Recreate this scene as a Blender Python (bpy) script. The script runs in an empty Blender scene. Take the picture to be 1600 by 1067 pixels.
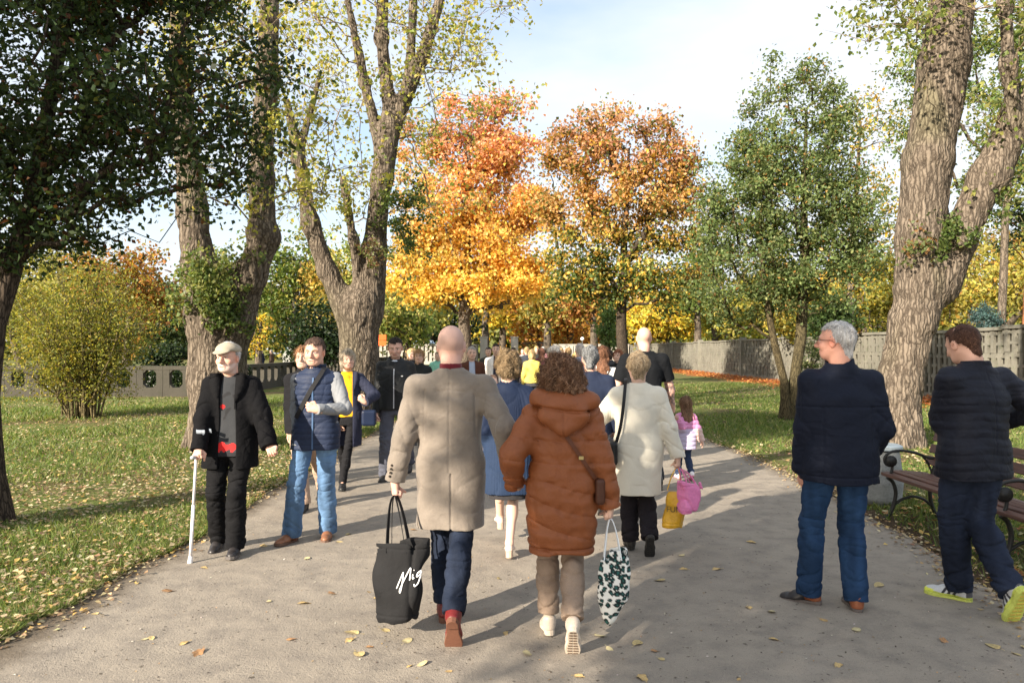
import bpy, math, random, os
import numpy as np
from mathutils import Vector, Matrix

R = math.radians
scene = bpy.context.scene
COL = scene.collection
F, VH, CH = 1130.0, 548.0, 1.65      # focal length in px of the 1600 px wide photo, horizon row, eye height

# ------------------------------------------------------------------ camera, sky, sun, exposure
cam_d = bpy.data.cameras.new("camera"); cam = bpy.data.objects.new("camera", cam_d); COL.objects.link(cam)
cam_d.sensor_width = 36.0; cam_d.lens = 36.0 * F / 1600.0
cam_d.shift_y = (VH - 533.5) / 1600.0
cam_d.clip_end = 2000; cam_d.clip_start = 0.05
cam.location = (0, 0, CH); cam.rotation_euler = (R(90), 0, 0)
scene.camera = cam

SUN_EL = R(23); SUN_DIR = Vector((-0.69, -0.724, 0)).normalized()     # the way to the sun: behind the camera, to the left
world = bpy.data.worlds.new("World"); scene.world = world; world.use_nodes = True
wn, wl = world.node_tree.nodes, world.node_tree.links
wn.clear()
wo = wn.new("ShaderNodeOutputWorld"); wb = wn.new("ShaderNodeBackground")
sky = wn.new("ShaderNodeTexSky"); sky.sky_type = 'NISHITA'; sky.sun_disc = False
sky.sun_elevation = SUN_EL
sky.sun_rotation = math.atan2(SUN_DIR.x, SUN_DIR.y)
sky.air_density = 1.0; sky.dust_density = 1.6; sky.ozone_density = 1.0
tc = wn.new("ShaderNodeTexCoord"); mp = wn.new("ShaderNodeMapping"); mp.inputs['Scale'].default_value = (1.0, 1.0, 3.2)
mp.inputs['Location'].default_value = (3.1, 0.4, 0.35)
nz = wn.new("ShaderNodeTexNoise"); nz.inputs['Scale'].default_value = 1.5; nz.inputs['Detail'].default_value = 6; nz.inputs['Roughness'].default_value = 0.52
cr = wn.new("ShaderNodeValToRGB"); cr.color_ramp.elements[0].position = 0.20; cr.color_ramp.elements[1].position = 0.56
mx = wn.new("ShaderNodeMix"); mx.data_type = 'RGBA'; mx.inputs[7].default_value = (3.45, 3.62, 3.85, 1)
wl.new(tc.outputs['Generated'], mp.inputs['Vector']); wl.new(mp.outputs[0], nz.inputs['Vector'])
wl.new(nz.outputs[0], cr.inputs[0]); wl.new(cr.outputs[0], mx.inputs[0]); wl.new(sky.outputs[0], mx.inputs[6])
wl.new(mx.outputs[2], wb.inputs[0]); wl.new(wb.outputs[0], wo.inputs[0])
wb.inputs[1].default_value = 0.108

sun_d = bpy.data.lights.new("sun", 'SUN'); sun = bpy.data.objects.new("sun", sun_d); COL.objects.link(sun)
sun_d.energy = 4.7; sun_d.angle = R(0.6); sun_d.color = (1.0, 0.88, 0.72)
sv = Vector((SUN_DIR.x * math.cos(SUN_EL), SUN_DIR.y * math.cos(SUN_EL), math.sin(SUN_EL)))
sun.rotation_euler = sv.to_track_quat('Z', 'Y').to_euler()
scene.view_settings.view_transform = 'Standard'; scene.view_settings.look = 'None'
scene.view_settings.exposure = 1.50; scene.view_settings.gamma = 1

# ------------------------------------------------------------------ helpers
def W(u, v, Y):
    """world point seen at photo pixel (u, v) at distance Y"""
    return np.array([(u - 800) / F * Y, Y, CH - (v - VH) / F * Y])
def G(u, v):
    Y = CH * F / (v - VH); return np.array([(u - 800) / F * Y, Y, 0.0])

def tag(o, label=None, cat=None, group=None, kind=None):
    if label: o['label'] = label
    if cat: o['category'] = cat
    if group: o['group'] = group
    if kind: o['kind'] = kind
    return o
def empty(name, loc=(0, 0, 0), rz=0.0):
    o = bpy.data.objects.new(name, None); COL.objects.link(o)
    o.location = loc; o.rotation_euler = (0, 0, rz); o.empty_display_size = 0.2
    return o
def children(o): return [c for c in bpy.data.objects if c.parent == o]
def copy_tree(o, parent=None):
    c = o.copy(); COL.objects.link(c); c.parent = parent
    for ch in children(o): copy_tree(ch, c)
    return c
def link(name, me, mat, parent=None):
    o = bpy.data.objects.new(name, me); COL.objects.link(o)
    if mat is not None: me.materials.append(mat)
    if parent is not None: o.parent = parent
    return o

def np_mesh(name, V, Fc, cols=None, smooth=True):
    """V (n,3); Fc list of int arrays (m,k)"""
    if not isinstance(Fc, (list, tuple)): Fc = [Fc]
    Fc = [np.asarray(f) for f in Fc if len(f)]
    me = bpy.data.meshes.new(name)
    V = np.asarray(V, dtype=np.float32)
    me.vertices.add(len(V)); me.vertices.foreach_set('co', V.ravel())
    loops = np.concatenate([f.ravel() for f in Fc]).astype(np.int32)
    sizes = np.concatenate([np.full(len(f), f.shape[1], np.int32) for f in Fc])
    starts = np.concatenate([[0], np.cumsum(sizes)[:-1]]).astype(np.int32)
    me.loops.add(len(loops)); me.loops.foreach_set('vertex_index', loops)
    me.polygons.add(len(sizes)); me.polygons.foreach_set('loop_start', starts)
    me.polygons.foreach_set('use_smooth', np.full(len(sizes), smooth, dtype=bool))
    me.update(calc_edges=True)
    if cols is not None:
        a = me.color_attributes.new('Col', 'FLOAT_COLOR', 'POINT')
        c4 = np.ones((len(V), 4), np.float32); c4[:, :3] = cols
        a.data.foreach_set('color', c4.ravel())
    return me

class MB:
    """collects simple solids, links them as one mesh"""
    def __init__(s): s.V = []; s.F = {}; s.C = []; s.n = 0; s.col = (0.5, 0.5, 0.5)
    def add(s, V, faces):
        V = np.asarray(V, dtype=float); s.V.append(V); s.C.append(np.tile(s.col, (len(V), 1)))
        for f in faces: s.F.setdefault(len(f), []).append([i + s.n for i in f])
        s.n += len(V); return s
    def box(s, c, d, rz=0.0, M=None):
        x, y, z = [k / 2 for k in d]
        P = np.array([[i * x, j * y, k * z] for k in (-1, 1) for j in (-1, 1) for i in (-1, 1)])
        b = min(x, y, z)
        if rz:
            ca, sa = math.cos(rz), math.sin(rz); P = P @ np.array([[ca, sa, 0], [-sa, ca, 0], [0, 0, 1]])
        if M is not None: P = P @ np.asarray(M).T
        s.add(P + np.asarray(c), [(0, 2, 3, 1), (4, 5, 7, 6), (0, 1, 5, 4), (1, 3, 7, 5), (3, 2, 6, 7), (2, 0, 4, 6)]); return s
    def tube(s, pts, r, n=8, cap=True, flat=None):
        pts = np.asarray(pts, dtype=float); k = len(pts)
        r = np.full(k, r) if np.isscalar(r) else np.asarray(r, dtype=float)
        T = np.gradient(pts, axis=0); T /= np.linalg.norm(T, axis=1)[:, None] + 1e-9
        u = np.cross(T[0], [0, 0, 1.0]);
        if np.linalg.norm(u) < 1e-3: u = np.array([1.0, 0, 0])
        V = []
        a = np.arange(n) * 2 * math.pi / n
        for i in range(k):
            u = u - T[i] * u.dot(T[i]); u /= np.linalg.norm(u) + 1e-9; w = np.cross(T[i], u)
            o = np.outer(np.cos(a), u) + np.outer(np.sin(a), w)
            V.append(pts[i] + o * r[i])
        V = np.concatenate(V)
        fc = [(i * n + j, i * n + (j + 1) % n, (i + 1) * n + (j + 1) % n, (i + 1) * n + j) for i in range(k - 1) for j in range(n)]
        if cap: fc += [tuple(range(n))[::-1], tuple((k - 1) * n + j for j in range(n))]
        s.add(V, fc); return s
    def prism(s, poly, M=None, depth=0.1, origin=(0, 0, 0)):
        """poly (n,2) in local xy extruded along local z by depth"""
        poly = np.asarray(poly, dtype=float); n = len(poly)
        P = np.concatenate([np.c_[poly, np.zeros(n)], np.c_[poly, np.full(n, depth)]])
        if M is not None: P = P @ np.asarray(M).T
        s.add(P + np.asarray(origin), [tuple(range(n))[::-1], tuple(range(n, 2 * n))] + [(i, (i + 1) % n, n + (i + 1) % n, n + i) for i in range(n)]); return s
    def strip(s, pts, wdir, width, thick=0.002):
        """flat strap along pts; wdir = direction of its width (n,3) or (3,)"""
        pts = np.asarray(pts, dtype=float); k = len(pts)
        wd = np.tile(wdir, (k, 1)) if np.ndim(wdir) == 1 else np.asarray(wdir)
        wd = wd / (np.linalg.norm(wd, axis=1)[:, None] + 1e-9)
        T = np.gradient(pts, axis=0); T /= np.linalg.norm(T, axis=1)[:, None] + 1e-9
        N = np.cross(T, wd); N /= np.linalg.norm(N, axis=1)[:, None] + 1e-9
        V = np.concatenate([pts + wd * width / 2 + N * thick / 2, pts - wd * width / 2 + N * thick / 2,
                            pts - wd * width / 2 - N * thick / 2, pts + wd * width / 2 - N * thick / 2])
        fc = []
        for q in range(4):
            a, b = q * k, ((q + 1) % 4) * k
            fc += [(a + i, b + i, b + i + 1, a + i + 1) for i in range(k - 1)]
        fc += [(0, k, 2 * k, 3 * k), (k - 1, 4 * k - 1, 3 * k - 1, 2 * k - 1)]
        s.add(V, fc); return s
    def build(s, name, mat, parent=None, smooth=False, bevel=0.0):
        me = np_mesh(name, np.concatenate(s.V), [np.array(f) for f in s.F.values()], np.concatenate(s.C), smooth)
        o = link(name, me, mat, parent)
        if bevel:
            m = o.modifiers.new('bevel', 'BEVEL'); m.width = bevel; m.segments = 2; m.limit_method = 'ANGLE'
        return o

# ------------------------------------------------------------------ materials
MATS = {}
def new_mat(name):
    m = bpy.data.materials.new(name); m.use_nodes = True; nt = m.node_tree
    b = nt.nodes['Principled BSDF']; return m, nt, b
def cloth(name, rough=0.85, bump=0.25, scale=220.0, sheen=0.0, var=0.10, fold=0.0, spec=0.3, metallic=0.0, coat=0.0, wave=None):
    """surface that reads the thing's own colour from its mesh, with weave / grain and slight wear"""
    if name in MATS: return MATS[name]
    m, nt, b = new_mat(name); N, L = nt.nodes, nt.links
    at = N.new('ShaderNodeAttribute'); at.attribute_name = 'Col'
    tcn = N.new('ShaderNodeTexCoord')
    n1 = N.new('ShaderNodeTexNoise'); n1.inputs['Scale'].default_value = scale; n1.inputs['Detail'].default_value = 3
    n2 = N.new('ShaderNodeTexNoise'); n2.inputs['Scale'].default_value = 9; n2.inputs['Detail'].default_value = 4
    for n in (n1, n2): L.new(tcn.outputs['Object'], n.inputs['Vector'])
    add = N.new('ShaderNodeMath'); add.operation = 'MULTIPLY_ADD'; add.inputs[1].default_value = 0.6
    mul = N.new('ShaderNodeMath'); mul.operation = 'MULTIPLY'; mul.inputs[1].default_value = 0.6
    L.new(n2.outputs[0], mul.inputs[0]); L.new(n1.outputs[0], add.inputs[0]); L.new(mul.outputs[0], add.inputs[2])
    mr = N.new('ShaderNodeMapRange'); mr.inputs[1].default_value = 0.3; mr.inputs[2].default_value = 0.9
    mr.inputs[3].default_value = 1 - var * 2; mr.inputs[4].default_value = 1 + var * 2
    L.new(add.outputs[0], mr.inputs[0])
    vm = N.new('ShaderNodeVectorMath'); vm.operation = 'SCALE'; L.new(at.outputs['Color'], vm.inputs[0]); L.new(mr.outputs[0], vm.inputs['Scale'])
    L.new(vm.outputs[0], b.inputs['Base Color'])
    b.inputs['Roughness'].default_value = rough; b.inputs['Specular IOR Level'].default_value = spec
    b.inputs['Sheen Weight'].default_value = sheen; b.inputs['Sheen Roughness'].default_value = 0.4
    b.inputs['Metallic'].default_value = metallic; b.inputs['Coat Weight'].default_value = coat
    bp = N.new('ShaderNodeBump'); bp.inputs['Strength'].default_value = bump; bp.inputs['Distance'].default_value = 0.002
    L.new(n1.outputs[0], bp.inputs['Height'])
    last = bp
    if fold:
        n3 = N.new('ShaderNodeTexNoise'); n3.inputs['Scale'].default_value = 14; n3.inputs['Detail'].default_value = 3; n3.inputs['Distortion'].default_value = 0.8
        L.new(tcn.outputs['Object'], n3.inputs['Vector'])
        b2 = N.new('ShaderNodeBump'); b2.inputs['Strength'].default_value = fold; b2.inputs['Distance'].default_value = 0.03
        L.new(n3.outputs[0], b2.inputs['Height']); L.new(bp.outputs[0], b2.inputs['Normal']); last = b2
    L.new(last.outputs[0], b.inputs['Normal'])
    MATS[name] = m; return m
def leafmat(name, trans=0.45, rough=0.5):
    if name in MATS: return MATS[name]
    m, nt, b = new_mat(name); N, L = nt.nodes, nt.links
    at = N.new('ShaderNodeAttribute'); at.attribute_name = 'Col'
    b.inputs['Roughness'].default_value = rough; b.inputs['Specular IOR Level'].default_value = 0.35
    L.new(at.outputs['Color'], b.inputs['Base Color'])
    tr = N.new('ShaderNodeBsdfTranslucent'); ms = N.new('ShaderNodeMixShader'); ms.inputs[0].default_value = trans
    g = N.new('ShaderNodeVectorMath'); g.operation = 'MULTIPLY'; g.inputs[1].default_value = (1.25, 1.2, 0.7)
    L.new(at.outputs['Color'], g.inputs[0]); L.new(g.outputs[0], tr.inputs['Color'])
    L.new(b.outputs[0], ms.inputs[1]); L.new(tr.outputs[0], ms.inputs[2])
    L.new(ms.outputs[0], N['Material Output'].inputs[0])
    MATS[name] = m; return m
def bark(name, c1, c2, scale=1.0, bump=0.8):
    if name in MATS: return MATS[name]
    m, nt, b = new_mat(name); N, L = nt.nodes, nt.links
    tcn = N.new('ShaderNodeTexCoord'); mpn = N.new('ShaderNodeMapping'); mpn.inputs['Scale'].default_value = (17 * scale, 17 * scale, 2.3 * scale)
    n0 = N.new('ShaderNodeTexNoise'); n0.inputs['Scale'].default_value = 1.2; n0.inputs['Detail'].default_value = 3
    L.new(tcn.outputs['Object'], n0.inputs['Vector'])
    vo = N.new('ShaderNodeTexVoronoi'); vo.feature = 'DISTANCE_TO_EDGE'; vo.inputs['Scale'].default_value = 1.0
    L.new(tcn.outputs['Object'], mpn.inputs['Vector'])
    ad = N.new('ShaderNodeVectorMath'); ad.operation = 'MULTIPLY_ADD'; ad.inputs[1].default_value = (1.6, 1.6, 1.6)
    nd = N.new('ShaderNodeTexNoise'); nd.inputs['Scale'].default_value = 7; nd.inputs['Detail'].default_value = 4; L.new(tcn.outputs['Object'], nd.inputs['Vector'])
    L.new(nd.outputs['Color'], ad.inputs[0]); L.new(mpn.outputs[0], ad.inputs[2]); L.new(ad.outputs[0], vo.inputs['Vector'])
    n1 = N.new('ShaderNodeTexNoise'); n1.inputs['Scale'].default_value = 2.0; n1.inputs['Detail'].default_value = 8; L.new(mpn.outputs[0], n1.inputs['Vector'])
    rp = N.new('ShaderNodeValToRGB'); rp.color_ramp.elements[0].position = 0.0; rp.color_ramp.elements[1].position = 0.22
    rp.color_ramp.elements[0].color = (*c1, 1); rp.color_ramp.elements[1].color = (*c2, 1)
    L.new(vo.outputs[0], rp.inputs[0])
    mr = N.new('ShaderNodeMapRange'); mr.inputs[3].default_value = 0.55; mr.inputs[4].default_value = 1.4; L.new(n1.outputs[0], mr.inputs[0])
    at = N.new('ShaderNodeAttribute'); at.attribute_name = 'Col'
    vm = N.new('ShaderNodeVectorMath'); vm.operation = 'MULTIPLY'; L.new(rp.outputs[0], vm.inputs[0]); L.new(at.outputs['Color'], vm.inputs[1])
    v2 = N.new('ShaderNodeVectorMath'); v2.operation = 'SCALE'; L.new(vm.outputs[0], v2.inputs[0]); L.new(mr.outputs[0], v2.inputs['Scale'])
    L.new(v2.outputs[0], b.inputs['Base Color']); b.inputs['Roughness'].default_value = 0.95; b.inputs['Specular IOR Level'].default_value = 0.15
    sm = N.new('ShaderNodeMath'); sm.operation = 'MULTIPLY_ADD'; sm.inputs[1].default_value = 0.5
    mn = N.new('ShaderNodeMath'); mn.operation = 'MINIMUM'; mn.inputs[1].default_value = 0.3; L.new(vo.outputs[0], mn.inputs[0])
    L.new(n1.outputs[0], sm.inputs[0]); L.new(mn.outputs[0], sm.inputs[2])
    bp = N.new('ShaderNodeBump'); bp.inputs['Strength'].default_value = bump; bp.inputs['Distance'].default_value = 0.06 / scale
    L.new(sm.outputs[0], bp.inputs['Height']); L.new(bp.outputs[0], b.inputs['Normal'])
    MATS[name] = m; return m

# ------------------------------------------------------------------ smooth solids from distance fields
def nz3(P, f, seed, n=5):
    """cheap smooth noise in about -1..1, f = (fx,fy,fz) frequencies"""
    rs = np.random.RandomState(seed); o = 0
    for _ in range(n):
        k = rs.normal(size=3) * f; o = o + np.sin(k[0] * P[0] + k[1] * P[1] + k[2] * P[2] + rs.uniform(0, 6.28))
    return o / math.sqrt(n) * 0.8

class Field:
    def __init__(s, lo, hi, h):
        s.lo = np.array(lo, dtype=float); s.h = h
        s.n = np.maximum(4, np.ceil((np.array(hi) - s.lo) / h).astype(int) + 1)
        s.D = np.full(s.n, 1.0, np.float32)
        s.ax = [(s.lo[i] + h * np.arange(s.n[i])).astype(np.float32) for i in range(3)]
    def sub(s, bl, bh):
        i0 = np.clip(np.floor((np.array(bl) - s.lo) / s.h).astype(int), 0, s.n - 1)
        i1 = np.clip(np.ceil((np.array(bh) - s.lo) / s.h).astype(int) + 1, 1, s.n)
        if np.any(i1 <= i0): return None, None
        sl = tuple(slice(a, b) for a, b in zip(i0, i1))
        P = [s.ax[0][sl[0]][:, None, None], s.ax[1][sl[1]][None, :, None], s.ax[2][sl[2]][None, None, :]]
        return sl, P
    def un(s, f, bl, bh, k=0.02, op='u'):
        m = k + 3 * s.h
        sl, P = s.sub(np.array(bl) - m, np.array(bh) + m)
        if sl is None: return s
        d = f(P).astype(np.float32) if callable(f) else f
        D = s.D[sl]
        if op == 'u':
            if k > 0:
                q = np.maximum(k - np.abs(D - d), 0); D[...] = np.minimum(D, d) - q * q / (4 * k)
            else: np.minimum(D, d, out=D)
        else:
            d = -d
            if k > 0:
                q = np.maximum(k - np.abs(D - d), 0); D[...] = np.maximum(D, d) + q * q / (4 * k)
            else: np.maximum(D, d, out=D)
        return s
    def cone(s, p0, p1, r0, r1, k=0.02, flat=None, fs=1.0, cap=(False, False), fold=0.0, ff=60., seed=0, op='u', fenv=None):
        p0 = np.asarray(p0, float); p1 = np.asarray(p1, float); ab = p1 - p0; L = np.linalg.norm(ab) + 1e-9; w = ab / L
        rm = max(r0, r1) * max(1, 1) + abs(fold)
        rs = np.random.RandomState(seed + 11); rd = rs.normal(size=3); rd -= w * rd.dot(w); rd /= np.linalg.norm(rd); rd2 = np.cross(w, rd); ph = rs.uniform(0, 6.28, 3)
        fl = None if flat is None else np.asarray(flat, float) / np.linalg.norm(flat)
        def f(P):
            X = [P[i] - p0[i] for i in range(3)]
            t = X[0] * w[0] + X[1] * w[1] + X[2] * w[2]
            tc_ = np.clip(t, 0, L)
            X = [X[i] - tc_ * w[i] for i in range(3)]
            if fl is not None:
                q = (X[0] * fl[0] + X[1] * fl[1] + X[2] * fl[2]) * (1 / fs - 1)
                X = [X[i] + q * fl[i] for i in range(3)]
            r = r0 + (r1 - r0) * tc_ / L
            d = np.sqrt(X[0] ** 2 + X[1] ** 2 + X[2] ** 2) - r
            if fl is not None: d = d * min(1, fs)
            if fold:
                a = (X[0] * rd[0] + X[1] * rd[1] + X[2] * rd[2]) / (rm); a2 = (X[0] * rd2[0] + X[1] * rd2[1] + X[2] * rd2[2]) / rm
                g1 = 1 - np.abs(np.sin(tc_ * ff * .5 + 1.5 * a + .5 * a2 + ph[0] + .8 * np.sin(2.1 * a2 + ph[1]))); g2 = 1 - np.abs(np.sin(tc_ * ff * .38 - 1.8 * a2 + .6 * a + ph[2]))
                g = 1.5 * g1 ** 3 * (.55 + .45 * np.sin(2.3 * a2 + ph[1])) + 1.3 * g2 ** 3 * (.5 + .5 * np.sin(2.0 * a + ph[0])) - .45
                e = fold
                if fenv is not None: e = fold * np.interp(tc_ / L, *fenv)
                d = d + e * g
            if cap[1]: d = np.maximum(d, t - L)
            if cap[0]: d = np.maximum(d, -t)
            return d
        return s.un(f, np.minimum(p0, p1) - rm, np.maximum(p0, p1) + rm, k, op)
    def ell(s, c, r, M=None, k=0.02, op='u'):
        c = np.asarray(c, float); r = np.asarray(r, float); m = r.max() if M is not None else r
        def f(P):
            X = [P[i] - c[i] for i in range(3)]
            if M is not None: X = [X[0] * M[0, j] + X[1] * M[1, j] + X[2] * M[2, j] for j in range(3)]
            a = np.sqrt((X[0] / r[0]) ** 2 + (X[1] / r[1]) ** 2 + (X[2] / r[2]) ** 2)
            b = np.sqrt((X[0] / r[0] ** 2) ** 2 + (X[1] / r[1] ** 2) ** 2 + (X[2] / r[2] ** 2) ** 2) + 1e-6
            return a * (a - 1) / b
        return s.un(f, c - m, c + m, k, op)
    def box(s, c, hd, M=None, k=0.0, rnd=0.0, op='u'):
        c = np.asarray(c, float); hd = np.asarray(hd, float); m = np.linalg.norm(hd) if M is not None else hd
        def f(P):
            X = [P[i] - c[i] for i in range(3)]
            if M is not None: X = [X[0] * M[0, j] + X[1] * M[1, j] + X[2] * M[2, j] for j in range(3)]
            q = [np.abs(X[i]) - (hd[i] - rnd) for i in range(3)]
            return np.sqrt(sum(np.maximum(a, 0) ** 2 for a in q)) + np.minimum(np.maximum(np.maximum(q[0], q[1]), q[2]), 0) - rnd
        return s.un(f, c - m, c + m, k, op)
    def loft(s, z, cx, cy, a, b, n=2.3, k=0.03, zc=True):
        z = np.asarray(z, float); o = np.argsort(z); z = z[o]
        g = [np.asarray(np.broadcast_to(q, z.shape), float)[o] for q in (cx, cy, a, b)]
        zz = np.linspace(z[0], z[-1], 120)
        sm = []
        for q in g:
            y = np.interp(zz, z, q); y2 = np.convolve(np.pad(y, 6, 'edge'), np.hanning(15)[1:-1] / np.hanning(15).sum(), 'valid'); sm.append(y2)
        def f(P):
            Z = P[2]; A = [np.interp(Z, zz, q) for q in sm]
            x = np.abs((P[0] - A[0]) / A[2]); y = np.abs((P[1] - A[1]) / A[3])
            d = ((x ** n + y ** n) ** (1 / n) - 1) * np.minimum(A[2], A[3])
            if zc: d = np.maximum(d, np.maximum(Z - z[-1], z[0] - Z))
            return d
        return s.un(f, (min(g[0] - g[2]), min(g[1] - g[3]), z[0]), (max(g[0] + g[2]), max(g[1] + g[3]), z[-1]), k)
    def disp(s, f, bl=None, bh=None):
        """f(P) added to the distance (negative = outwards)"""
        sl, P = s.sub(s.lo if bl is None else bl, s.ax_hi() if bh is None else bh)
        if sl is None: return s
        D = s.D[sl]; m = np.abs(D) < 0.06
        full = [np.broadcast_to(p, D.shape)[m] for p in P]
        D[m] += f(full).astype(np.float32); return s
    def ax_hi(s): return s.lo + s.h * (s.n - 1)
    def plane(s, p, n):
        """keep the side the normal points away from"""
        n = np.asarray(n, float) / np.linalg.norm(n); P = [s.ax[0][:, None, None], s.ax[1][None, :, None], s.ax[2][None, None, :]]
        d = sum((P[i] - p[i]) * n[i] for i in range(3)).astype(np.float32)
        np.maximum(s.D, d, out=s.D); return s
    def mesh(s):
        D = s.D; D[0] = np.maximum(D[0], .01); D[-1] = np.maximum(D[-1], .01); D[:, 0] = np.maximum(D[:, 0], .01); D[:, -1] = np.maximum(D[:, -1], .01)
        D[:, :, 0] = np.maximum(D[:, :, 0], .01); D[:, :, -1] = np.maximum(D[:, :, -1], .01)
        S = D < 0
        c = np.zeros(np.array(S.shape) - 1, np.uint8)
        for i in (0, 1):
            for j in (0, 1):
                for k in (0, 1): c += S[i:S.shape[0] - 1 + i, j:S.shape[1] - 1 + j, k:S.shape[2] - 1 + k]
        act = (c > 0) & (c < 8); I = np.argwhere(act)
        if not len(I): return np.zeros((0, 3)), np.zeros((0, 4), int)
        idx = np.full(c.shape, -1, np.int32); idx[act] = np.arange(len(I))
        acc = np.zeros((len(I), 3)); cnt = np.zeros(len(I))
        cor = np.array([[i, j, k] for i in (0, 1) for j in (0, 1) for k in (0, 1)])
        val = {tuple(q): D[I[:, 0] + q[0], I[:, 1] + q[1], I[:, 2] + q[2]].astype(float) for q in cor}
        for a in range(3):
            for q in cor:
                if q[a]: continue
                q2 = q.copy(); q2[a] = 1; v0, v1 = val[tuple(q)], val[tuple(q2)]
                m = (v0 < 0) != (v1 < 0); t = v0[m] / (v0[m] - v1[m])
                p = np.tile(q.astype(float), (m.sum(), 1)); p[:, a] = t
                acc[m] += p; cnt[m] += 1
        V = s.lo + s.h * (I + acc / cnt[:, None])
        quads = []
        for a in range(3):
            b, d = (a + 1) % 3, (a + 2) % 3
            s0 = [slice(None)] * 3; s1 = [slice(None)] * 3
            s0[a] = slice(0, -1); s1[a] = slice(1, None)
            for q in (b, d): s0[q] = slice(1, -1); s1[q] = slice(1, -1)
            A, B = S[tuple(s0)], S[tuple(s1)]
            E = np.argwhere(A != B)
            if not len(E): continue
            inside = A[E[:, 0], E[:, 1], E[:, 2]]
            E = E.copy(); E[:, b] += 1; E[:, d] += 1
            def cell(db, dd):
                q = E.copy(); q[:, b] += db; q[:, d] += dd; return idx[q[:, 0], q[:, 1], q[:, 2]]
            Q = np.stack([cell(-1, -1), cell(0, -1), cell(0, 0), cell(-1, 0)], 1)
            Q[~inside] = Q[~inside][:, ::-1]
            quads.append(Q)
        Q = np.concatenate(quads)
        return V, Q
    def build(s, name, mat, colf, parent=None, relax=0):
        V, Q = s.mesh()
        if relax:
            for _ in range(relax):
                acc = np.zeros_like(V); cnt = np.zeros(len(V))
                for i in range(4):
                    j = (i + 1) % 4
                    np.add.at(acc, Q[:, i], V[Q[:, j]]); np.add.at(cnt, Q[:, i], 1)
                    np.add.at(acc, Q[:, j], V[Q[:, i]]); np.add.at(cnt, Q[:, j], 1)
                V = V * 0.5 + 0.5 * acc / np.maximum(cnt, 1)[:, None]
        cols = colf(V) if callable(colf) else np.tile(colf, (len(V), 1))
        return link(name, np_mesh(name, V, Q, cols), mat, parent)
# ------------------------------------------------------------------ people
def rotz(a): c, s_ = math.cos(a), math.sin(a); return np.array([[c, -s_, 0], [s_, c, 0], [0, 0, 1]])
def rotx(a): c, s_ = math.cos(a), math.sin(a); return np.array([[1, 0, 0], [0, c, -s_], [0, s_, c]])
def roty(a): c, s_ = math.cos(a), math.sin(a); return np.array([[c, 0, s_], [0, 1, 0], [-s_, 0, c]])
def unit(v): v = np.asarray(v, float); return v / (np.linalg.norm(v) + 1e-9)
def ik(A, T, l1, l2, pole):
    A = np.asarray(A, float); T = np.asarray(T, float); d = T - A; L = np.linalg.norm(d); L2 = min(L, (l1 + l2) * 0.998)
    u = d / L; T = A + u * L2; x = (l1 * l1 - l2 * l2 + L2 * L2) / (2 * L2); y = math.sqrt(max(l1 * l1 - x * x, 1e-6))
    p = np.asarray(pole, float); p = unit(p - u * p.dot(u))
    return A + u * x + p * y, T

def hand(f, wr, d, pn, side, curl, s, k=0.004, spread=0.0):
    """wr wrist, d finger direction, pn where the palm faces, side +1 when the thumb lies along +cross(d,pn)"""
    d = unit(d); pn = unit(np.asarray(pn, float) - d * np.dot(pn, d)); t = np.cross(d, pn) * side   # t: towards the thumb side
    f.cone(wr - d * .03 * s, wr + d * .03 * s, .025 * s, .026 * s, k=.02, flat=pn, fs=.72)
    f.cone(wr + d * .03 * s + t * .016 * s, wr + d * .075 * s + t * .022 * s, .020 * s, .017 * s, k=.02, flat=pn, fs=.8)
    f.cone(wr + d * .03 * s - t * .012 * s, wr + d * .07 * s - t * .020 * s, .020 * s, .016 * s, k=.02, flat=pn, fs=.8)
    base = wr + d * .085 * s
    for i, (o, l) in enumerate(((.029, .070), (.0098, .079), (-.0098, .073), (-.029, .057))):
        p = base + t * o * s * 1.03 + d * (0, .005, .002, -.008)[i] * s; c = curl * (1 + .08 * i); ang = 0
        dd = d + t * o * (2.5 + spread) ; dd = unit(dd); r = (.0092, .0096, .0090, .0080)[i] * s
        f.cone(base - d * .02 * s + t * o * .9 * s, p, r * 1.25, r * 1.1, k=.010)
        for j, (fr, a) in enumerate(((.44, 62), (.31, 85), (.25, 50))):
            ang += R(a) * c; q = p + (dd * math.cos(ang) + pn * math.sin(ang)) * l * fr * s
            f.cone(p, q, r * (1 - .08 * j), r * (.92 - .1 * j), k=.0035); p = q
    b = wr + d * .025 * s + t * .022 * s + pn * .006 * s
    td = unit(d * .75 + t * .75 + pn * .35 * (1 + curl)); e = b + td * .045 * s
    f.cone(b, e, .0165 * s, .0125 * s, k=.014)
    td2 = unit(d * .9 + t * (.35 - .9 * curl) + pn * (.2 + .9 * curl)); e2 = e + td2 * .03 * s
    f.cone(e, e2, .0115 * s, .0105 * s, k=.004); f.cone(e2, e2 + unit(td2 + pn * curl * .4) * .024 * s, .0105 * s, .008 * s, k=.003)

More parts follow.
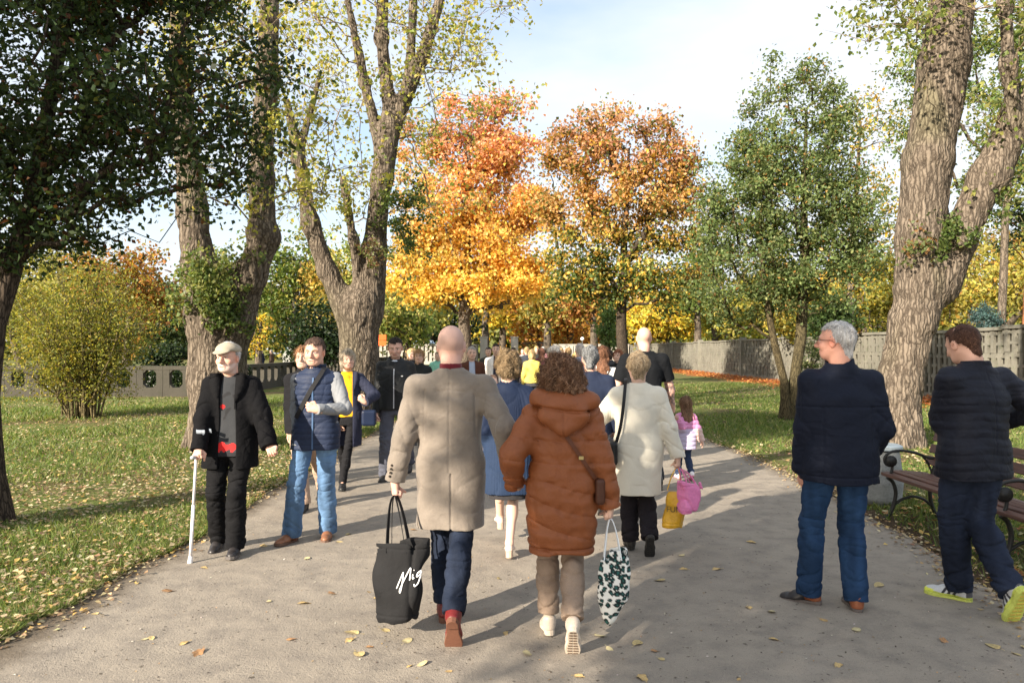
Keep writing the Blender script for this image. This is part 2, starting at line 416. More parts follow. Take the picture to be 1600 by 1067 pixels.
def head(f, O, M, s, w=1.0, nose=1.0, jaw=1.0):
    """O eye-level centre of the skull, M columns = right, forward, up"""
    def T(x, y, z): return O + M @ (np.array([x, y, z]) * s)
    f.ell(T(0, -.012, .030), np.array([.077 * w, .097, .088]) * s, M, k=.02)
    f.ell(T(0, .020, -.030), np.array([.064 * w, .070, .082]) * s, M, k=.03)
    f.cone(T(-.026 * w * jaw, .038, -.080), T(.026 * w * jaw, .038, -.080), .028 * s, .028 * s, k=.03)
    f.cone(T(0, .055, -.088), T(0, .060, -.088), .024 * s, .022 * s, k=.03)
    for q in (-1, 1):
        f.cone(T(q * .050 * w * jaw, .0, -.050), T(q * .026 * w * jaw, .045, -.086), .020 * s, .018 * s, k=.03)
        f.cone(T(q * .012, .082, .022), T(q * .045, .068, .020), .013 * s, .011 * s, k=.014)
        f.ell(T(q * .043, .060, -.032), np.array([.024, .022, .022]) * s, M, k=.02)
        f.ell(T(q * .031, .094, .001), np.array([.019, .014, .012]) * s, M, k=.010, op='s')
        f.ell(T(q * .031, .0745, .000), np.array([.0145, .0125, .0105]) * s, M, k=.003)
        f.ell(T(q * .079 * w, -.006, -.008), np.array([.010, .020, .033]) * s, M @ rotz(q * -.35), k=.006)
        f.ell(T(q * .088 * w, -.001, -.004), np.array([.006, .010, .018]) * s, M @ rotz(q * -.35), k=.004, op='s')
        f.ell(T(q * .011, .098, -.036), np.array([.009, .011, .008]) * s * nose, M, k=.006)
    f.cone(T(0, .088, .012), T(0, .112 * (.97 + .03 * nose), -.030), .0085 * s, .0125 * s * nose, k=.010)
    f.cone(T(-.018, .082, -.066), T(.018, .082, -.066), .008 * s, .008 * s, k=.010)
    f.cone(T(-.016, .080, -.076), T(.016, .080, -.076), .009 * s, .009 * s, k=.008)
    f.cone(T(-.024, .090, -.0705), T(.024, .090, -.0705), .0035 * s, .0035 * s, k=.004, op='s')
    f.cone(T(0, -.022, -.05), T(0, -.030, -.11), .053 * s, .050 * s, k=.03)

def face_col(skin, O, M, s, brow=(.12, .08, .05), scalp=None, stubble=None, lip=None, eye=(.06, .05, .045), flush=.25):
    skin = np.array(skin, float)
    def c(V):
        L = (V - O) @ M / s; x, y, z = L[:, 0], L[:, 1], L[:, 2]; ax = np.abs(x)
        C = np.tile(skin, (len(V), 1)) * (1 + .06 * nz3((V[:, 0], V[:, 1], V[:, 2]), (40, 40, 40), 3)[:, None])
        red = skin * np.array([1.06, .80, .74])
        def mixc(m, col): m = np.clip(m, 0, 1)[:, None]; C[:] = C * (1 - m) + np.array(col) * m
        inh = np.linalg.norm(L, axis=1) < .19
        g = lambda cx, cy, cz, r: np.exp(-(((ax - cx) ** 2 + (y - cy) ** 2 + (z - cz) ** 2) / r ** 2))
        mixc(flush * (g(.042, .075, -.03, .022) * 1.2 + g(0, .115, -.03, .016) * 1.5 + g(.085, 0, -.01, .03) * 1.6), red)
        if scalp is not None: mixc(((z + .9 * np.maximum(y, -.04) * -1 > .0) & (z > -.03) & inh & ~((y > .05) & (z < .065))) * scalp[3], scalp[:3])
        if stubble is not None: mixc(((z < -.045) & (y > -.02) & (z > -.125) & inh) * stubble[3], stubble[:3])
        mixc(((np.abs(z + .0705 - .12 * ax) < .0075 - .12 * np.maximum(ax - .012, 0)) & (ax < .027) & (y > .07)) * .85, lip if lip is not None else skin * np.array([.80, .50, .48]))
        mixc(((np.abs(z + .0705) < .0022) & (ax < .025) & (y > .07)) * .7, skin * .25)
        mixc(((np.abs(z - .0225 + 6 * (ax - .032) ** 2) < .0048) & (ax > .011) & (ax < .050) & (y > .05)) * .85, brow)
        mixc(((np.abs(z - .001) < .0055) & (np.abs(ax - .031) < .0135) & (y > .07)) * .8, (.55, .52, .49))
        mixc(((np.abs(z - .001) < .0060) & (np.abs(ax - .031) < .0060) & (y > .07)) * .95, eye)
        mixc(((np.abs(z - .0080) < .0026) & (np.abs(ax - .031) < .0165) & (y > .06)) * .7, skin * .25)
        mixc(((np.abs(z + .0445) < .0035) & (np.abs(ax - .0065) < .0035) & (y > .09)) * .7, skin * .22)
        return C
    return c

def hair_mesh(name, P, O, M, s, style, col, col2=None, seed=1, h=0.006, parent=None, w=1.0, strands=True):
    rs = np.random.RandomState(seed); col = np.array(col, float); col2 = col * 1.5 if col2 is None else np.array(col2, float)
    L0 = {'long': .50, 'curly': .33, 'bob': .24}.get(style, .2)
    lo = O - np.array([.2, .24, L0 + .05]) * s; hi = O + np.array([.2, .2, .22]) * s
    f = Field(lo, hi, h)
    def T(x, y, z): return O + M @ (np.array([x, y, z]) * s)
    def cut(fz, kk=.012):   # take away the face: everything in front of the hairline
        def g(P_):
            X = [P_[i] - O[i] for i in range(3)]; l = [(X[0] * M[0, j] + X[1] * M[1, j] + X[2] * M[2, j]) / s for j in range(3)]
            return fz(*l) * s
        f.un(g, lo, hi, kk, 's')
    if style == 'short':
        f.ell(T(0, -.014, .033), np.array([.0825 * w, .103, .093]) * s, M, k=.01)
        f.cone(T(0, -.060, .01), T(0, -.062, -.075), .050 * s, .040 * s, k=.03)
        cut(lambda x, y, z: np.maximum(np.maximum(.010 - y, z - .068) * -1 * -1, 0) * 0 + np.maximum(-(y - .012 - np.clip(z - .03, -.2, .0) * .15), z - .066 - .12 * (np.abs(x) < 0)))
        cut(lambda x, y, z: np.maximum(np.maximum(-(y + .045), z + .012), -(.055 - 0 * x)) )
        amp = .005
    elif style == 'fringe':   # short hair, fuller
        f.ell(T(0, -.018, .038), np.array([.092 * w, .113, .104]) * s, M, k=.01)
        f.cone(T(0, -.062, .01), T(0, -.066, -.075), .060 * s, .046 * s, k=.03)
        cut(lambda x, y, z: np.maximum(-(y - .030), z - .062))
        cut(lambda x, y, z: np.maximum(-(y + .038), z + .016))
        amp = .010
    elif style == 'bob':
        f.ell(T(0, -.018, .038), np.array([.095 * w, .110, .104]) * s, M, k=.01)
        f.ell(T(0, -.030, -.040), np.array([.102 * w, .092, .100]) * s, M, k=.03)
        cut(lambda x, y, z: np.maximum(np.maximum(-(y - .035), z - .055), np.abs(x) - .070))
        f.plane(T(0, 0, -.125), M @ np.array([0, 0, -1.]))
        amp = .008
    elif style == 'long':
        f.ell(T(0, -.016, .036), np.array([.090 * w, .108, .100]) * s, M, k=.01)
        f.cone(T(0, -.040, -.02), T(0, -.085, -.22), .082 * s, .085 * s, k=.03, flat=M[:, 1], fs=.6)
        f.cone(T(0, -.085, -.22), T(0, -.105, -.36), .085 * s, .045 * s, k=.02, flat=M[:, 1], fs=.5)
        cut(lambda x, y, z: np.maximum(-(y - .020), z - .060))
        amp = .008
    elif style == 'curly':
        f.ell(T(0, -.025, .030), np.array([.118 * w, .128, .110]) * s, M, k=.01)
        f.ell(T(0, -.050, -.080), np.array([.155 * w, .095, .120]) * s, M, k=.05)
        cut(lambda x, y, z: np.maximum(np.maximum(-(y - .035), z - .060), np.abs(x) - .075))
        amp = .018
    elif style == 'wavy':    # short permed
        f.ell(T(0, -.022, .040), np.array([.108 * w, .120, .108]) * s, M, k=.01)
        f.ell(T(0, -.060, -.040), np.array([.090 * w, .065, .065]) * s, M, k=.04)
        cut(lambda x, y, z: np.maximum(-(y - .040), z - .055))
        amp = .012
    fr = {'curly': (55, 55, 60), 'wavy': (60, 60, 60)}.get(style, (70, 70, 25))
    f.disp(lambda X: amp * nz3(X, fr, seed) + amp * .5 * nz3(X, (120, 120, 60), seed + 1))
    V, Q = f.mesh()
    if not len(V): return None
    C = np.tile(col, (len(V), 1)) * (1 + .35 * nz3((V[:, 0], V[:, 1], V[:, 2]), (90, 90, 30), seed + 2)[:, None]); t = (rs.rand(len(V)) ** 3)[:, None]
    C = np.clip(C * (1 - t) + col2 * t, .004, 1)
    VV, QQ, CC = [V], [Q], [C]; n = len(V)
    if strands:
        N = {'curly': 4200, 'wavy': 1500, 'long': 1100, 'bob': 1000}.get(style, 1300)
        ii = rs.randint(0, len(V), N); P0 = V[ii]; ctr = T(0, -.02, .02); out = P0 - ctr; out /= np.linalg.norm(out, axis=1)[:, None]
        up = M[:, 2]; dn = -up - out * (-(out @ up))[:, None]; dn /= np.linalg.norm(dn, axis=1)[:, None] + 1e-6
        sd = np.cross(out, dn); ln = {'curly': .075, 'wavy': .045, 'long': .09, 'bob': .07}.get(style, .018) * s * rs.uniform(.5, 1.2, N)
        k = 7 if style in ('curly', 'wavy') else 4; wd = (.0022 if style not in ('curly', 'wavy') else .0023) * s
        ph = rs.uniform(0, 6.28, N); cv = {'curly': .011, 'wavy': .008}.get(style, .0015) * s
        dirm = unit(np.array([0, 0, 0.0]) + 1e-9)
        dd = dn + sd * rs.normal(0, .35, N)[:, None] + out * rs.uniform(-.05, .38 if style in ('short', 'fringe', 'curly', 'wavy') else .05, N)[:, None]
        pts = []
        for j in range(k):
            t = j / (k - 1); a = ph + t * (9 if cv > .005 * s else 2)
            p = P0 + out * .001 + dd * (ln * t)[:, None] + sd * (np.cos(a) * cv)[:, None] + out * (np.sin(a) * cv * .8 + .002)[:, None]
            pts.append(p)
        sv_ = unit(np.array([1., .3, 0]));
        off = sd * .8 + dn * .3 * rs.normal(size=N)[:, None]
        A = []
        for j in range(k):
            ww = wd * (1 - .75 * j / (k - 1)); A += [pts[j] - off * ww, pts[j] + off * ww]
        A = np.concatenate(A); b = n + np.arange(N)
        for j in range(k - 1):
            QQ.append(np.stack([b + 2 * j * N, b + (2 * j + 1) * N, b + (2 * j + 3) * N, b + (2 * j + 2) * N], 1))
        cc = C[ii] * rs.uniform(.7, 1.5, N)[:, None]; VV.append(A); CC.append(np.clip(np.tile(cc, (2 * k, 1)), .004, 1))
    me = np_mesh(name, np.concatenate(VV), np.concatenate(QQ), np.concatenate(CC))
    return link(name, me, cloth('hair', rough=.7, bump=.6, scale=260, var=.18, spec=.2), parent)

SOLE = [(-.072, .0), (-.066, .020), (-.045, .031), (-.01, .032), (.04, .031), (.085, .042), (.12, .047), (.155, .042), (.18, .027), (.192, .0)]
def shoe(parent, A, yaw, pitch, s, side, c, h, roll=0.0):
    """A ankle joint; yaw heading; pitch heel-up"""
    M = rotz(yaw) @ rotx(-pitch) @ roty(roll)
    def T(x, y, z): return A + M @ (np.array([x * 1.03, y, z]) * s)
    st = c.get('style', 'sneaker'); top = .035 if st == 'boot' else (-.002 if st != 'pump' else -.03)
    f = Field(A - .30 * s, A + .30 * s, h)
    f.cone(T(0, -.034, -.052), T(0, -.026, top), .036 * s, .040 * s, k=.02)
    if st == 'pump':
        f = Field(A - .30 * s, A + .30 * s, h); f.cone(T(0, -.036, -.055), T(0, -.036, -.04), .034 * s, .034 * s, k=.01)
        f.cone(T(0, .0, -.062), T(0, .10, -.066), .026 * s, .036 * s, k=.03, flat=M[:, 2], fs=.6)
    else: f.cone(T(0, -.005, -.018), T(0, .075, -.045), .041 * s, .036 * s, k=.03)
    f.cone(T(.004 * side, .085, -.058), T(-.002 * side, .145, -.062), .043 * s, .036 * s, k=.03, flat=M[:, 2], fs=.72)
    f.cone(T(0, .14, -.064), T(0, .162, -.066), .032 * s, .024 * s, k=.02)
    f.plane(T(0, 0, -.0655), -M[:, 2])
    up = f.build('shoe', cloth('shoe_' + c.get('mat', 'leather'), rough=.42 if c.get('mat', 'leather') == 'leather' else .8, bump=.15, scale=120, var=.12, spec=.5),
                 c['col'] if not callable(c['col']) else (lambda V: c['col'](((V - A) @ M) / s)), parent)
    mb = MB(); mb.col = c.get('sole', (.03, .03, .03))
    pts = [(x, y) for y, x in SOLE] + [(-x, y) for y, x in SOLE[::-1][1:-1]]
    k = c.get('thick', .02)
    yy = np.array([p[1] for p in pts]); P = np.array([(p[0] * 1.06 * s, p[1] * s) for p in pts])
    mb.prism(P, M, k * s, T(0, 0, -.0655 - k + .001))
    if c.get('heel') : mb.prism(P[np.argsort(np.arange(len(P)))][[i for i in range(len(P)) if yy[i] < .0]] * np.array([c.get('heelw', .95), 1]), M, c['heel'] * s, T(0, 0, -.0655 - k - c['heel'] + .002))
    if c.get('tread'):
        mb.col = c['tread']; z0 = -.0655 - k
        for i in range(9):
            y = -.055 + i * .026
            for q in (-.5, .5):
                wdt = np.interp(y, [p[0] for p in SOLE], [p[1] for p in SOLE]) * .8
                mb.box(T(q * wdt, y, z0 - .001), (wdt * .85 * s, .013 * s, .005 * s), M=M)
    mb.build('sole', cloth('rubber', rough=.7, bump=.2, scale=90, var=.1), up, bevel=.003)
    return up

def person(label, x, y, heading, H=1.75, B=1.0, skin=(.60, .36, .26), feet=None, hands=None, head_yp=(0, 0), hroll=0.0, top=None, legs=None, shoes=None, hair=None, h=.006,
           lean=(0, 0), sh=1.0, headw=1.0, group=None, inner=None, face={}, curl=(.3, .3), palms=None, fdir=None, pole=None, bare_arm=False, hunch=0.0, cat='person', elbow_out=.35, extra=None, hipsway=0.0, kneeo=0.0, strands=True, facefine=False, headscale=1.0, name='person', sxy=(0, 0)):
    """feet: two of (X, Y, Zankle, yawdeg, pitchdeg) in the world, left foot first; hands: two wrist points in the world, left first"""
    root = empty(name, (x, y, 0), heading); tag(root, label, cat, group)
    Rw = rotz(heading); base = np.array([x, y, 0.0]); s = H / 1.75
    def loc(p): return (np.asarray(p, float) - base) @ Rw
    def ldir(d): return np.asarray(d, float) @ Rw
    ln = np.array([lean[0], lean[1], 0.0])
    hip = np.array([hipsway, 0, .952 * s]); shz = 1.392 * s
    SH = [np.array([q * .172 * s * sh, -.01 * s, shz]) + ln * .5 + np.array([sxy[0], sxy[1], 0]) for q in (-1, 1)]
    neck = np.array([0, -.012 * s + hunch * .35, 1.475 * s]) + ln * .52;     M = rotz(R(head_yp[0])) @ rotx(R(head_yp[1])) @ roty(R(hroll)); hs = s * headscale
    O = np.array([0, -.012 * s + hunch, 1.505 * s - hunch * .45]) + ln * .6 + M @ np.array([0, .030, .130]) * hs
    # legs
    if feet is None: feet = [(x - .1, y, .085 * s, 0, 0), (x + .1, y, .085 * s, 0, 0)]
    LEG = []
    for q, ft in zip((-1, 1), feet):
        hp = hip + np.array([q * .088 * s * (.9 + .1 * B), 0, -.01]); an = loc(ft[:3]); yw = R(ft[3]) 
        fw = np.array([-math.sin(yw * .3), math.cos(yw * .3), 0]); fw = fw + np.array([kneeo * q, 0, 0])
        kn, an2 = ik(hp, an, .445 * s, .425 * s, fw); LEG.append((hp, kn, an2, yw, R(ft[4])))
    ARM = []
    for i, q in enumerate((-1, 1)):
        a = SH[i]; t = loc(hands[i]) if hands is not None and hands[i] is not None else a + np.array([q * .07, .04, -.53]) * s
        po = (np.array([q * elbow_out, -1, -.2]) if pole is None or pole[i] is None else ldir(pole[i]))
        el, wr = ik(a, t, .295 * s, .262 * s, po); ARM.append((a, el, wr))
    # ---- body: one continuous surface
    f = Field((-.75, -.65, -.02), (.75, .65, H + .12), (.0045 if facefine else h * .85))
    pts = np.array([p for l in LEG for p in l[:3]] + [p for a in ARM for p in a] + [O])
    lo = pts.min(0) - .24 * s; hi = pts.max(0) + .24 * s; lo[2] = max(lo[2], -.05)
    f = Field(lo, hi, (.0038 if facefine else h * .85))
    head(f, O, M, hs, w=headw, **{k: v for k, v in face.items() if k in ('nose', 'jaw')})
    f.cone(O + M @ (np.array([0, -.030, -.10]) * s), neck + np.array([0, .004, -.03 * s]), .052 * s * (.7 + .3 * B), .056 * s * (.7 + .3 * B), k=.03)
    thin = .62 if not bare_arm else 1.0
    f.cone(neck + np.array([0, .015, -.12 * s]), hip + np.array([0, 0, .05]), .060 * s, .080 * s, k=.03)
    f.cone(SH[0] * .9 + SH[1] * .1 - [0, -.01, .03], SH[1] * .9 + SH[0] * .1 - [0, -.01, .03], .04 * s, .04 * s, k=.04)
    for i, (a, el, wr) in enumerate(ARM):
        f.cone(a, el, .050 * s * thin * (B if bare_arm else 1), .040 * s * thin * (B if bare_arm else 1), k=.03); f.cone(el, wr, .041 * s * thin * (B if bare_arm else 1), .026 * s, k=.02)
        if bare_arm: f.ell(el * .72 + wr * .28, np.array([.046, .046, .06]) * s * B, k=.03); f.ell(a * .5 + el * .5, np.array([.054, .054, .08]) * s * B, k=.03)
        fd = unit(wr - el) if fdir is None or fdir[i] is None else unit(ldir(fdir[i]))
        pn = (np.array([1., .2, 0]) if i == 0 else np.array([-1., .2, 0])) if palms is None or palms[i] is None else ldir(palms[i])
        # left hand hanging, palm inwards (+x): thumb forward
        hand(f, wr, fd, pn, (-1 if i == 0 else 1) , curl[i], s * (.96 if h < .01 else 1.05))
    bl = legs is not None and legs.get('bare', False)
    for hp, kn, an, yw, pt in LEG:
        c = 1.0 if bl else .6
        f.cone(hp, kn, .078 * s * c, .052 * s * c, k=.03); f.cone(kn, an, .050 * s * c, .033 * s * c if not bl else .034 * s, k=.02)
        if bl: f.ell(kn * .68 + an * .32 + np.array([0, -.02, 0]) * s, np.array([.048, .050, .095]) * s, k=.03)
        Mf = rotz(yw) @ rotx(-pt)
        f.cone(an, an + Mf @ np.array([0, .11, -.05]) * s, .030 * s, .022 * s, k=.02); f.cone(an + Mf @ np.array([0, -.03, -.04]) * s, an, .024 * s, .03 * s, k=.02)
    fk = {k: v for k, v in face.items() if k not in ('nose', 'jaw')}
    cf = face_col(skin, O, M, hs, **fk)
    if extra is not None and 'bodycol' in extra:
        bc = extra['bodycol']; cf0 = cf; cf = lambda V: bc(V, cf0(V), ARM)
    body = f.build('body', cloth('skin', rough=.55, bump=.25, scale=240, var=.07, spec=.3), cf, root)
    # ---- trousers
    if legs and not legs.get('none'):
        g = Field(np.array([-.5, -.6, 0]), np.array([.5, .6, 1.1 * s]), h)
        pts = np.array([p for l in LEG for p in l[:3]]); lo = pts.min(0) - .17 * s * B; hi = pts.max(0) + .17 * s * B; lo[2] -= -.08 * s; hi[2] = .98 * s; lo[2] = max(0.0, lo[2])
        g = Field(lo, hi, h)
        rt, rk, rh = [v * s for v in legs.get('r', (.098, .074, .068))]; rt *= B ** .7
        g.loft([.80 * s, .9 * s, .98 * s], hip[0], 0, .165 * s * B, .115 * s * B, n=2.4)
        for i, (hp, kn, an, yw, pt) in enumerate(LEG):
            u2 = unit(an - kn); hemp = an + u2 * legs.get('hemdrop', .015) * s
            fo = legs.get('fold', .004) * 1.5
            g.cone(hp, kn, rt, rk, k=.035, fold=fo * .7, ff=42, seed=i * 3 + 5, fenv=([0, .25, .7, 1], [1, .4, .4, 1.2]))
            g.cone(kn, hemp, rk, rh, k=.02, cap=(False, True), fold=fo, ff=50, seed=i * 3 + 9, fenv=([0, .3, .6, .85, 1], [1.2, .5, .7, 1.8, .6]))
            if not legs.get('nocalf'): g.ell(kn * .66 + an * .34 + np.array([0, -.012, 0]) * s, np.array([rk * .92, rk * .98, .13 * s]), k=.04)
        g.disp(lambda X: .0035 * nz3(X, (22, 22, 30), 31) * s)
        if h < .01: g.disp(lambda X: .008 * np.clip(1 - np.abs(nz3([X[0] * 1.0 + .5 * X[2], X[1], X[2]], (10, 10, 26), 17 + len(label))) * 2.3, 0, 1) ** 2 * (.5 + .5 * np.cos((X[2] / s - .5) * 9)) + .005 * np.clip(1 - np.abs(nz3([X[0] - .4 * X[2], X[1], X[2]], (16, 16, 34), 19)) * 2.3, 0, 1) ** 2)
        g.build('skirt' if legs.get('skirt') else 'trousers', cloth(legs.get('mat', 'trousers'), rough=.85, bump=.3, scale=legs.get('sc', 260), fold=.35, var=.14, spec=.15), legs['col'], root)
    # ---- skirt
    if legs and legs.get('skirt_z'):
        g = Field((-.3, -.3, legs['skirt_z']), (.3, .3, 1.05 * s), h); z0 = legs['skirt_z']
        g.loft([z0, .8 * s, 1.0 * s], hip[0], 0, [.165 * s, .17 * s, .15 * s], [.12 * s, .13 * s, .11 * s]); g.build('skirt', cloth('trousers'), legs['skirt_col'], root)
    # ---- shoes
    if shoes:
        for i, (hp, kn, an, yw, pt) in enumerate(LEG): shoe(root, an, yw, pt, s * shoes.get('sc', 1.0), (-1, 1)[i], shoes, h * .8)
    # ---- garments
    def garment(nm, c, grow=0.0, sleeves=True, fine=h):
        hem = c['hem']; lo = np.array([-.62, -.5, hem - .02]); hi = np.array([.62, .5, 1.6 * s])
        pts = np.array([p for a in ARM for p in a]); lo[:2] = np.minimum(lo[:2] * .55, pts.min(0)[:2] - .13); hi[:2] = np.maximum(hi[:2] * .55, pts.max(0)[:2] + .13)
        lo[2] = min(lo[2], pts.min(0)[2] - .1) if sleeves else lo[2]
        g = Field(lo, hi, fine)
        b = B * c.get('b', 1.0); G_ = grow
        cw = c.get('w', {}) ; ch, wa, hp_, he = cw.get('chest', .178), cw.get('waist', .160), cw.get('hip', .178), cw.get('hem', .185)
        dch, dwa, dhp, dhe = cw.get('d', (.122, .118, .125, .130))
        zs = [hem, min(.88 * s, hem + .3) if hem < .85 * s else hem + .01, 1.12 * s, 1.30 * s, 1.40 * s, 1.475 * s]
        if hem < .8 * s: zs[1] = .90 * s
        A = [he, hp_, wa, ch, .150, .075]; D_ = [dhe, dhp, dwa, dch, .105, .065]
        lz = np.array([0, 0, .25, .45, .5, .52])
        g.loft(zs, [hipsway * .8] * 2 + [0] * 4 + lz * lean[0], lz * lean[1] + c.get('back', 0) * np.array([-1, -.5, 0, 0, 0, 0]), [v * s * b + G_ for v in A[:4]] + [v * s + G_ for v in A[4:]], [v * s * b + G_ for v in D_[:4]] + [v * s + G_ for v in D_[4:]], n=2.35, k=.0)
        if legs and not legs.get('bare') and hem < .9 * s and c.get('overlegs', True):
            for hp, kn, an, _, _ in LEG:
                rr_ = legs.get('r', (.098, .074, .068)); g.cone(hp, kn, rr_[0] * s * B ** .7 + .016, rr_[1] * s + .022, k=.06)
        g.plane((0, 0, hem), (c.get('hemtilt', 0), 0, -1))
        sa = c.get('sl', (.068, .060, .048)); sa = [v * s * (.5 + .5 * b) + G_ for v in sa]
        for i, q in enumerate((-1, 1)):
            a, el, wr = ARM[i]
            g.cone(neck + np.array([q * .035 * s, 0, -.045 * s]), a + np.array([-q * .012 * s, 0, .002 * s]), .058 * s + G_, .056 * s + G_, k=.06)
            if sleeves and c.get('tee'):
                g.cone(a, a + (el - a) * .80, sa[0], sa[0] * .97, k=.035, cap=(False, True), fold=.003, ff=40, seed=i)
            elif sleeves:
                fo = c.get('fold', .004) * 1.3; cl = c.get('cuff', .0)
                g.cone(a, el, sa[0] * .94, sa[1], k=.055, fold=fo, ff=48, seed=i + 21, fenv=([0, .3, .6, 1], [.3, .5, 1, 1.6]), **({} if not c.get('tee') else {}))
                if c.get('tee'): pass
                g.cone(el, wr + unit(wr - el) * cl, sa[1], sa[2], k=.02, cap=(False, True), fold=fo, ff=52, seed=i + 25, fenv=([0, .35, .8, 1], [1.6, .7, 1, .5]))
        if c.get('tee'):
            pass
        if c.get('collar') is not None:
            ck = c['collar']; hh, rr, cy = ck.get('h', .06), ck.get('r', .078), ck.get('y', -.016)
            zc = 1.47 * s
            g.loft([zc - .05, zc, zc + hh], ln[0] * .5, ln[1] * .5 + hunch * .4 + cy + np.array([0, 0, ck.get('tilt', .015)]), np.array([rr + .012, rr, rr - .005]) * s + G_, np.array([rr, rr - .008, rr - .012]) * s + G_, n=2.1, k=.02)
            g.cone(O + M @ (np.array([0, -.03, -.05]) * s) + np.array([0, .0, -.03]), neck + np.array([0, .012, .035]), (rr - .017) * s, (rr - .017) * s, k=.004, op='s') if ck.get('hole', True) else None
        def crease(X, sd=13):
            n1 = nz3([X[0] + .5 * X[2], X[1], X[2] - .9 * X[0]], (9, 9, 11), sd + len(label)); n2 = nz3([X[0] - .4 * X[2], X[1], X[2] + .45 * X[0]], (11, 11, 20), sd + 2 + len(label))
            return .0085 * np.clip(1 - np.abs(n1) * 2.2, 0, 1) ** 2 * (n2 > -.3) + .006 * np.clip(1 - np.abs(n2) * 2.4, 0, 1) ** 2 * (n1 > .1) - .0025
        if fine < .01: g.disp(lambda X: crease(X) * c.get('crease', .38))
        if c.get('disp'): g.disp(c['disp'])
        else: g.disp(lambda X: c.get('wr', .005) * nz3(X, c.get('wf', (14, 14, 9)), 51 + len(label)) + c.get('wr', .005) * .5 * nz3(X, (30, 30, 24), 7))
        if c.get('post'): c['post'](g)
        return g
    if top:
        col = top['col']
        if inner:
            gi = garment('inner', {**{k: v for k, v in top.items() if k not in ('post', 'disp', 'mat', 'collar', 'cuff')}, **inner}, grow=inner.get('grow', -.012), sleeves=inner.get('sleeves', False)); gi.build(inner.get('name', 'shirt'), cloth(inner.get('mat', 'knit'), rough=.9, bump=.3, scale=200, fold=.1), inner['col'], root)
        g = garment('coat', top, sleeves=top.get('sleeves', True)); topo = g.build(top.get('name', 'coat'), cloth(top.get('mat', 'wool'), **top.get('mk', {})), col, root)
    # ---- hair
    if hair:
        hair_mesh('hair', None, O, M, hs, hair['style'], hair['col'], hair.get('col2'), seed=len(label), h=min(h, .012) if h < .02 else h * .8, parent=root, w=headw, strands=strands) if hair else None
    root['_O'] = [float(v) for v in O]
    return dict(root=root, O=O, M=M, s=s, ARM=ARM, LEG=LEG, loc=loc, SH=SH, neck=neck, body=body, Rw=Rw, base=base)
# ------------------------------------------------------------------ ground and path
def ramp(N, L, src, stops):
    r = N.new('ShaderNodeValToRGB'); e = r.color_ramp.elements
    while len(e) < len(stops): e.new(0.5)
    for q, (p, c) in zip(e, stops): q.position = p; q.color = (*c, 1)
    L.new(src, r.inputs[0]); return r.outputs[0]
def noise(N, L, vec, scale, detail=5, rough=.55, dist=0):
    n = N.new('ShaderNodeTexNoise'); n.inputs['Scale'].default_value = scale; n.inputs['Detail'].default_value = detail; n.inputs['Roughness'].default_value = rough; n.inputs['Distortion'].default_value = dist
    L.new(vec, n.inputs['Vector']); return n.outputs[0]
def mixn(N, L, f, a, b):
    m = N.new('ShaderNodeMix'); m.data_type = 'RGBA'
    (L.new(f, m.inputs[0]) if not isinstance(f, float) else setattr(m.inputs[0], 'default_value', f))
    for q, s_ in ((a, 6), (b, 7)):
        if isinstance(q, tuple): m.inputs[s_].default_value = (*q, 1)
        else: L.new(q, m.inputs[s_])
    return m.outputs[2]
def sstep(N, L, v, a, b):
    m = N.new('ShaderNodeMapRange'); m.interpolation_type = 'SMOOTHSTEP'; m.inputs[1].default_value = a; m.inputs[2].default_value = b; L.new(v, m.inputs[0]); return m.outputs[0]
def mth(N, L, op, a, b=None):
    m = N.new('ShaderNodeMath'); m.operation = op
    for i, q in enumerate((a, b)):
        if q is None: continue
        if isinstance(q, (int, float)): m.inputs[i].default_value = q
        else: L.new(q, m.inputs[i])
    return m.outputs[0]

gm, nt, b = new_mat('lawn'); N, L = nt.nodes, nt.links
geo = N.new('ShaderNodeNewGeometry').outputs['Position']; sx = N.new('ShaderNodeSeparateXYZ'); L.new(geo, sx.inputs[0])
n1 = noise(N, L, geo, .55, 5); n2 = noise(N, L, geo, 7, 6, .65); n3 = noise(N, L, geo, 55, 4, .7)
green = ramp(N, L, n2, [(.3, (.060, .085, .020)), (.5, (.125, .16, .042)), (.7, (.22, .22, .08))])
dirt = ramp(N, L, n3, [(.3, (.05, .035, .02)), (.55, (.16, .115, .065)), (.75, (.32, .22, .10))])
f1 = sstep(N, L, mth(N, L, 'ADD', mth(N, L, 'MULTIPLY', n1, .7), mth(N, L, 'MULTIPLY', n2, .4)), .47, .66)
c = mixn(N, L, f1, green, dirt)
edge = mth(N, L, 'SUBTRACT', 1.0, sstep(N, L, mth(N, L, 'ADD', mth(N, L, 'ABSOLUTE', mth(N, L, 'SUBTRACT', sx.outputs[0], .45)), mth(N, L, 'MULTIPLY', n2, .35)), 3.35, 3.75))
c = mixn(N, L, edge, c, dirt)
litter = ramp(N, L, n3, [(.3, (.10, .035, .012)), (.5, (.34, .13, .035)), (.7, (.50, .26, .08))])
wallband = mth(N, L, 'MULTIPLY', sstep(N, L, mth(N, L, 'ADD', sx.outputs[0], mth(N, L, 'MULTIPLY', n1, 2.5)), 12.9, 13.8), mth(N, L, 'SUBTRACT', 1.0, sstep(N, L, sx.outputs[0], 14.2, 14.5)))
c = mixn(N, L, wallband, c, litter)
bed = mth(N, L, 'MULTIPLY', sstep(N, L, sx.outputs[0], 3.2, 3.5), mth(N, L, 'MULTIPLY', mth(N, L, 'SUBTRACT', 1.0, sstep(N, L, mth(N, L, 'ADD', sx.outputs[0], n2), 4.9, 5.5)), mth(N, L, 'SUBTRACT', 1.0, sstep(N, L, sx.outputs[1], 7.4, 9.0))))
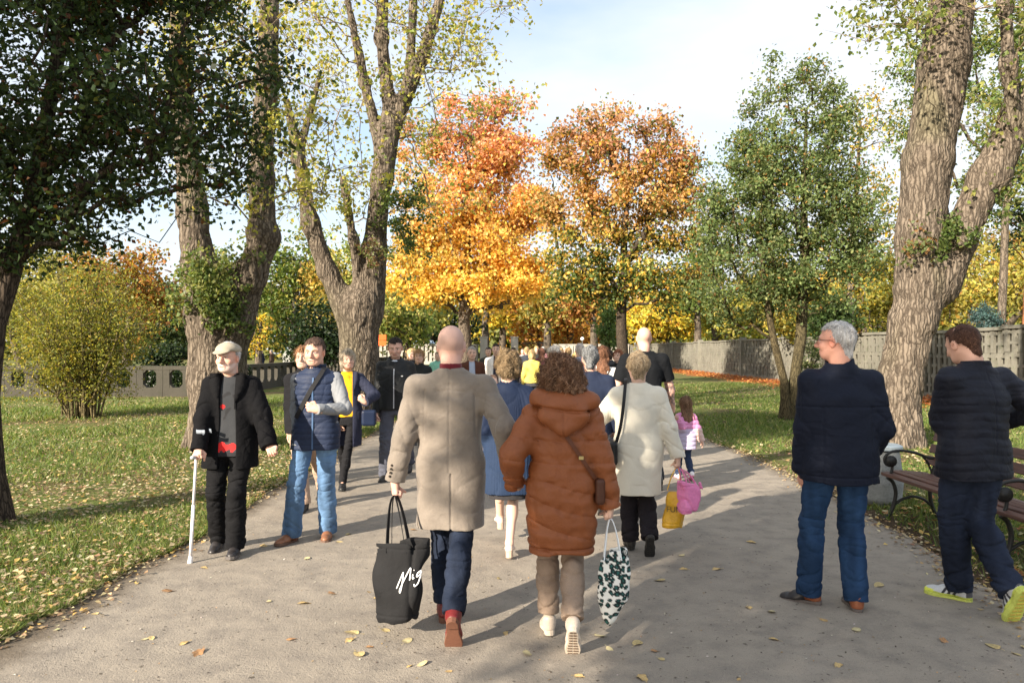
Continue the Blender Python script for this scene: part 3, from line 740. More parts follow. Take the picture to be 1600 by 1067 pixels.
c = mixn(N, L, mth(N, L, 'MULTIPLY', bed, .85), c, mixn(N, L, sstep(N, L, n3, .45, .6), (.045, .032, .022), (.11, .075, .045)))
L.new(c, b.inputs['Base Color']); b.inputs['Roughness'].default_value = .95; b.inputs['Specular IOR Level'].default_value = .1
bp = N.new('ShaderNodeBump'); bp.inputs['Distance'].default_value = .03; bp.inputs['Strength'].default_value = .8; L.new(mth(N, L, 'ADD', n2, n3), bp.inputs['Height']); L.new(bp.outputs[0], b.inputs['Normal'])
m = MB(); m.add([(-260, -40, 0), (260, -40, 0), (260, 420, 0), (-260, 420, 0)], [(0, 1, 2, 3)]); g_ = m.build('ground', gm); tag(g_, kind='structure')

pm, nt, b = new_mat('asphalt'); N, L = nt.nodes, nt.links
geo = N.new('ShaderNodeNewGeometry').outputs['Position']; sx = N.new('ShaderNodeSeparateXYZ'); L.new(geo, sx.inputs[0])
n1 = noise(N, L, geo, .5, 5, .6); n2 = noise(N, L, geo, 5, 6, .6); n3 = noise(N, L, geo, 70, 3, .7); n4 = noise(N, L, geo, 190, 2, .6)
c = ramp(N, L, n1, [(.3, (.250, .218, .178)), (.55, (.300, .262, .214)), (.75, (.268, .234, .190))])
c = mixn(N, L, sstep(N, L, n2, .35, .75), c, (.205, .180, .152))
vo = N.new('ShaderNodeTexVoronoi'); vo.inputs['Scale'].default_value = 95; L.new(geo, vo.inputs['Vector'])
c = mixn(N, L, mth(N, L, 'MULTIPLY', sstep(N, L, n3, .56, .72), .65), c, (.335, .292, .240))
c = mixn(N, L, mth(N, L, 'MULTIPLY', sstep(N, L, n4, .60, .70), .7), c, (.065, .054, .044))
c = mixn(N, L, mth(N, L, 'MULTIPLY', mth(N, L, 'SUBTRACT', 1.0, sstep(N, L, noise(N, L, geo, 24, 2, .5), .27, .33)), .8), c, (.060, .048, .036))
eb = sstep(N, L, mth(N, L, 'ADD', mth(N, L, 'ABSOLUTE', mth(N, L, 'SUBTRACT', sx.outputs[0], .45)), mth(N, L, 'MULTIPLY', n2, .3)), 3.1, 3.42)
c = mixn(N, L, mth(N, L, 'MULTIPLY', eb, .75), c, (.085, .062, .038))
L.new(c, b.inputs['Base Color']); b.inputs['Roughness'].default_value = .88; b.inputs['Specular IOR Level'].default_value = .25
bp = N.new('ShaderNodeBump'); bp.inputs['Distance'].default_value = .006; bp.inputs['Strength'].default_value = .9
L.new(mth(N, L, 'ADD', mth(N, L, 'MULTIPLY', n2, 2.5), mth(N, L, 'ADD', n3, mth(N, L, 'MULTIPLY', n4, .6))), bp.inputs['Height']); L.new(bp.outputs[0], b.inputs['Normal'])
ys = np.concatenate([np.arange(-8, 30, .12), np.arange(30, 99, 1.0)])
rs = np.random.RandomState(4)
def edge_l(y): return -2.82 + .05 * np.sin(y * 1.3) + .035 * np.sin(y * 4.1 + 1) + .02 * np.sin(y * 11) - .10 * np.exp(-((y - 5) / 1.5) ** 2)
def edge_r(y): return np.interp(y, [-8, 4, 5.5, 6.85, 9.5, 11.2, 13.1, 99], [3.1, 3.2, 3.36, 3.54, 3.68, 3.76, 3.62, 3.6]) + .03 * np.sin(y * 3.3) + .02 * np.sin(y * 9)
V = np.concatenate([np.c_[edge_l(ys), ys, np.full(len(ys), .004)], np.c_[edge_r(ys), ys, np.full(len(ys), .004)]]); n = len(ys); i = np.arange(n - 1)
o = link('path', np_mesh('path', V, np.stack([i, i + n, i + n + 1, i + 1], 1), smooth=False), pm); tag(o, kind='structure')

# ------------------------------------------------------------------ leaves and grass
def leaf_quads(P, size, cols, seed, flat=0.0, up=0.35, aspect=.62, jit=.12, tri=False):
    rs = np.random.RandomState(seed); n = len(P)
    nr = rs.normal(size=(n, 3)); nr[:, 2] = nr[:, 2] * (1 - flat) + up * 1.5 + flat * 4; nr /= np.linalg.norm(nr, axis=1)[:, None]
    a = np.cross(nr, rs.normal(size=(n, 3))); a /= np.linalg.norm(a, axis=1)[:, None]; b = np.cross(nr, a)
    l = (size * rs.uniform(.65, 1.3, n))[:, None]; w = l * aspect * rs.uniform(.8, 1.2, n)[:, None]
    k = rs.uniform(-.18, .25, n)[:, None] * l
    V = np.stack([P - a * l / 2, P + b * w / 2 + nr * k - a * l * .08, P + a * l / 2 + nr * k * .3, P - b * w / 2 + nr * k - a * l * .08], 1).reshape(-1, 3)
    F_ = np.arange(n * 4).reshape(n, 4); F_ = np.concatenate([F_[:, [0, 1, 2]], F_[:, [0, 2, 3]]])
    c = np.clip(cols * (1 + jit * rs.normal(size=(n, 1)) + .04 * rs.normal(size=(n, 3))), .003, .95)
    return V, F_, np.repeat(c, 4, 0)
def leaf_mesh(name, P, size, cols, seed, mat_, parent=None, **kw):
    V, F_, C = leaf_quads(P, size, cols, seed, **kw)
    return link(name, np_mesh(name, V, F_, C, smooth=False), mat_, parent)

def pal(*cols):
    """colour picker: list of (weight, colour)"""
    w = np.array([c[0] for c in cols], float); w /= w.sum(); C = np.array([c[1] for c in cols])
    return lambda P, t, rs: C[rs.choice(len(C), len(P), p=w)]

def grow(seed, nodes, targets, arch=.12, rt=.010, expo=.46, rmax=None, jit=.07, updown=.5):
    """limbs from the nodes ((x,y,z,r) of the trunk) to every target; returns tubes [(pts, radii)]"""
    rs = np.random.RandomState(seed); P = [np.array(q[:3], float) for q in nodes]; par = [-1] * len(P); trunk_n = len(P)
    rad0 = [q[3] for q in nodes]; br = []
    A = np.array(P); T = np.array(targets); T = T[np.argsort(np.min(np.linalg.norm(T[:, None] - A[None], axis=2), 1))]
    for t in T:
        A = np.array(P); d = A - t; dist = np.linalg.norm(d, axis=1); pen = np.maximum(d[:, 2] + .25 * dist, 0) * (1 + updown); j = int(np.argmin(dist + pen * 2.0 + (np.arange(len(A)) < trunk_n) * .0))
        a = P[j]; L_ = np.linalg.norm(t - a); k = max(2, min(5, int(L_ / .5) + 2)); idx = [j]; last = j; pts = []
        for i in range(1, k + 1):
            f_ = i / k; q = a + (t - a) * f_ + np.array([0, 0, arch * L_ * math.sin(math.pi * f_)]) * (-.6 if rs.rand() < .3 else 1) + rs.normal(size=3) * jit * L_ * (0 if i == k else .6)
            P.append(q); par.append(last); last = len(P) - 1; idx.append(last)
        br.append(idx)
    cnt = np.zeros(len(P))
    for b_ in br: cnt[b_[-1]] += 1
    for i in range(len(P) - 1, -1, -1):
        if par[i] >= 0: cnt[par[i]] += cnt[i]
    out = []
    for b_ in br:
        r = rt * np.maximum(cnt[b_], 1) ** expo; r[0] = r[1] * 1.15
        if b_[0] < trunk_n: r = np.minimum(r, rad0[b_[0]] * .75)
        out.append((np.array([P[i] for i in b_]), r))
    return out
def ell_pts(rs, blobs, n, shell=.35):
    w = np.array([b[3] * b[4] * b[5] for b in blobs]) ** .75; w /= w.sum(); i = rs.choice(len(blobs), n, p=w); B_ = np.array([b[:6] for b in blobs])[i]
    u = rs.normal(size=(n, 3)); u /= np.linalg.norm(u, axis=1)[:, None]; r = rs.uniform(shell, 1, n) ** .55; r = r * (1 + .22 * nz3((u[:, 0] + i, u[:, 1], u[:, 2]), (2.6, 2.6, 2.6), n) + .10 * rs.normal(size=n) * (r > .7))
    return B_[:, :3] + u * r[:, None] * B_[:, 3:6]

def tree(name, label, cat, base, trunk, blobs, nclump, per, lsize, rclump, colf, seed, bk, lm='leaf', group=None, arch=.12, rt=.010, expo=.46, up=.35, aspect=.62, sq=(1, 1, .7), shell=.3, sides=6, root=None, twigs=True, jit=.12, bcol=(1, 1, 1), flare=1.5):
    """trunk: list of (x,y,z,r) relative to the base"""
    rs = np.random.RandomState(seed)
    if root is None: root = empty(name, base); tag(root, label, cat, group)
    T = ell_pts(rs, blobs, nclump, shell); tr = trunk
    dense = []
    for a, b_ in zip(tr[:-1], tr[1:]):
        a = np.array(a, float); b_ = np.array(b_, float); k = max(1, int(np.linalg.norm(b_[:3] - a[:3]) / .35)); dense += [a + (b_ - a) * i / k for i in range(k)]
    dense.append(np.array(tr[-1], float)); cut = [q for q in dense if q[2] > .35 * min(b[2] - b[5] for b in blobs) + .5] or dense
    tubes = grow(seed, cut, T, arch=arch, rt=rt, expo=expo)
    m = MB(); m.col = bcol; D_ = np.array(dense)
    D_[:, :2] += np.c_[np.sin(D_[:, 2] * 1.7 + seed), np.cos(D_[:, 2] * 1.3 + seed)] * .12 * D_[:, 3:4]
    r_ = D_[:, 3] * (1 + (flare - 1) * np.exp(-D_[:, 2] / (D_[0, 3] * 1.6 + .01))); m.tube(np.r_[[D_[0, :3] - [0, 0, .15]], D_[:, :3]], np.r_[r_[0] * 1.05, r_], 14)
    for p, r in tubes: m.tube(p, r, sides)
    m.build('trunk', bk, root, smooth=True)
    n = nclump * per; ci = np.repeat(np.arange(nclump), per); rc = rclump * rs.uniform(.6, 1.3, nclump)[ci][:, None]
    P = T[ci] + rs.normal(size=(n, 3)) * rc * .5 * np.array(sq)
    tone = rs.normal(size=nclump)[ci]
    C = colf(P, tone, rs) * (1 + .20 * np.clip(tone, -1.6, 1.6))[:, None]
    leaf_mesh('crown', P, lsize, C, seed + 1, leafmat(lm), root, up=up, aspect=aspect, jit=jit)
    return root
BK_G = bark('grey_bark', (.062, .048, .036), (.190, .155, .120), 1.0, .8)
BK_D = bark('dark_bark', (.018, .014, .011), (.085, .065, .048), 2.2, .8)
BK_F = bark('far_bark', (.05, .04, .03), (.16, .13, .10), .6, .5)

# ------------------------------------------------------------------ the three great poplars: furrowed trunks
def great(label, base, limbs, seed, ztop, clumps, twigT, colf, lsize, per, rclump, epic=None, h=.032, rt=.006, swell=()):
    root = empty('poplar_tree', base); tag(root, label, 'tree', 'old poplars beside the path')
    L_ = [(np.array(a, float), np.array(b_, float), r0, r1) for a, b_, r0, r1 in limbs]
    pts = np.array([q[0] for q in L_] + [q[1] for q in L_]); rm = max(max(q[2], q[3]) for q in L_)
    lo = pts.min(0) - rm * 1.35 - .1; hi = pts.max(0) + rm * 1.2 + .1; lo[2] = -.1; hi[2] = ztop
    f = Field(lo, hi, h)
    for i, (a, b_, r0, r1) in enumerate(L_): f.cone(a, b_, r0, r1, k=.16)
    for c_, r_ in swell: f.ell(c_, r_, k=.12)
    a0 = L_[0][0]; r0 = L_[0][2]; rs = np.random.RandomState(seed)
    for i in range(7):
        t = i * .9 + rs.uniform(-.3, .3); d = np.array([math.cos(t), math.sin(t), 0]); f.cone(a0 + d * r0 * .7 + [0, 0, .75], a0 + d * r0 * 1.25 + [0, 0, -.08], .07, .13, k=.22)
    def bk(X):
        xx = [X[0] + .05 * np.sin(X[2] * 2.3 + 3 * X[1]), X[1] + .05 * np.sin(X[2] * 1.9), X[2]]
        a = 1 - np.abs(nz3(xx, (30, 30, 4.5), seed, 4)) * 1.6; b_ = 1 - np.abs(nz3(xx, (48, 48, 11), seed + 1, 4)) * 1.5
        return .032 * np.clip(a, 0, 1) ** 2 + .016 * np.clip(b_, 0, 1) ** 2 - .012 + .02 * nz3(X, (5, 5, 2.5), seed + 2)
    f.disp(bk)
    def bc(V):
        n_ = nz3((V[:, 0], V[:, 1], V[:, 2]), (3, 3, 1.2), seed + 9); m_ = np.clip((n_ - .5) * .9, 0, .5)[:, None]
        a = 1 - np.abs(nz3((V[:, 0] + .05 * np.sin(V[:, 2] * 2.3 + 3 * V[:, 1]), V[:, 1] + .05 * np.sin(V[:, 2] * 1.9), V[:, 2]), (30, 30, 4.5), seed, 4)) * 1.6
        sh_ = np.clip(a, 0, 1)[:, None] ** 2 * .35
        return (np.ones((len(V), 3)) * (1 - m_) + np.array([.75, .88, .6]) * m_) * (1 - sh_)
    f.build('trunk', BK_G, bc, root)
    nodes = []
    for a, b_, r0_, r1_ in L_[1:]:
        for t in np.linspace(.1, 1, 9): q = a + (b_ - a) * t; nodes.append((*q, (r0_ + (r1_ - r0_) * t)))
    tb = grow(seed, nodes, twigT, arch=.10, rt=rt, expo=.50, jit=.06, updown=.2)
    m = MB(); m.col = (1.1, 1.05, 1.0)
    for p, r in tb: m.tube(p, r, 5)
    tips = np.array([p[-1] for p, r in tb]); mids = np.array([p[len(p) // 2] for p, r in tb])
    tw = []
    for p in tips:
        for k in range(7):
            d = unit(rs.normal(size=3) * [1, 1, .8] + [0, 0, .35]); l_ = rs.uniform(.3, .9); q1 = p + d * l_ * .5 + rs.normal(size=3) * .04; q2 = p + d * l_; m.tube([p, q1, q2], [rt * .9, rt * .7, rt * .35], 4); tw += [q1, q2]
    ms = m; PP = []; CC = []
    for (c_, r_, n_, cl) in (epic or []):
        c_ = np.array(c_, float); k_ = max(12, n_ // 35); sp = c_ + rs.normal(size=(k_, 3)) * np.array(r_) * .55; ms.col = (.8, .85, .6)
        for q in sp: ms.tube([c_ * .6 + q * .4 + rs.normal(size=3) * .03, c_ * .3 + q * .7 + rs.normal(size=3) * .05, q], [.006, .005, .003], 4)
        P_ = sp[rs.randint(0, k_, n_)] + rs.normal(size=(n_, 3)) * .07; PP.append(P_); CC.append(cl(P_, None, rs))
    m.build('branches', bark('twig_bark', (.10, .08, .06), (.25, .20, .15), 1, .3), root)
    tw = np.array(tw); n = len(tw) * per; P = np.repeat(tw, per, 0) + rs.normal(size=(n, 3)) * rclump * .5
    C = colf(P, rs.normal(size=n), rs); leaf_mesh('foliage', P, lsize, C, seed + 4, leafmat('leaf'), root, up=-.1, aspect=.85)
    if epic: leaf_mesh('shoot_leaves', np.concatenate(PP), .07, np.concatenate(CC), seed + 7, leafmat('leaf'), root, up=.1, aspect=.8)
    return root
YG = pal((3, (.34, .34, .07)), (3, (.42, .38, .08)), (2, (.22, .26, .06)), (1, (.50, .42, .12)), (1, (.14, .19, .05)))
GR = pal((3, (.075, .115, .028)), (3, (.11, .155, .04)), (1, (.19, .22, .06)), (1, (.05, .08, .025)))
def rel(u, v, Y, base): p = W(u, v, Y); return tuple(p - np.array(base))
# tree A
bA = (-4.82, 12.2, 0); A_ = lambda u, v, Y=12.2: rel(u, v, Y, bA); rsA = np.random.RandomState(8)
limbA = [((0, 0, 0), A_(340, 590), .50, .44), (A_(340, 590), A_(343, 500), .44, .49), (A_(343, 500), A_(347, 452), .49, .40), (A_(328, 500), A_(312, 420), .34, .26), (A_(312, 420), A_(300, 330), .26, .21), (A_(300, 330), A_(282, 150, 12.6), .22, .17), (A_(282, 150, 12.6), A_(275, -120, 12.9), .17, .12),
         (A_(362, 505), A_(390, 430, 12.0), .36, .26), (A_(390, 430, 12.0), A_(412, 370, 11.9), .24, .22), (A_(412, 370, 11.9), A_(408, 280, 11.9), .22, .19), (A_(408, 280, 11.9), A_(418, 120, 12.0), .19, .16), (A_(418, 120, 12.0), A_(424, -140, 12.1), .16, .12)]
tA = np.array([A_(rsA.uniform(240, 520), rsA.uniform(-180, 330), 12.2 + rsA.uniform(-2.2, 2.2)) for _ in range(70)])
great('old poplar with a forked trunk behind the elderly man, leafy shoots at its fork', bA, limbA, 21, 9.0, None, tA, YG, .085, 5, .32,
      epic=[(A_(328, 440, 11.7), (.50, .25, .48), 2600, pal((3, (.12, .17, .05)), (2, (.20, .24, .07)), (1, (.34, .34, .12)))), (A_(350, 495, 11.75), (.36, .2, .26), 800, GR), (A_(402, 310, 11.8), (.25, .2, .35), 260, YG), (A_(420, 210, 11.8), (.3, .2, .5), 350, YG)], swell=[(A_(410, 365, 11.9), (.24, .24, .2))])
# tree B
bB = (-3.62, 17.0, 0); B_ = lambda u, v, Y=17.0: rel(u, v, Y, bB); rsB = np.random.RandomState(18)
limbB = [((0, 0, 0), B_(561, 560), .47, .43), (B_(561, 560), B_(562, 478), .43, .50), (B_(545, 490), B_(512, 425, 16.9), .30, .22), (B_(512, 425, 16.9), B_(485, 350, 16.9), .22, .19), (B_(485, 350, 16.9), B_(466, 250, 16.9), .19, .15), (B_(466, 250, 16.9), B_(448, 160, 17), .14, .08), (B_(466, 250), B_(500, 120, 17.3), .10, .05),
         (B_(576, 490), B_(585, 390), .34, .26), (B_(585, 390), B_(597, 280), .26, .24), (B_(597, 280), B_(612, 190, 17), .25, .24), (B_(612, 200), B_(660, 90, 16.9), .17, .14), (B_(660, 90, 16.9), B_(706, -60, 16.9), .14, .10), (B_(610, 180), B_(596, 60, 17.1), .17, .14), (B_(596, 60, 17.1), B_(600, -130, 17.2), .13, .09),
         (B_(598, 250), B_(570, 130, 17.3), .14, .11), (B_(570, 130, 17.3), B_(536, -30, 17.4), .11, .08), (B_(566, 480), B_(552, 375, 16.6), .12, .10), (B_(552, 375, 16.6), B_(537, 280, 16.5), .10, .06), (B_(640, 130), B_(648, -60, 17.3), .12, .08)]
tB = np.array([B_(rsB.uniform(420, 800), rsB.uniform(-190, 330) if q % 3 else rsB.uniform(-150, 120), 17 + rsB.uniform(-2.5, 2.5)) for q in range(135)])
tB = tB[(tB[:, 0] < 2.2) | (tB[:, 2] > 5.5)]
great('great poplar with many spreading limbs and sparse yellow leaves, behind the woman in mustard', bB, limbB, 33, 12.6, None, tB, YG, .095, 4, .36,
      epic=[(B_(620, 340, 16.5), (.5, .35, 1.0), 1500, GR), (B_(650, 320, 16.5), (.35, .3, .5), 500, GR), (B_(585, 395, 16.3), (.4, .25, .3), 350, pal((2, (.20, .12, .06)), (2, (.16, .19, .06)))), (B_(540, 330, 16.4), (.35, .3, .5), 330, YG), (B_(470, 300, 16.5), (.4, .3, .7), 420, YG)])
# tree C
bC = (6.70, 12.7, 0); C_ = lambda u, v, Y=12.7: rel(u, v, Y, bC); rsC = np.random.RandomState(28)
limbC = [((0, 0, 0), C_(1406, 600), .37, .335), (C_(1406, 600), C_(1426, 500), .335, .37), (C_(1426, 500), C_(1447, 430), .37, .41), (C_(1432, 450), C_(1437, 370), .36, .36), (C_(1436, 370), C_(1450, 250), .38, .40), (C_(1450, 250), C_(1475, 100), .39, .38), (C_(1475, 100), C_(1503, -130), .38, .33),
         (C_(1466, 450), C_(1497, 378, 12.6), .32, .27), (C_(1497, 378, 12.6), C_(1545, 275, 12.5), .27, .29), (C_(1545, 275, 12.5), C_(1590, 185, 12.4), .28, .26), (C_(1590, 185, 12.4), C_(1680, 30, 12.3), .25, .2),
         (C_(1585, 190, 12.2), C_(1575, 100, 12), .10, .09), (C_(1575, 100, 12), C_(1570, 10, 12), .085, .07), (C_(1570, 10, 12), C_(1562, -120, 12), .07, .05)]
tC = np.array([C_(rsC.uniform(1380, 1700), rsC.uniform(-220, 60), 12.7 + rsC.uniform(-2.0, 2.0)) for _ in range(46)] + [C_(1400 + rsC.uniform(-60, 40), rsC.uniform(-40, 70), 12.4) for _ in range(8)] + [C_(rsC.uniform(1540, 1660), rsC.uniform(150, 330), 12.4) for _ in range(10)])
great('leaning poplar with two thick grey trunks behind the park bench', bC, limbC, 44, 9.2, None, tC, pal((3, (.17, .21, .05)), (2, (.28, .29, .08)), (1, (.10, .14, .04))), .085, 6, .3,
      epic=[(C_(1490, 360, 12.2), (.32, .25, .30), 600, GR), (C_(1440, 385, 12.2), (.20, .15, .2), 220, pal((2, (.12, .15, .05)), (1, (.25, .13, .05)))), (C_(1570, 330, 12.3), (.3, .3, .4), 150, GR)], swell=[(C_(1503, 378, 12.25), (.12, .12, .13))])

# ------------------------------------------------------------------ other trees
b1 = (-4.98, 7.0, 0)
OAK = pal((5, (.032, .056, .020)), (3, (.050, .084, .026)), (1.4, (.090, .125, .040)), (.5, (.11, .045, .018)), (.2, (.18, .17, .04)))
rt1 = empty('oak_tree', b1); tag(rt1, 'dark leafy oak at the left edge, its thin leaning trunk in the near grass', 'tree')
tree('oak_tree', None, None, b1, [(0.0, 0, 0, .125), (-.03, 0, .45, .105), (-.07, 0, 1.2, .09), (-0.03, 0, 1.9, .095), (.06, .05, 2.35, .095), (.30, .1, 3.3, .07), (.62, .1, 5.0, .06), (.7, .1, 6.2, .04)],
     [(-.9, 0, 3.6, 1.5, 1.3, 1.2), (.35, .1, 4.6, 1.6, 1.5, 1.5), (1.55, .1, 4.55, 1.15, 1.2, 1.15), (-.6, .3, 5.6, 1.8, 1.5, 1.4), (1.2, .0, 5.8, 1.5, 1.4, 1.1), (.2, 0, 3.1, .95, .8, .55), (-1.2, .2, 2.9, .8, .8, .5), (1.9, 0, 3.95, .65, .7, .5), (1.1, 0, 3.5, .8, .7, .45), (1.5, 0, 3.3, .8, .7, .32), (.75, 0, 2.95, .75, .7, .32), (2.15, 0, 3.65, .5, .6, .4), (.1, .1, 2.65, .6, .6, .25)], 740, 66, .066, .32, OAK, 3, BK_D, rt=.0058, flare=1.3, root=rt1, lm='oak_leaf', sq=(1, 1, .75))
EP = pal((5, (.105, .150, .052)), (3, (.165, .215, .080)), (1.2, (.24, .26, .10)), (.28, (.34, .18, .05)), (.12, (.42, .28, .10)))
bF_ = (6.52, 17.4, 0); bFb = (.35, .1, 0)
rF = empty('oak_tree', bF_); tag(rF, 'tall dense green oak with twin slender trunks on the right lawn', 'tree')
tree('oak_tree', None, None, bF_, [(.06, 0, 0, .12), (.02, 0, .9, .095), (-.22, 0, 1.9, .085), (-.45, 0, 3.2, .06), (-.6, 0, 5, .04)], [(-.9, 0, 3.9, 1.35, 1.3, 1.2), (-.7, 0, 5.2, 1.2, 1.2, 1.2), (-1.5, 0, 4.7, .65, .7, .9), (-.2, 0, 3.2, 1.0, .9, .7)], 140, 108, .088, .38, EP, 51, BK_D, rt=.008, root=rF, lm='leaf', bcol=(1.3, 1.35, 1.0))
tree('oak_tree', None, None, bF_, [(.22, .1, 0, .15), (.30, .1, .9, .12), (.48, .1, 1.9, .13), (.55, .1, 3.6, .11), (.55, .1, 5.5, .07), (.6, .1, 7.5, .03)], [(.45, .1, 5.1, 1.7, 1.5, 1.6), (.3, .1, 6.6, 1.35, 1.2, 1.3), (1.4, .2, 4.2, 1.1, 1.1, 1.2), (.75, .1, 7.7, .6, .6, 1.15), (-.35, .1, 7.0, .45, .5, 1.2), (-.6, .1, 5.9, .7, .7, 1.0), (1.25, 0, 6.4, .55, .6, 1.0), (.6, .1, 3.3, 1.3, 1.1, .7), (1.9, .1, 4.6, .7, .7, .8), (2.0, .1, 3.9, .55, .6, .7), (1.55, .1, 5.3, .6, .6, .8), (1.25, .1, 7.1, .5, .5, .9), (-.55, .1, 7.1, .5, .5, .9), (.7, .1, 8.3, .45, .45, .7), (-.1, .1, 8.0, .35, .4, .9), (1.15, .1, 7.2, .35, .4, .8)], 320, 104, .088, .37, EP, 52, BK_D, rt=.008, root=rF, lm='leaf', bcol=(1.25, 1.35, 1.0))
def mapleD(P, t, rs):
    z = P[:, 2] + .9 * t * .6 + rs.normal(size=len(P)) * .9; f_ = np.clip((z - 4) / 12, 0, 1)[:, None]
    lo = np.array([.74, .52, .10]); mi = np.array([.72, .43, .12]); hi = np.array([.62, .31, .20]); C = np.where(f_ < .5, lo + (mi - lo) * f_ * 2, mi + (hi - mi) * (f_ - .5) * 2)
    C[rs.rand(len(P)) < .14] = (.55, .44, .08); C[(rs.rand(len(P)) < .30) & (P[:, 0] < -1.5) & (P[:, 2] > 7)] = (.36, .36, .12); return C
yD = 48.0; bD = (-3.15, yD, 0); D = lambda u, v, r=1: (*rel(u, v, yD, bD), )
def blobpx(fn, Y, lst): return [(*(fn(u, v)[:3]), ru / F * Y, ru / F * Y * .9, rv / F * Y) for u, v, ru, rv in lst]
tree('maple_tree', 'large maple glowing yellow below and orange red above, left of the gate', 'tree', bD, [(0, 0, 0, .46), (0, 0, 3, .40), (.1, 0, 8, .3), (.3, 0, 15, .12)],
     blobpx(D, yD, [(745, 380, 80, 70), (695, 330, 80, 75), (785, 300, 72, 70), (740, 235, 72, 55), (800, 210, 42, 50), (765, 185, 40, 38), (680, 425, 75, 52), (795, 410, 72, 60), (642, 405, 45, 50), (655, 240, 45, 50), (740, 450, 100, 35), (835, 430, 35, 40), (830, 330, 38, 50), (700, 180, 30, 30)]), 380, 115, .235, 1.05, mapleD, 61, BK_F, rt=.03, lm='maple_leaf', aspect=.85)
def mapleE(P, t, rs):
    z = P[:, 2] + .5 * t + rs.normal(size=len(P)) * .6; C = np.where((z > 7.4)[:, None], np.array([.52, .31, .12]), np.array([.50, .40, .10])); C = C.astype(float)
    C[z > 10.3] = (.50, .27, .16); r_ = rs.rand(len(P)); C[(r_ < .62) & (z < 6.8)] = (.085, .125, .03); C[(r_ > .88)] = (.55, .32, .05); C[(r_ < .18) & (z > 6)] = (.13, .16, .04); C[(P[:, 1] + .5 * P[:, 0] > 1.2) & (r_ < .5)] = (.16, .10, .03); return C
yE = 34.0; bE = (5.2, yE, 0); E = lambda u, v, r=1: (*rel(u, v, yE, bE), )
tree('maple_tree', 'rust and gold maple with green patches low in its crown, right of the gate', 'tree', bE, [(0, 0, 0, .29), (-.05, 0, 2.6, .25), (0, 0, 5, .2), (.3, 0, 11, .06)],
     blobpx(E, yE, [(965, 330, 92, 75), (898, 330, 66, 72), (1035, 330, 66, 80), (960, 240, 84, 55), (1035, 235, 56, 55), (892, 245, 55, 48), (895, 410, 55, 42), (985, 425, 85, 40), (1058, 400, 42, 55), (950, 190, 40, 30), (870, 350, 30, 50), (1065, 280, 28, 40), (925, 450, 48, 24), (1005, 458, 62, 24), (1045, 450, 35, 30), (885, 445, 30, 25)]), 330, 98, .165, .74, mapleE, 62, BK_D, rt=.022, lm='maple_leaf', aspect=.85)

def bg(label, u, Y, blobs, colf, seed, n=70, per=55, ls=None, rc=None, name='tree', cat='tree', tw=.02, group='trees in the background', **kw):
    x = (u - 800) / F * Y; bs = (x, Y, 0); bl = [(*(W(a, b_, Y) - np.array(bs)), ru / F * Y, ru / F * Y * .8, rv / F * Y) for a, b_, ru, rv in blobs]
    zt = max(q[2] for q in bl); top = [q for q in bl if q[2] == zt][0]
    return tree(name, label, cat, bs, [(0, 0, 0, .010 * Y * kw.pop('tk', .6)), (top[0] * .3, 0, zt * .5, .0045 * Y), (top[0], 0, zt, .0015 * Y)], bl, n, per, ls or .0062 * Y, rc or .022 * Y, colf, seed, BK_F, rt=.0005 * Y, group=group, lm='leaf', sides=5, **kw)
ORB = pal((3, (.40, .19, .05)), (2, (.30, .13, .04)), (2, (.33, .26, .05)), (1, (.15, .14, .04)))
OLV = pal((3, (.24, .22, .04)), (3, (.30, .27, .05)), (2, (.13, .15, .03)), (1, (.40, .30, .06)))
GRN = pal((3, (.09, .14, .03)), (3, (.15, .20, .05)), (1, (.28, .28, .06)))
DGR = pal((3, (.018, .035, .013)), (2, (.028, .050, .018)), (1, (.045, .075, .025)))
YEL = pal((4, (.58, .44, .05)), (3, (.48, .40, .06)), (2, (.26, .26, .05)), (1, (.60, .32, .04)))
ORA = pal((4, (.55, .25, .05)), (3, (.62, .36, .06)), (2, (.40, .16, .05)), (1, (.28, .24, .05)))
bg('rusty brown tree rising behind the yellow green shrub', 195, 40, [(190, 450, 75, 60), (215, 420, 40, 30), (250, 480, 45, 40)], ORB, 101)
bg('olive tree at the far left behind the dark oak trunk', 40, 34, [(20, 470, 90, 60), (80, 510, 60, 40), (-40, 400, 60, 80)], OLV, 102)
bg('broad green tree with yellow patches between the two poplars', 455, 48, [(430, 450, 55, 70), (470, 410, 45, 45), (500, 460, 45, 50), (410, 510, 40, 35)], lambda P, t, rs: np.where(((P[:, 0] > .8) & (P[:, 2] < 7.5) & (rs.rand(len(P)) < .75))[:, None], np.array([.52, .38, .10]), GRN(P, t, rs)), 103, n=90)
bg('pale yellow green tree behind the limbs of the great poplar', 545, 58, [(540, 420, 45, 60), (575, 470, 40, 50), (620, 500, 45, 40)], pal((3, (.30, .32, .09)), (2, (.20, .26, .07)), (1, (.45, .36, .12))), 104)
bg('dark green yew bush beyond the low concrete fence', 497, 36, [(497, 525, 34, 38), (480, 545, 24, 26), (520, 540, 26, 28)], DGR, 105, n=70, per=70, name='yew_bush', cat='bush')
bg('light green bush behind the orange sign', 632, 62, [(620, 510, 28, 32), (650, 500, 26, 40)], pal((3, (.20, .27, .07)), (1, (.34, .36, .12))), 106, n=40, name='bush', cat='bush')
bg('dark conifer behind the pale gate fence', 690, 88, [(680, 500, 30, 38), (718, 505, 26, 32), (655, 510, 20, 30)], DGR, 107, n=50)
bg('small golden tree behind the left gate pillar', 785, 105, [(785, 480, 38, 45), (760, 500, 25, 28)], YEL, 108, n=50)
bg('tall bare trunked tree with orange leaves left of the gate', 757, 96, [(762, 440, 34, 34), (800, 455, 30, 30)], ORA, 109, n=40)
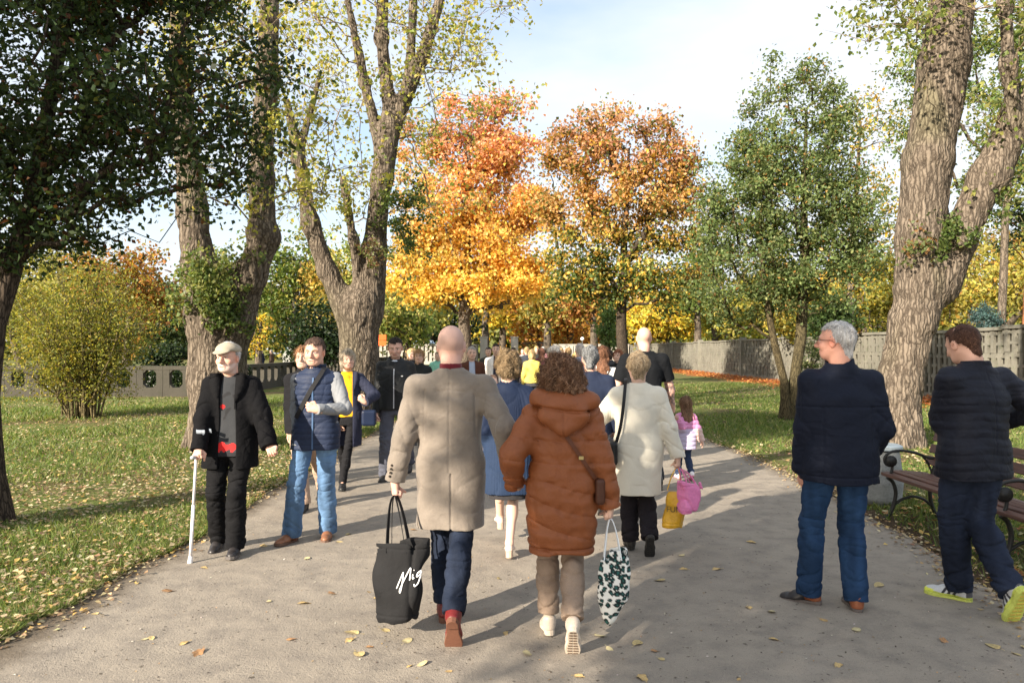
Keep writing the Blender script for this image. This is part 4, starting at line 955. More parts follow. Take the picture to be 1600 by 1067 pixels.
bg('far orange tree above the crowd', 845, 110, [(845, 480, 40, 40), (835, 520, 32, 22)], ORA, 110, n=60)
bg('far rust coloured tree to the right of the gate pillars', 892, 115, [(890, 480, 42, 38), (880, 525, 36, 20)], ORA, 111, n=60)
bg('grey trunked tree with tan leaves beside the green column', 929, 70, [(925, 455, 32, 35), (905, 480, 25, 25)], ORB, 112, n=40)
bg('clipped pale green conifer column', 949, 58, [(949, 500, 11, 42), (950, 525, 12, 22)], pal((3, (.16, .25, .09)), (1, (.22, .32, .12))), 113, n=60, per=60, rc=.5, ls=.25, name='column_conifer')
bg('golden yellow tree beyond the far end of the right wall', 1030, 84, [(1020, 495, 45, 32), (1070, 490, 40, 36), (1000, 510, 30, 22)], YEL, 114, n=90)
bg('lime yellow tree behind the right wall next to the green oak', 1120, 70, [(1110, 480, 40, 40), (1160, 500, 45, 26)], pal((3, (.40, .38, .06)), (2, (.20, .26, .06)), (1, (.5, .4, .06))), 115, n=70)
bg('dark green tree seen through the trunk of the green oak', 1090, 60, [(1090, 430, 40, 45), (1060, 470, 28, 30)], GRN, 116, n=50)
bg('tall sparse tree with yellow leaves behind the green oak', 1325, 33, [(1345, 190, 55, 45), (1350, 270, 55, 60), (1330, 370, 55, 60), (1310, 450, 50, 40), (1385, 330, 40, 60)], pal((3, (.50, .33, .04)), (2, (.34, .30, .06)), (2, (.14, .18, .05))), 117, n=110, per=26, rc=.55, ls=.17)
bg('round dark bush just behind the right wall', 1303, 30, [(1303, 490, 26, 28), (1290, 505, 22, 20)], pal((3, (.05, .085, .025)), (1, (.09, .13, .04))), 118, n=50, name='bush', cat='bush')
bg('yellow bush behind the right wall left of the round dark one', 1245, 36, [(1235, 500, 32, 26), (1262, 480, 24, 30)], pal((3, (.40, .32, .06)), (2, (.18, .20, .05))), 119, n=50, name='bush', cat='bush')
bg('tall green tree behind the leaning poplar', 1560, 25, [(1545, 110, 60, 90), (1590, 240, 50, 70), (1425, 190, 40, 65), (1420, 110, 30, 40), (1530, 260, 40, 60), (1600, 30, 50, 70)], pal((4, (.11, .17, .05)), (2, (.20, .25, .07)), (1, (.34, .30, .07))), 120, n=230, per=50, rc=.5, ls=.13)
bg('yellow green tree at the right edge behind the wall', 1545, 40, [(1540, 440, 55, 45), (1600, 450, 50, 50), (1500, 480, 40, 32), (1650, 420, 50, 60)], pal((4, (.40, .34, .07)), (3, (.28, .28, .07)), (1, (.50, .30, .06))), 121, n=130)
bg('small blue grey spruce peeking over the right wall', 1538, 25, [(1538, 500, 20, 18), (1537, 487, 12, 14), (1552, 508, 14, 12)], pal((3, (.07, .13, .13)), (1, (.12, .20, .20))), 122, n=60, per=60, rc=.16, ls=.07, name='blue_spruce')
bg('open crowned pine with orange bark at the right edge', 1596, 27, [(1600, 360, 40, 30), (1580, 330, 26, 20), (1630, 270, 40, 50), (1575, 385, 18, 12)], pal((3, (.05, .08, .03)), (1, (.10, .13, .05))), 123, n=60, per=45, rc=.42, ls=.13, name='pine_tree', bcol=(2.0, 1.1, .7))
bg('green tree crown above the wall near the leaning poplar', 1395, 38, [(1400, 430, 30, 40), (1375, 480, 34, 28)], OLV, 124, n=50)
bg('grey green willow at the far left behind the fence', 300, 60, [(265, 490, 40, 50), (320, 470, 40, 40)], pal((2, (.13, .18, .06)), (2, (.26, .27, .08))), 125, n=60)
bg('yellow leafed sapling beyond the fence between the poplars', 402, 33, [(400, 530, 18, 28), (408, 505, 12, 18)], YEL, 126, n=26, per=18, ls=.16, rc=.5, name='sapling')

bg('light green tree between the forked poplar and the great one', 350, 52, [(345, 470, 45, 55), (320, 430, 35, 40), (380, 500, 35, 40)], pal((3, (.20, .26, .08)), (2, (.30, .32, .10)), (1, (.42, .34, .10))), 140, n=80)
bg('tall green yellow tree at the far left above the shrub', 110, 52, [(90, 420, 60, 60), (140, 460, 55, 50), (40, 440, 50, 60)], pal((3, (.24, .24, .06)), (2, (.34, .30, .08)), (1, (.16, .19, .05))), 141, n=90)
bg('dark green spruce behind the shrub', 240, 48, [(235, 500, 22, 50), (235, 450, 12, 40), (262, 520, 22, 30)], pal((3, (.05, .08, .03)), (1, (.09, .12, .04))), 142, n=60)
bg('amber tree beyond the fence left of the orange sign', 520, 70, [(520, 450, 40, 45), (490, 490, 40, 35), (560, 500, 35, 30)], pal((3, (.42, .36, .10)), (2, (.26, .27, .08))), 143, n=60)
bg('yellow green tree low behind the orange maple', 640, 78, [(640, 450, 40, 50), (680, 480, 50, 35), (610, 500, 30, 36)], pal((3, (.36, .34, .09)), (2, (.22, .26, .08))), 144, n=70)
bg('green gold tree between the two maples', 858, 90, [(858, 470, 30, 42), (845, 440, 22, 30)], pal((3, (.36, .30, .07)), (2, (.20, .22, .06)), (1, (.50, .28, .07))), 145, n=50)
bg('olive tree behind the wall left of the leaning poplar', 1210, 50, [(1200, 440, 45, 50), (1240, 470, 40, 40), (1170, 490, 40, 30)], OLV, 146, n=70)
bg('gold and green tree behind the wall beside the leaning poplar', 1350, 46, [(1350, 440, 40, 50), (1320, 480, 40, 34), (1390, 470, 36, 40)], pal((3, (.36, .30, .07)), (3, (.16, .20, .05))), 147, n=80)
bg('ochre tree closing the gap at the right edge', 1500, 52, [(1500, 440, 50, 45), (1560, 400, 50, 50), (1620, 420, 60, 70)], pal((3, (.36, .28, .07)), (2, (.22, .24, .06)), (1, (.40, .22, .06))), 148, n=100)
hg_ = empty('hedge', (-18, 28.6, 0)); tag(hg_, 'low dark ivy hedge growing close behind the fence with the octagonal openings', 'hedge'); rs = np.random.RandomState(55); n = 16000
leaf_mesh('foliage', np.c_[rs.uniform(-8, 7.6, n), rs.uniform(-.5, .5, n), rs.rand(n) ** .8 * (.95 + .15 * np.sin(np.arange(n)))], .13, DGR(np.zeros((n, 3)), None, rs), 56, leafmat('leaf'), hg_)
m = MB(); m.tube([(-7.8, 0, .15), (7.4, 0, .15)], .05, 6); m.build('stems', BK_F, hg_)
# shrub with many stems
rs = np.random.RandomState(77); bS = (-10.6, 17.9, 0); rS = empty('shrub', bS); tag(rS, 'broad yellow green shrub of many arching stems on the left lawn', 'shrub')
m = MB(); m.col = (1.2, 1.2, .8); tips = []
for i in range(46):
    a = rs.uniform(0, 6.28); sp = rs.uniform(.1, 1.0); r_ = 1.95 * sp; zt = 4.0 * math.sqrt(1 - (sp * .8) ** 2) * rs.uniform(.6, 1.0); d = np.array([math.cos(a), math.sin(a), 0]); b0 = d * rs.uniform(.05, .4)
    pts = [b0 + d * (r_ - .2) * t ** 1.5 + np.array([0, 0, zt * (t ** .85)]) + rs.normal(size=3) * .05 for t in np.linspace(0, 1, 8)]; pts[0][2] = -.05
    m.tube(pts, np.linspace(.028, .006, 8), 5)
    for p in pts[2:]:
        for q in range(3): e = p + rs.normal(size=3) * [.32, .32, .26]; m.tube([p, (p + e) / 2 + [0, 0, .04], e], [.007, .005, .003], 4); tips.append(e)
m.build('stems', BK_F, rS); tips = np.array(tips); per = 26; P = np.repeat(tips, per, 0) + rs.normal(size=(len(tips) * per, 3)) * .15
P = P[P[:, 2] > .35]; leaf_mesh('foliage', P, .075, pal((4, (.30, .28, .045)), (3, (.20, .21, .04)), (2, (.12, .15, .035)), (.6, (.45, .33, .06)))(P, None, rs), 78, leafmat('leaf'), rS, aspect=.55)
# small variegated bush by the wall
bg('small variegated bush in front of the right wall', 1268, 21, [(1268, 560, 16, 30), (1262, 585, 16, 24), (1278, 590, 12, 20)], pal((3, (.10, .15, .05)), (2, (.40, .40, .22))), 130, n=50, per=36, ls=.075, rc=.18, name='bush', cat='bush', group=None, tk=.1)
bg('dark juniper beside the low fence behind the shrub', 268, 29, [(265, 555, 24, 18), (240, 560, 24, 14)], DGR, 131, n=40, per=50, ls=.14, rc=.4, name='juniper', cat='bush', tk=.2)

# trees behind the camera, out of the picture: they shade the right foreground and the dark oak
tree('lime_tree', 'leafy lime tree behind the viewer that shades the right side of the path', 'tree', (-5.75, -3.25, 0), [(0, 0, 0, .22), (0, 0, 3, .17), (0, 0, 6, .08)], [(0, 0, 5.6, 1.15, 1.1, 1.6), (.75, -.8, 5.5, .9, .9, 1.4), (-.7, .6, 5.9, .5, .6, .7)], 260, 80, .11, .4, GR, 201, BK_D)
tree('lime_tree', 'taller lime tree behind the viewer on the left that shades the dark oak', 'tree', (-11.2, .0, 0), [(0, 0, 0, .35), (0, 0, 5, .25), (0, 0, 9, .1)], [(0, 0, 9.2, 2.6, 2.4, 1.9), (-1, .6, 8.6, 1.9, 1.9, 1.8)], 330, 60, .16, .6, GR, 202, BK_D)

# far wood closing the horizon
rs = np.random.RandomState(9); n = 46000; x = rs.uniform(-150, 150, n); y = 128 + 14 * rs.rand(n); hgt = 13.5 + 2.5 * np.sin(x * .13) + 1.8 * np.sin(x * .31 + 1) + 1.2 * np.sin(x * .9)
hgt = np.where((x > -12) & (x < 22), hgt * .62, hgt); z = hgt * rs.rand(n) ** .8
reg = np.floor(x / 7 + .6 * np.sin(x)).astype(int); CH_ = np.array([(.30, .26, .06), (.13, .17, .05), (.42, .24, .06), (.07, .10, .035), (.26, .27, .08), (.20, .22, .06)]); C = CH_[(reg * 7) % 6] * rs.uniform(.7, 1.25, n)[:, None]
w = leaf_mesh('far_wood', np.c_[x, y, z], 1.5, C, 10, leafmat('leaf')); tag(w, 'mixed autumn wood closing the horizon behind everything', 'wood', kind='stuff')

# grass blades
def blades(name, label, n, fx, seed, hh=.06, ww=.006):
    rs = np.random.RandomState(seed); x, y = fx(rs, n); n = len(x)
    pn = nz3((x, y, 0 * x), (1.1, 1.1, 1), 99); keep = rs.rand(n) < np.clip(.62 - .62 * pn, .04, 1); x, y = x[keep], y[keep]; n = len(x); pn = pn[keep]
    sc = np.clip(y / 6, .8, 3.0); a = rs.uniform(0, 6.28, n); h_ = hh * rs.uniform(.4, 1.25, n) * (1 - .25 * np.clip(pn, -1, 1)) * (.8 + .2 * sc); w_ = ww * sc * rs.uniform(.7, 1.3, n); lean = rs.normal(size=(n, 2)) * h_[:, None] * .7
    B0 = np.c_[x - np.cos(a) * w_, y - np.sin(a) * w_, np.full(n, -.002)]; B1 = np.c_[x + np.cos(a) * w_, y + np.sin(a) * w_, np.full(n, -.002)]; T_ = np.c_[x + lean[:, 0], y + lean[:, 1], h_]
    V = np.stack([B0, B1, T_], 1).reshape(-1, 3); CC = np.array([(.105, .165, .036), (.155, .215, .055), (.24, .26, .085), (.36, .32, .16), (.075, .12, .03)])
    C = CC[rs.choice(5, n, p=(.33, .30, .18, .07, .12))] * rs.uniform(.75, 1.25, n)[:, None]
    tag(link(name, np_mesh(name, V, np.arange(n * 3).reshape(n, 3), np.repeat(C, 3, 0), smooth=False), leafmat('leaf')), label, 'grass', kind='stuff')
def fl(rs, n):
    y = 3.2 + 22 * rs.rand(n) ** 2.0; x = edge_l(y) + .03 - 16 * rs.rand(n) ** 1.6 * np.clip(y / 9, .35, 1.2); return x, y
def fr(rs, n):
    y = 7.5 + 30 * rs.rand(n) ** 1.7; x = edge_r(y) + .02 + 10.0 * rs.rand(n) ** 1.1; return x, y
blades('grass', 'green grass of the left lawn beside the path', 230000, fl, 301)
blades('grass', 'green grass of the right lawn up to the concrete wall', 110000, fr, 302, hh=.05)
def fb(rs, n): y = 4.3 + 4.0 * rs.rand(n); return edge_r(y) + .12 + 2.5 * rs.rand(n) ** .8, y
blades('grass', 'sparse grass under and around the park bench', 9000, fb, 303, hh=.09)

# fallen leaves
LF = np.array([(.46, .36, .21), (.36, .25, .14), (.26, .17, .09), (.52, .44, .27), (.20, .13, .08), (.50, .34, .12), (.40, .32, .20)])
def litter(name, label, x, y, size, seed, pal_=LF, zmax=.05):
    rs = np.random.RandomState(seed); n = len(x); P = np.c_[x, y, .008 + rs.rand(n) ** 2 * zmax]
    tag(leaf_mesh(name, P, size, pal_[rs.randint(0, len(pal_), n)], seed, leafmat('dry_leaf', .15, .7), flat=.8, aspect=.75), label, 'leaves', kind='stuff')
rs = np.random.RandomState(5); x, y = fl(rs, 70000); kp = nz3((x, y, 0 * x), (.8, .8, 1), 5) + rs.normal(size=len(x)) * .5 + .5 * (y > 8) > -.12; litter('fallen_leaves', 'dry tan leaves scattered over the left lawn', x[kp], y[kp], .046, 6)
x, y = fr(rs, 16000); kp = nz3((x, y, 0 * x), (.6, .6, 1), 6) + rs.normal(size=len(x)) * .5 > .35; litter('fallen_leaves', 'dry leaves scattered over the right lawn', x[kp], y[kp], .07, 7)
x = 14.25 - np.abs(rs.normal(size=9000)) * .9; y = 16 + 60 * rs.rand(9000) ** 1.3; litter('fallen_leaves', 'band of rust orange leaves drifted along the foot of the right wall', x, y, .13, 8, np.array([(.50, .17, .04), (.36, .11, .03), (.55, .28, .08), (.30, .10, .04)]), .14)
x, y = fb(rs, 1500); litter('fallen_leaves', 'brown and yellow leaves lying in the bed around the bench', x, y, .075, 9, np.array([(.40, .25, .09), (.30, .13, .05), (.55, .42, .12), (.45, .40, .20), (.15, .08, .04)]), .06)
y = 3 + 30 * rs.rand(9000) ** 1.8; s_ = rs.rand(9000) < .6; wv_ = .5 + .5 * np.sin(y * 2.3) * np.sin(y * .9 + 1); x = np.where(s_, edge_l(y) + rs.normal(size=9000) * (.04 + .10 * wv_), edge_r(y) + rs.normal(size=9000) * (.05 + .11 * wv_)); litter('fallen_leaves', 'leaf crumbs gathered along both edges of the path', x, y, .036, 12, LF, .02)
def leaf_proto(seed, kind):
    rs = np.random.RandomState(seed); k = 18 if kind == 'lobed' else 14; V = []; F_ = []
    for i in range(k):
        a = 2 * math.pi * i / k; r = (1 + .35 * math.cos(a)) * .5
        if kind == 'lobed': r = .5 * (.72 + .38 * abs(math.cos(2.5 * a)))
        V.append((r * math.cos(a) * 1.15, r * math.sin(a) * .72, .05 * math.sin(a * 2 + seed) + .10 * abs(math.sin(a)) * .5 + .02))
    V.append((0, 0, .03)); F_ = [(i, (i + 1) % k, k) for i in range(k)]; V = np.array(V)
    sn = len(V); V = np.r_[V, [(-.45, -.012, .04), (-.45, .012, .04), (-.85, .02 + .1 * rs.rand(), .05), (-.85, 0, .05)]]; me = bpy.data.meshes.new('fallen_leaf'); me.from_pydata([tuple(q) for q in V], [], F_ + [(sn, sn + 1, sn + 2, sn + 3)]); me.update()
    base_ = np.array([(.46, .36, .17), (.40, .27, .12), (.50, .43, .24), (.34, .19, .09), (.45, .32, .14)])[seed % 5]
    a = me.color_attributes.new('Col', 'FLOAT_COLOR', 'POINT')
    a.data.foreach_set('color', np.c_[np.clip(base_ * rs.uniform(.75, 1.15, (len(V), 1)), 0, 1), np.ones(len(V))].astype(np.float32).ravel())
    me.materials.append(cloth('dead_leaf', rough=.75, bump=.3, scale=60, var=.25)); return me
protos = [leaf_proto(i, 'lobed' if i in (3, 4) else 'oval') for i in range(5)]
spots = [(288, 1006), (310, 1021), (577, 926), (588, 936), (553, 990), (600, 985), (578, 1012), (703, 1050), (790, 990), (935, 994), (995, 1007), (1024, 1018), (1032, 1030), (1068, 890), (1066, 868), (1028, 908), (1175, 848), (1285, 969), (1310, 1040), (1338, 986), (1372, 916), (1475, 1003), (1155, 1062), (1120, 890), (1170, 950), (545, 835), (512, 818), (735, 870), (780, 905), (225, 1000), (150, 960), (455, 1000), (640, 1042), (1210, 1000), (1205, 956), (1555, 1012), (1585, 1022), (1440, 880), (905, 1058), (420, 940), (860, 900)]
rs = np.random.RandomState(31); pos = [G(u, v)[:2] for u, v in spots] + [(rs.uniform(-2.6, 3.4), 3.6 + 22 * rs.rand() ** 1.5) for _ in range(70)]
for i, (x, y) in enumerate(pos):
    o = bpy.data.objects.new('fallen_leaf', protos[(i * 3) % 5 if i % 4 else 4 if i % 8 == 0 else 0]); COL.objects.link(o); o.location = (x, y, .006); o.rotation_euler = (rs.normal() * .12, rs.normal() * .12, rs.uniform(0, 6.28)); s_ = rs.uniform(.042, .082) * (.6 if i % 5 == 2 else 1); o.scale = (s_, s_, s_)
    tag(o, 'dry yellow or brown leaf lying alone on the asphalt path', 'leaf', 'single leaves fallen on the path')
rs = np.random.RandomState(41); n = 2600; x = rs.uniform(-2.7, 3.3, n); y = 3.2 + 14 * rs.rand(n) ** 1.6
gp_ = leaf_mesh('grit', np.c_[x, y, np.full(n, .007)], .014, np.array([(.10, .08, .06), (.42, .38, .32), (.06, .045, .035), (.30, .2, .1)])[rs.randint(0, 4, n)], 42, cloth('grit', rough=.9), flat=.8); tag(gp_, 'fine grit and leaf crumbs strewn over the asphalt', 'grit', kind='stuff')

# ------------------------------------------------------------------ walls, fences, gate
def conc(name, c, var=.25):
    m, nt, b = new_mat(name); N, L = nt.nodes, nt.links; g = N.new('ShaderNodeNewGeometry').outputs['Position']
    a = noise(N, L, g, 1.3, 6, .65); f_ = noise(N, L, g, 30, 4, .7); cc = ramp(N, L, a, [(.3, tuple(v * (1 - var) for v in c)), (.6, c), (.8, tuple(v * (1 + var * .5) for v in c))])
    cc = mixn(N, L, mth(N, L, 'MULTIPLY', sstep(N, L, f_, .5, .7), .4), cc, tuple(v * .5 for v in c)); cc = mixn(N, L, mth(N, L, 'MULTIPLY', sstep(N, L, noise(N, L, g, 3.5, 5, .6), .55, .7), .5), cc, (c[0] * .55, c[1] * .68, c[2] * .45))
    L.new(cc, b.inputs['Base Color']); b.inputs['Roughness'].default_value = .92; bp = N.new('ShaderNodeBump'); bp.inputs['Distance'].default_value = .01; L.new(f_, bp.inputs['Height']); L.new(bp.outputs[0], b.inputs['Normal']); return m
CW = conc('wall_concrete', (.200, .192, .158), .35); CD = conc('dark_concrete_and_gap_shade', (.075, .068, .054)); CL = conc('light_concrete', (.40, .38, .34))
# openwork panel: 2.4 m long, two courses of staggered upright blocks linked by short cross bars
def panel_mesh(L_=2.4, H_=2.35):
    m = MB(); n = 8; w = L_ / n
    m.box((0, L_ / 2, .12), (.20, L_ - .01, .24)); m.box((0, L_ / 2, H_ - .04), (.26, L_ - .008, .10))
    for r in range(3):
        z0 = .24 + r * (H_ - .33) / 3; hh = (H_ - .33) / 3
        for i in range(n):
            y0 = (i + .5) * w; o_ = .045 if (i + r) % 2 else -.045
            m.box((-.02 - .02 * ((i + r) % 2), y0, z0 + hh / 2), (.085, w * .46, hh - .004))
            if (i + r) % 2: m.box((-.035, y0, z0 + hh * .86), (.085, w * 1.02, .10)); 
            else: m.box((-.03, y0, z0 + hh * .40), (.075, w * .98, .09))
    return m
rw = empty('concrete_wall', (14.45, 16.4, 0)); tag(rw, 'long openwork concrete wall of staggered blocks along the right lawn', 'wall')
p0 = panel_mesh().build('panel', CW, rw)
mbk = MB(); mbk.box((.060, 1.2, 1.28), (.03, 2.39, 2.06)); k0 = mbk.build('gap_shade', CD, rw)  # dark sheet added behind the open slots, its colour stands in for shade
for i in range(1, 31):
    c = k0.copy(); COL.objects.link(c); c.parent = rw; c.location = (0, 2.4 * i, .03 * math.sin(i * 1.7))
    c = p0.copy(); COL.objects.link(c); c.parent = rw; c.location = (0, 2.4 * i, .03 * math.sin(i * 1.7))
m = MB(); m.box((0, 0, 1.24), (.36, .30, 2.5)); pst = m.build('post', CW, rw, bevel=.01); pst.location = (-.02, -.02, 0)
for y_ in (14.4, 28.8, 39.0, 48.0):
    c = pst.copy(); COL.objects.link(c); c.parent = rw; c.location = (-.02, y_ - .02, 0)
# low balustrade
def bal_mesh(w=.95, H_=1.10):
    m = MB(); m.box((w / 2, 0, .16), (w - .012, .26, .32)); m.box((w / 2, 0, H_ - .07), (w - .008, .24, .14)); m.box((.12, 0, .64), (.24 - .012, .22, .64)); m.box((w - .12, 0, .64), (.24 - .012, .22, .64))
    for sx_ in (0, 1):
        for sz in (0, 1):
            xx = .24 - .008 if sx_ == 0 else w - .24 + .008; zz = .318 if sz == 0 else .962; dx = .13 if sx_ == 0 else -.13; dz = .13 if sz == 0 else -.13
            m.add([(xx, -.10, zz), (xx + dx, -.10, zz), (xx, -.10, zz + dz), (xx, .10, zz), (xx + dx, .10, zz), (xx, .10, zz + dz)], [(0, 1, 2), (3, 5, 4), (0, 3, 4, 1), (1, 4, 5, 2), (2, 5, 3, 0)])
    return m
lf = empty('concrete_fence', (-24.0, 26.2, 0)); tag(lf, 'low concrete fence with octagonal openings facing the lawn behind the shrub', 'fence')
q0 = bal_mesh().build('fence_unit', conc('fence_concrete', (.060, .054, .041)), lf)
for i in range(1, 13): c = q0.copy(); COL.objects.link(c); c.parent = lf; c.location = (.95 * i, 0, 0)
l2 = empty('concrete_fence', (-10.7, 26.6, 0)); tag(l2, 'low dark concrete fence running beside the path toward the gate', 'fence')
q1 = link('fence_unit', bal_mesh().build('tmp', CD).data, None, l2); bpy.data.objects.remove([o for o in bpy.data.objects if o.name == 'tmp'][0])
q1.rotation_euler = (0, 0, R(91.0))
for i in range(1, 42): c = q1.copy(); COL.objects.link(c); c.parent = l2; c.location = (.95 * i * math.cos(R(91)), .95 * i * math.sin(R(91)), 0)
m = MB(); m.box((0, -.2, .6), (.34, .34, 1.2)); m.build('post', CD, l2, bevel=.01)
# pale fence and gate pillars at the end
gf_ = empty('pale_fence', (-17, 87, 0)); tag(gf_, 'pale openwork concrete fence left of the gate pillars', 'fence')
m = MB(); m.box((6.5, 0, .2), (13, .3, .4)); m.box((6.5, 0, 2.36), (13, .36, .16)); m.box((6.5, .1, 1.3), (12.9, .04, 2.0))
for i in range(26): m.box((.25 + i * .5, 0, 1.3), (.22, .22, 1.96))
for i in range(25): m.box((.5 + i * .5, 0, .9 + .7 * (i % 2)), (.30, .2, .16))
m.build('panel', CL, gf_)
for u_, nm_ in ((756, 'left'), (804, 'right')):
    p = empty('gate_pillar', ((u_ - 800) / F * 86, 86, 0)); tag(p, 'tall square concrete gate pillar, the %s one of the pair' % nm_, 'pillar', 'gate pillars'); m = MB(); m.box((0, 0, 1.6), (.86, .86, 3.2)); m.build('shaft', CL, p, bevel=.02); m = MB(); m.box((0, 0, 3.27), (1.0, 1.0, .14)); m.build('cap', CL, p, bevel=.02)
rg = empty('iron_gate', (.9, 86, 0)); tag(rg, 'dark iron gate leaf beside the right gate pillar', 'gate'); m = MB(); m.col = (.03, .03, .03)
for i in range(22): m.tube([(.15 * i, 0, .1), (.15 * i, 0, 2.7)], .02, 6)
m.box((1.6, 0, 2.6), (3.3, .05, .06)); m.box((1.6, 0, .3), (3.3, .05, .06)); m.build('bars', cloth('iron', rough=.5, bump=.1, metallic=.5), rg)
fr_ = empty('concrete_wall', (5.0, 88, 0)); tag(fr_, 'grey concrete wall closing the view to the right of the iron gate', 'wall'); m = MB(); m.box((4.6, 0, 1.2), (9.2, .3, 2.3)); m.box((4.6, 0, 2.4), (9.3, .4, .12))
for i in range(18): m.box((.3 + .5 * i, -.2, 1.2), (.22, .14, 2.1))
m.build('panel', CL, fr_)
# orange sign on its post, sunshades of the stalls, a white stone
sg = empty('orange_sign', W(596, 548, 46) * [1, 1, 0]); tag(sg, 'orange sign boards on an orange post beside the great poplar', 'sign')
m = MB(); m.col = (.75, .17, .02); m.tube([(-.28, 0, 0), (-.28, 0, 2.6)], .05, 8); m.build('post', cloth('orange_paint', rough=.5, bump=.05), sg); m = MB(); m.col = (.80, .12, .02); m.box((.03, -.06, 2.50), (.56, .04, .34)); m.box((.03, -.06, 2.13), (.54, .04, .32)); m.build('board', cloth('orange_paint'), sg)
for u_, w_, cl_ in ((664, 1.9, 'wide pale blue market sunshade behind the pale fence'), (640, 1.2, 'smaller white market sunshade behind the pale fence')):
    o = empty('sunshade', (((u_ - 800) / F * 93), 93, 0)); tag(o, cl_, 'sunshade'); m = MB(); m.col = (.45, .60, .78) if w_ > 1.5 else (.7, .72, .75); k = 14
    V = [(w_ * math.cos(2 * math.pi * i / k), w_ * math.sin(2 * math.pi * i / k), 2.55) for i in range(k)] + [(w_ * .55 * math.cos(2 * math.pi * i / k), w_ * .55 * math.sin(2 * math.pi * i / k), 2.95) for i in range(k)] + [(0, 0, 3.1)]
    m.add(V, [(i, (i + 1) % k, k + (i + 1) % k, k + i) for i in range(k)] + [(k + i, k + (i + 1) % k, 2 * k) for i in range(k)]); m.build('canopy', cloth('canvas_shade', rough=.8), o, smooth=True); m = MB(); m.col = (.5, .5, .5); m.tube([(0, 0, 0), (0, 0, 3.0)], .03, 8); m.build('pole', cloth('iron'), o)
for u_, v_, Y_, w_, h_, lb in ((456, 556, 40, .9, 1.75, 'white upright stone beside the dark yew'), (250, 590, 34, 1.0, .8, 'pale grey gravestone seen through the low fence'), (212, 588, 36, .8, .7, 'small grey gravestone left of the pale one'), (60, 592, 33, 1.2, .75, 'grey gravestone behind the fence at the far left')):
    o = empty('gravestone', ((u_ - 800) / F * Y_, Y_, 0)); tag(o, lb, 'gravestone'); m = MB(); m.col = (.30, .30, .28); m.prism([(-w_ / 2, 0), (w_ / 2, 0), (w_ / 2, h_ * .85), (w_ * .3, h_), (-w_ * .3, h_), (-w_ / 2, h_ * .85)], rotx(R(90)), .18, (0, 0, 0)); m.build('slab', cloth('stone', rough=.7, bump=.2), o, bevel=.01); m = MB(); m.col = (.4, .4, .38); m.box((0, -.09, .06), (w_ + .3, .5, .12)); m.build('base', cloth('stone'), o)
lp = empty('street_lamp', ((910 - 800) / F * 75, 75, 0)); tag(lp, 'slim lamp post with a white globe above the crowd', 'lamp'); m = MB(); m.col = (.1, .1, .1); m.tube([(0, 0, 0), (0, 0, 2.7)], .05, 8); m.build('post', cloth('iron'), lp)
f_ = Field((-.3, -.3, 2.6), (.3, .3, 3.2), .04); f_.ell((0, 0, 2.88), (.2, .2, .2), k=0); f_.build('globe', cloth('opal_glass', rough=.2, bump=0), (.85, .85, .82), lp)

# ------------------------------------------------------------------ bench and litter bin
WOOD, nt, b = new_mat('bench_wood'); N, L = nt.nodes, nt.links; tcn = N.new('ShaderNodeTexCoord'); mpn = N.new('ShaderNodeMapping'); mpn.inputs['Scale'].default_value = (30, 1.5, 30); L.new(tcn.outputs['Object'], mpn.inputs[0])
a = noise(N, L, mpn.outputs[0], 2, 5, .6); L.new(ramp(N, L, a, [(.3, (.050, .022, .016)), (.6, (.105, .045, .032)), (.8, (.14, .07, .05))]), b.inputs['Base Color']); b.inputs['Roughness'].default_value = .5
bp = N.new('ShaderNodeBump'); bp.inputs['Distance'].default_value = .003; L.new(a, bp.inputs['Height']); L.new(bp.outputs[0], b.inputs['Normal'])
bench = empty('park_bench', (3.70, 6.2, 0)); tag(bench, 'park bench of brown slats on scrolled iron frames, facing the path', 'bench')
IR = cloth('cast_iron', rough=.45, bump=.15, metallic=.3, scale=80)
y0, y1 = -1.15, 1.05
for i, (xx, zz, tl) in enumerate([(.035, .425, -.10), (.125, .440, .0), (.215, .440, .04), (.305, .432, .06), (.395, .425, .08)]):
    m = MB(); m.box((xx, (y0 + y1) / 2, zz), (.078, y1 - y0, .034), M=roty(tl)); m.build('slat', WOOD, bench, bevel=.006)
for i in range(3):
    m = MB(); zz = .56 + .115 * i; m.box((.465 + .038 * i, (y0 + y1) / 2, zz), (.030, y1 - y0, .088), M=roty(.33)); m.build('slat', WOOD, bench, bevel=.006)
def curve(pts, n=24):
    pts = np.array(pts, float); t = np.linspace(0, len(pts) - 1, n); P = np.stack([np.interp(t, range(len(pts)), pts[:, k]) for k in range(pts.shape[1])], 1)
    for _ in range(3): P[1:-1] = (P[:-2] + 2 * P[1:-1] + P[2:]) / 4
    return P
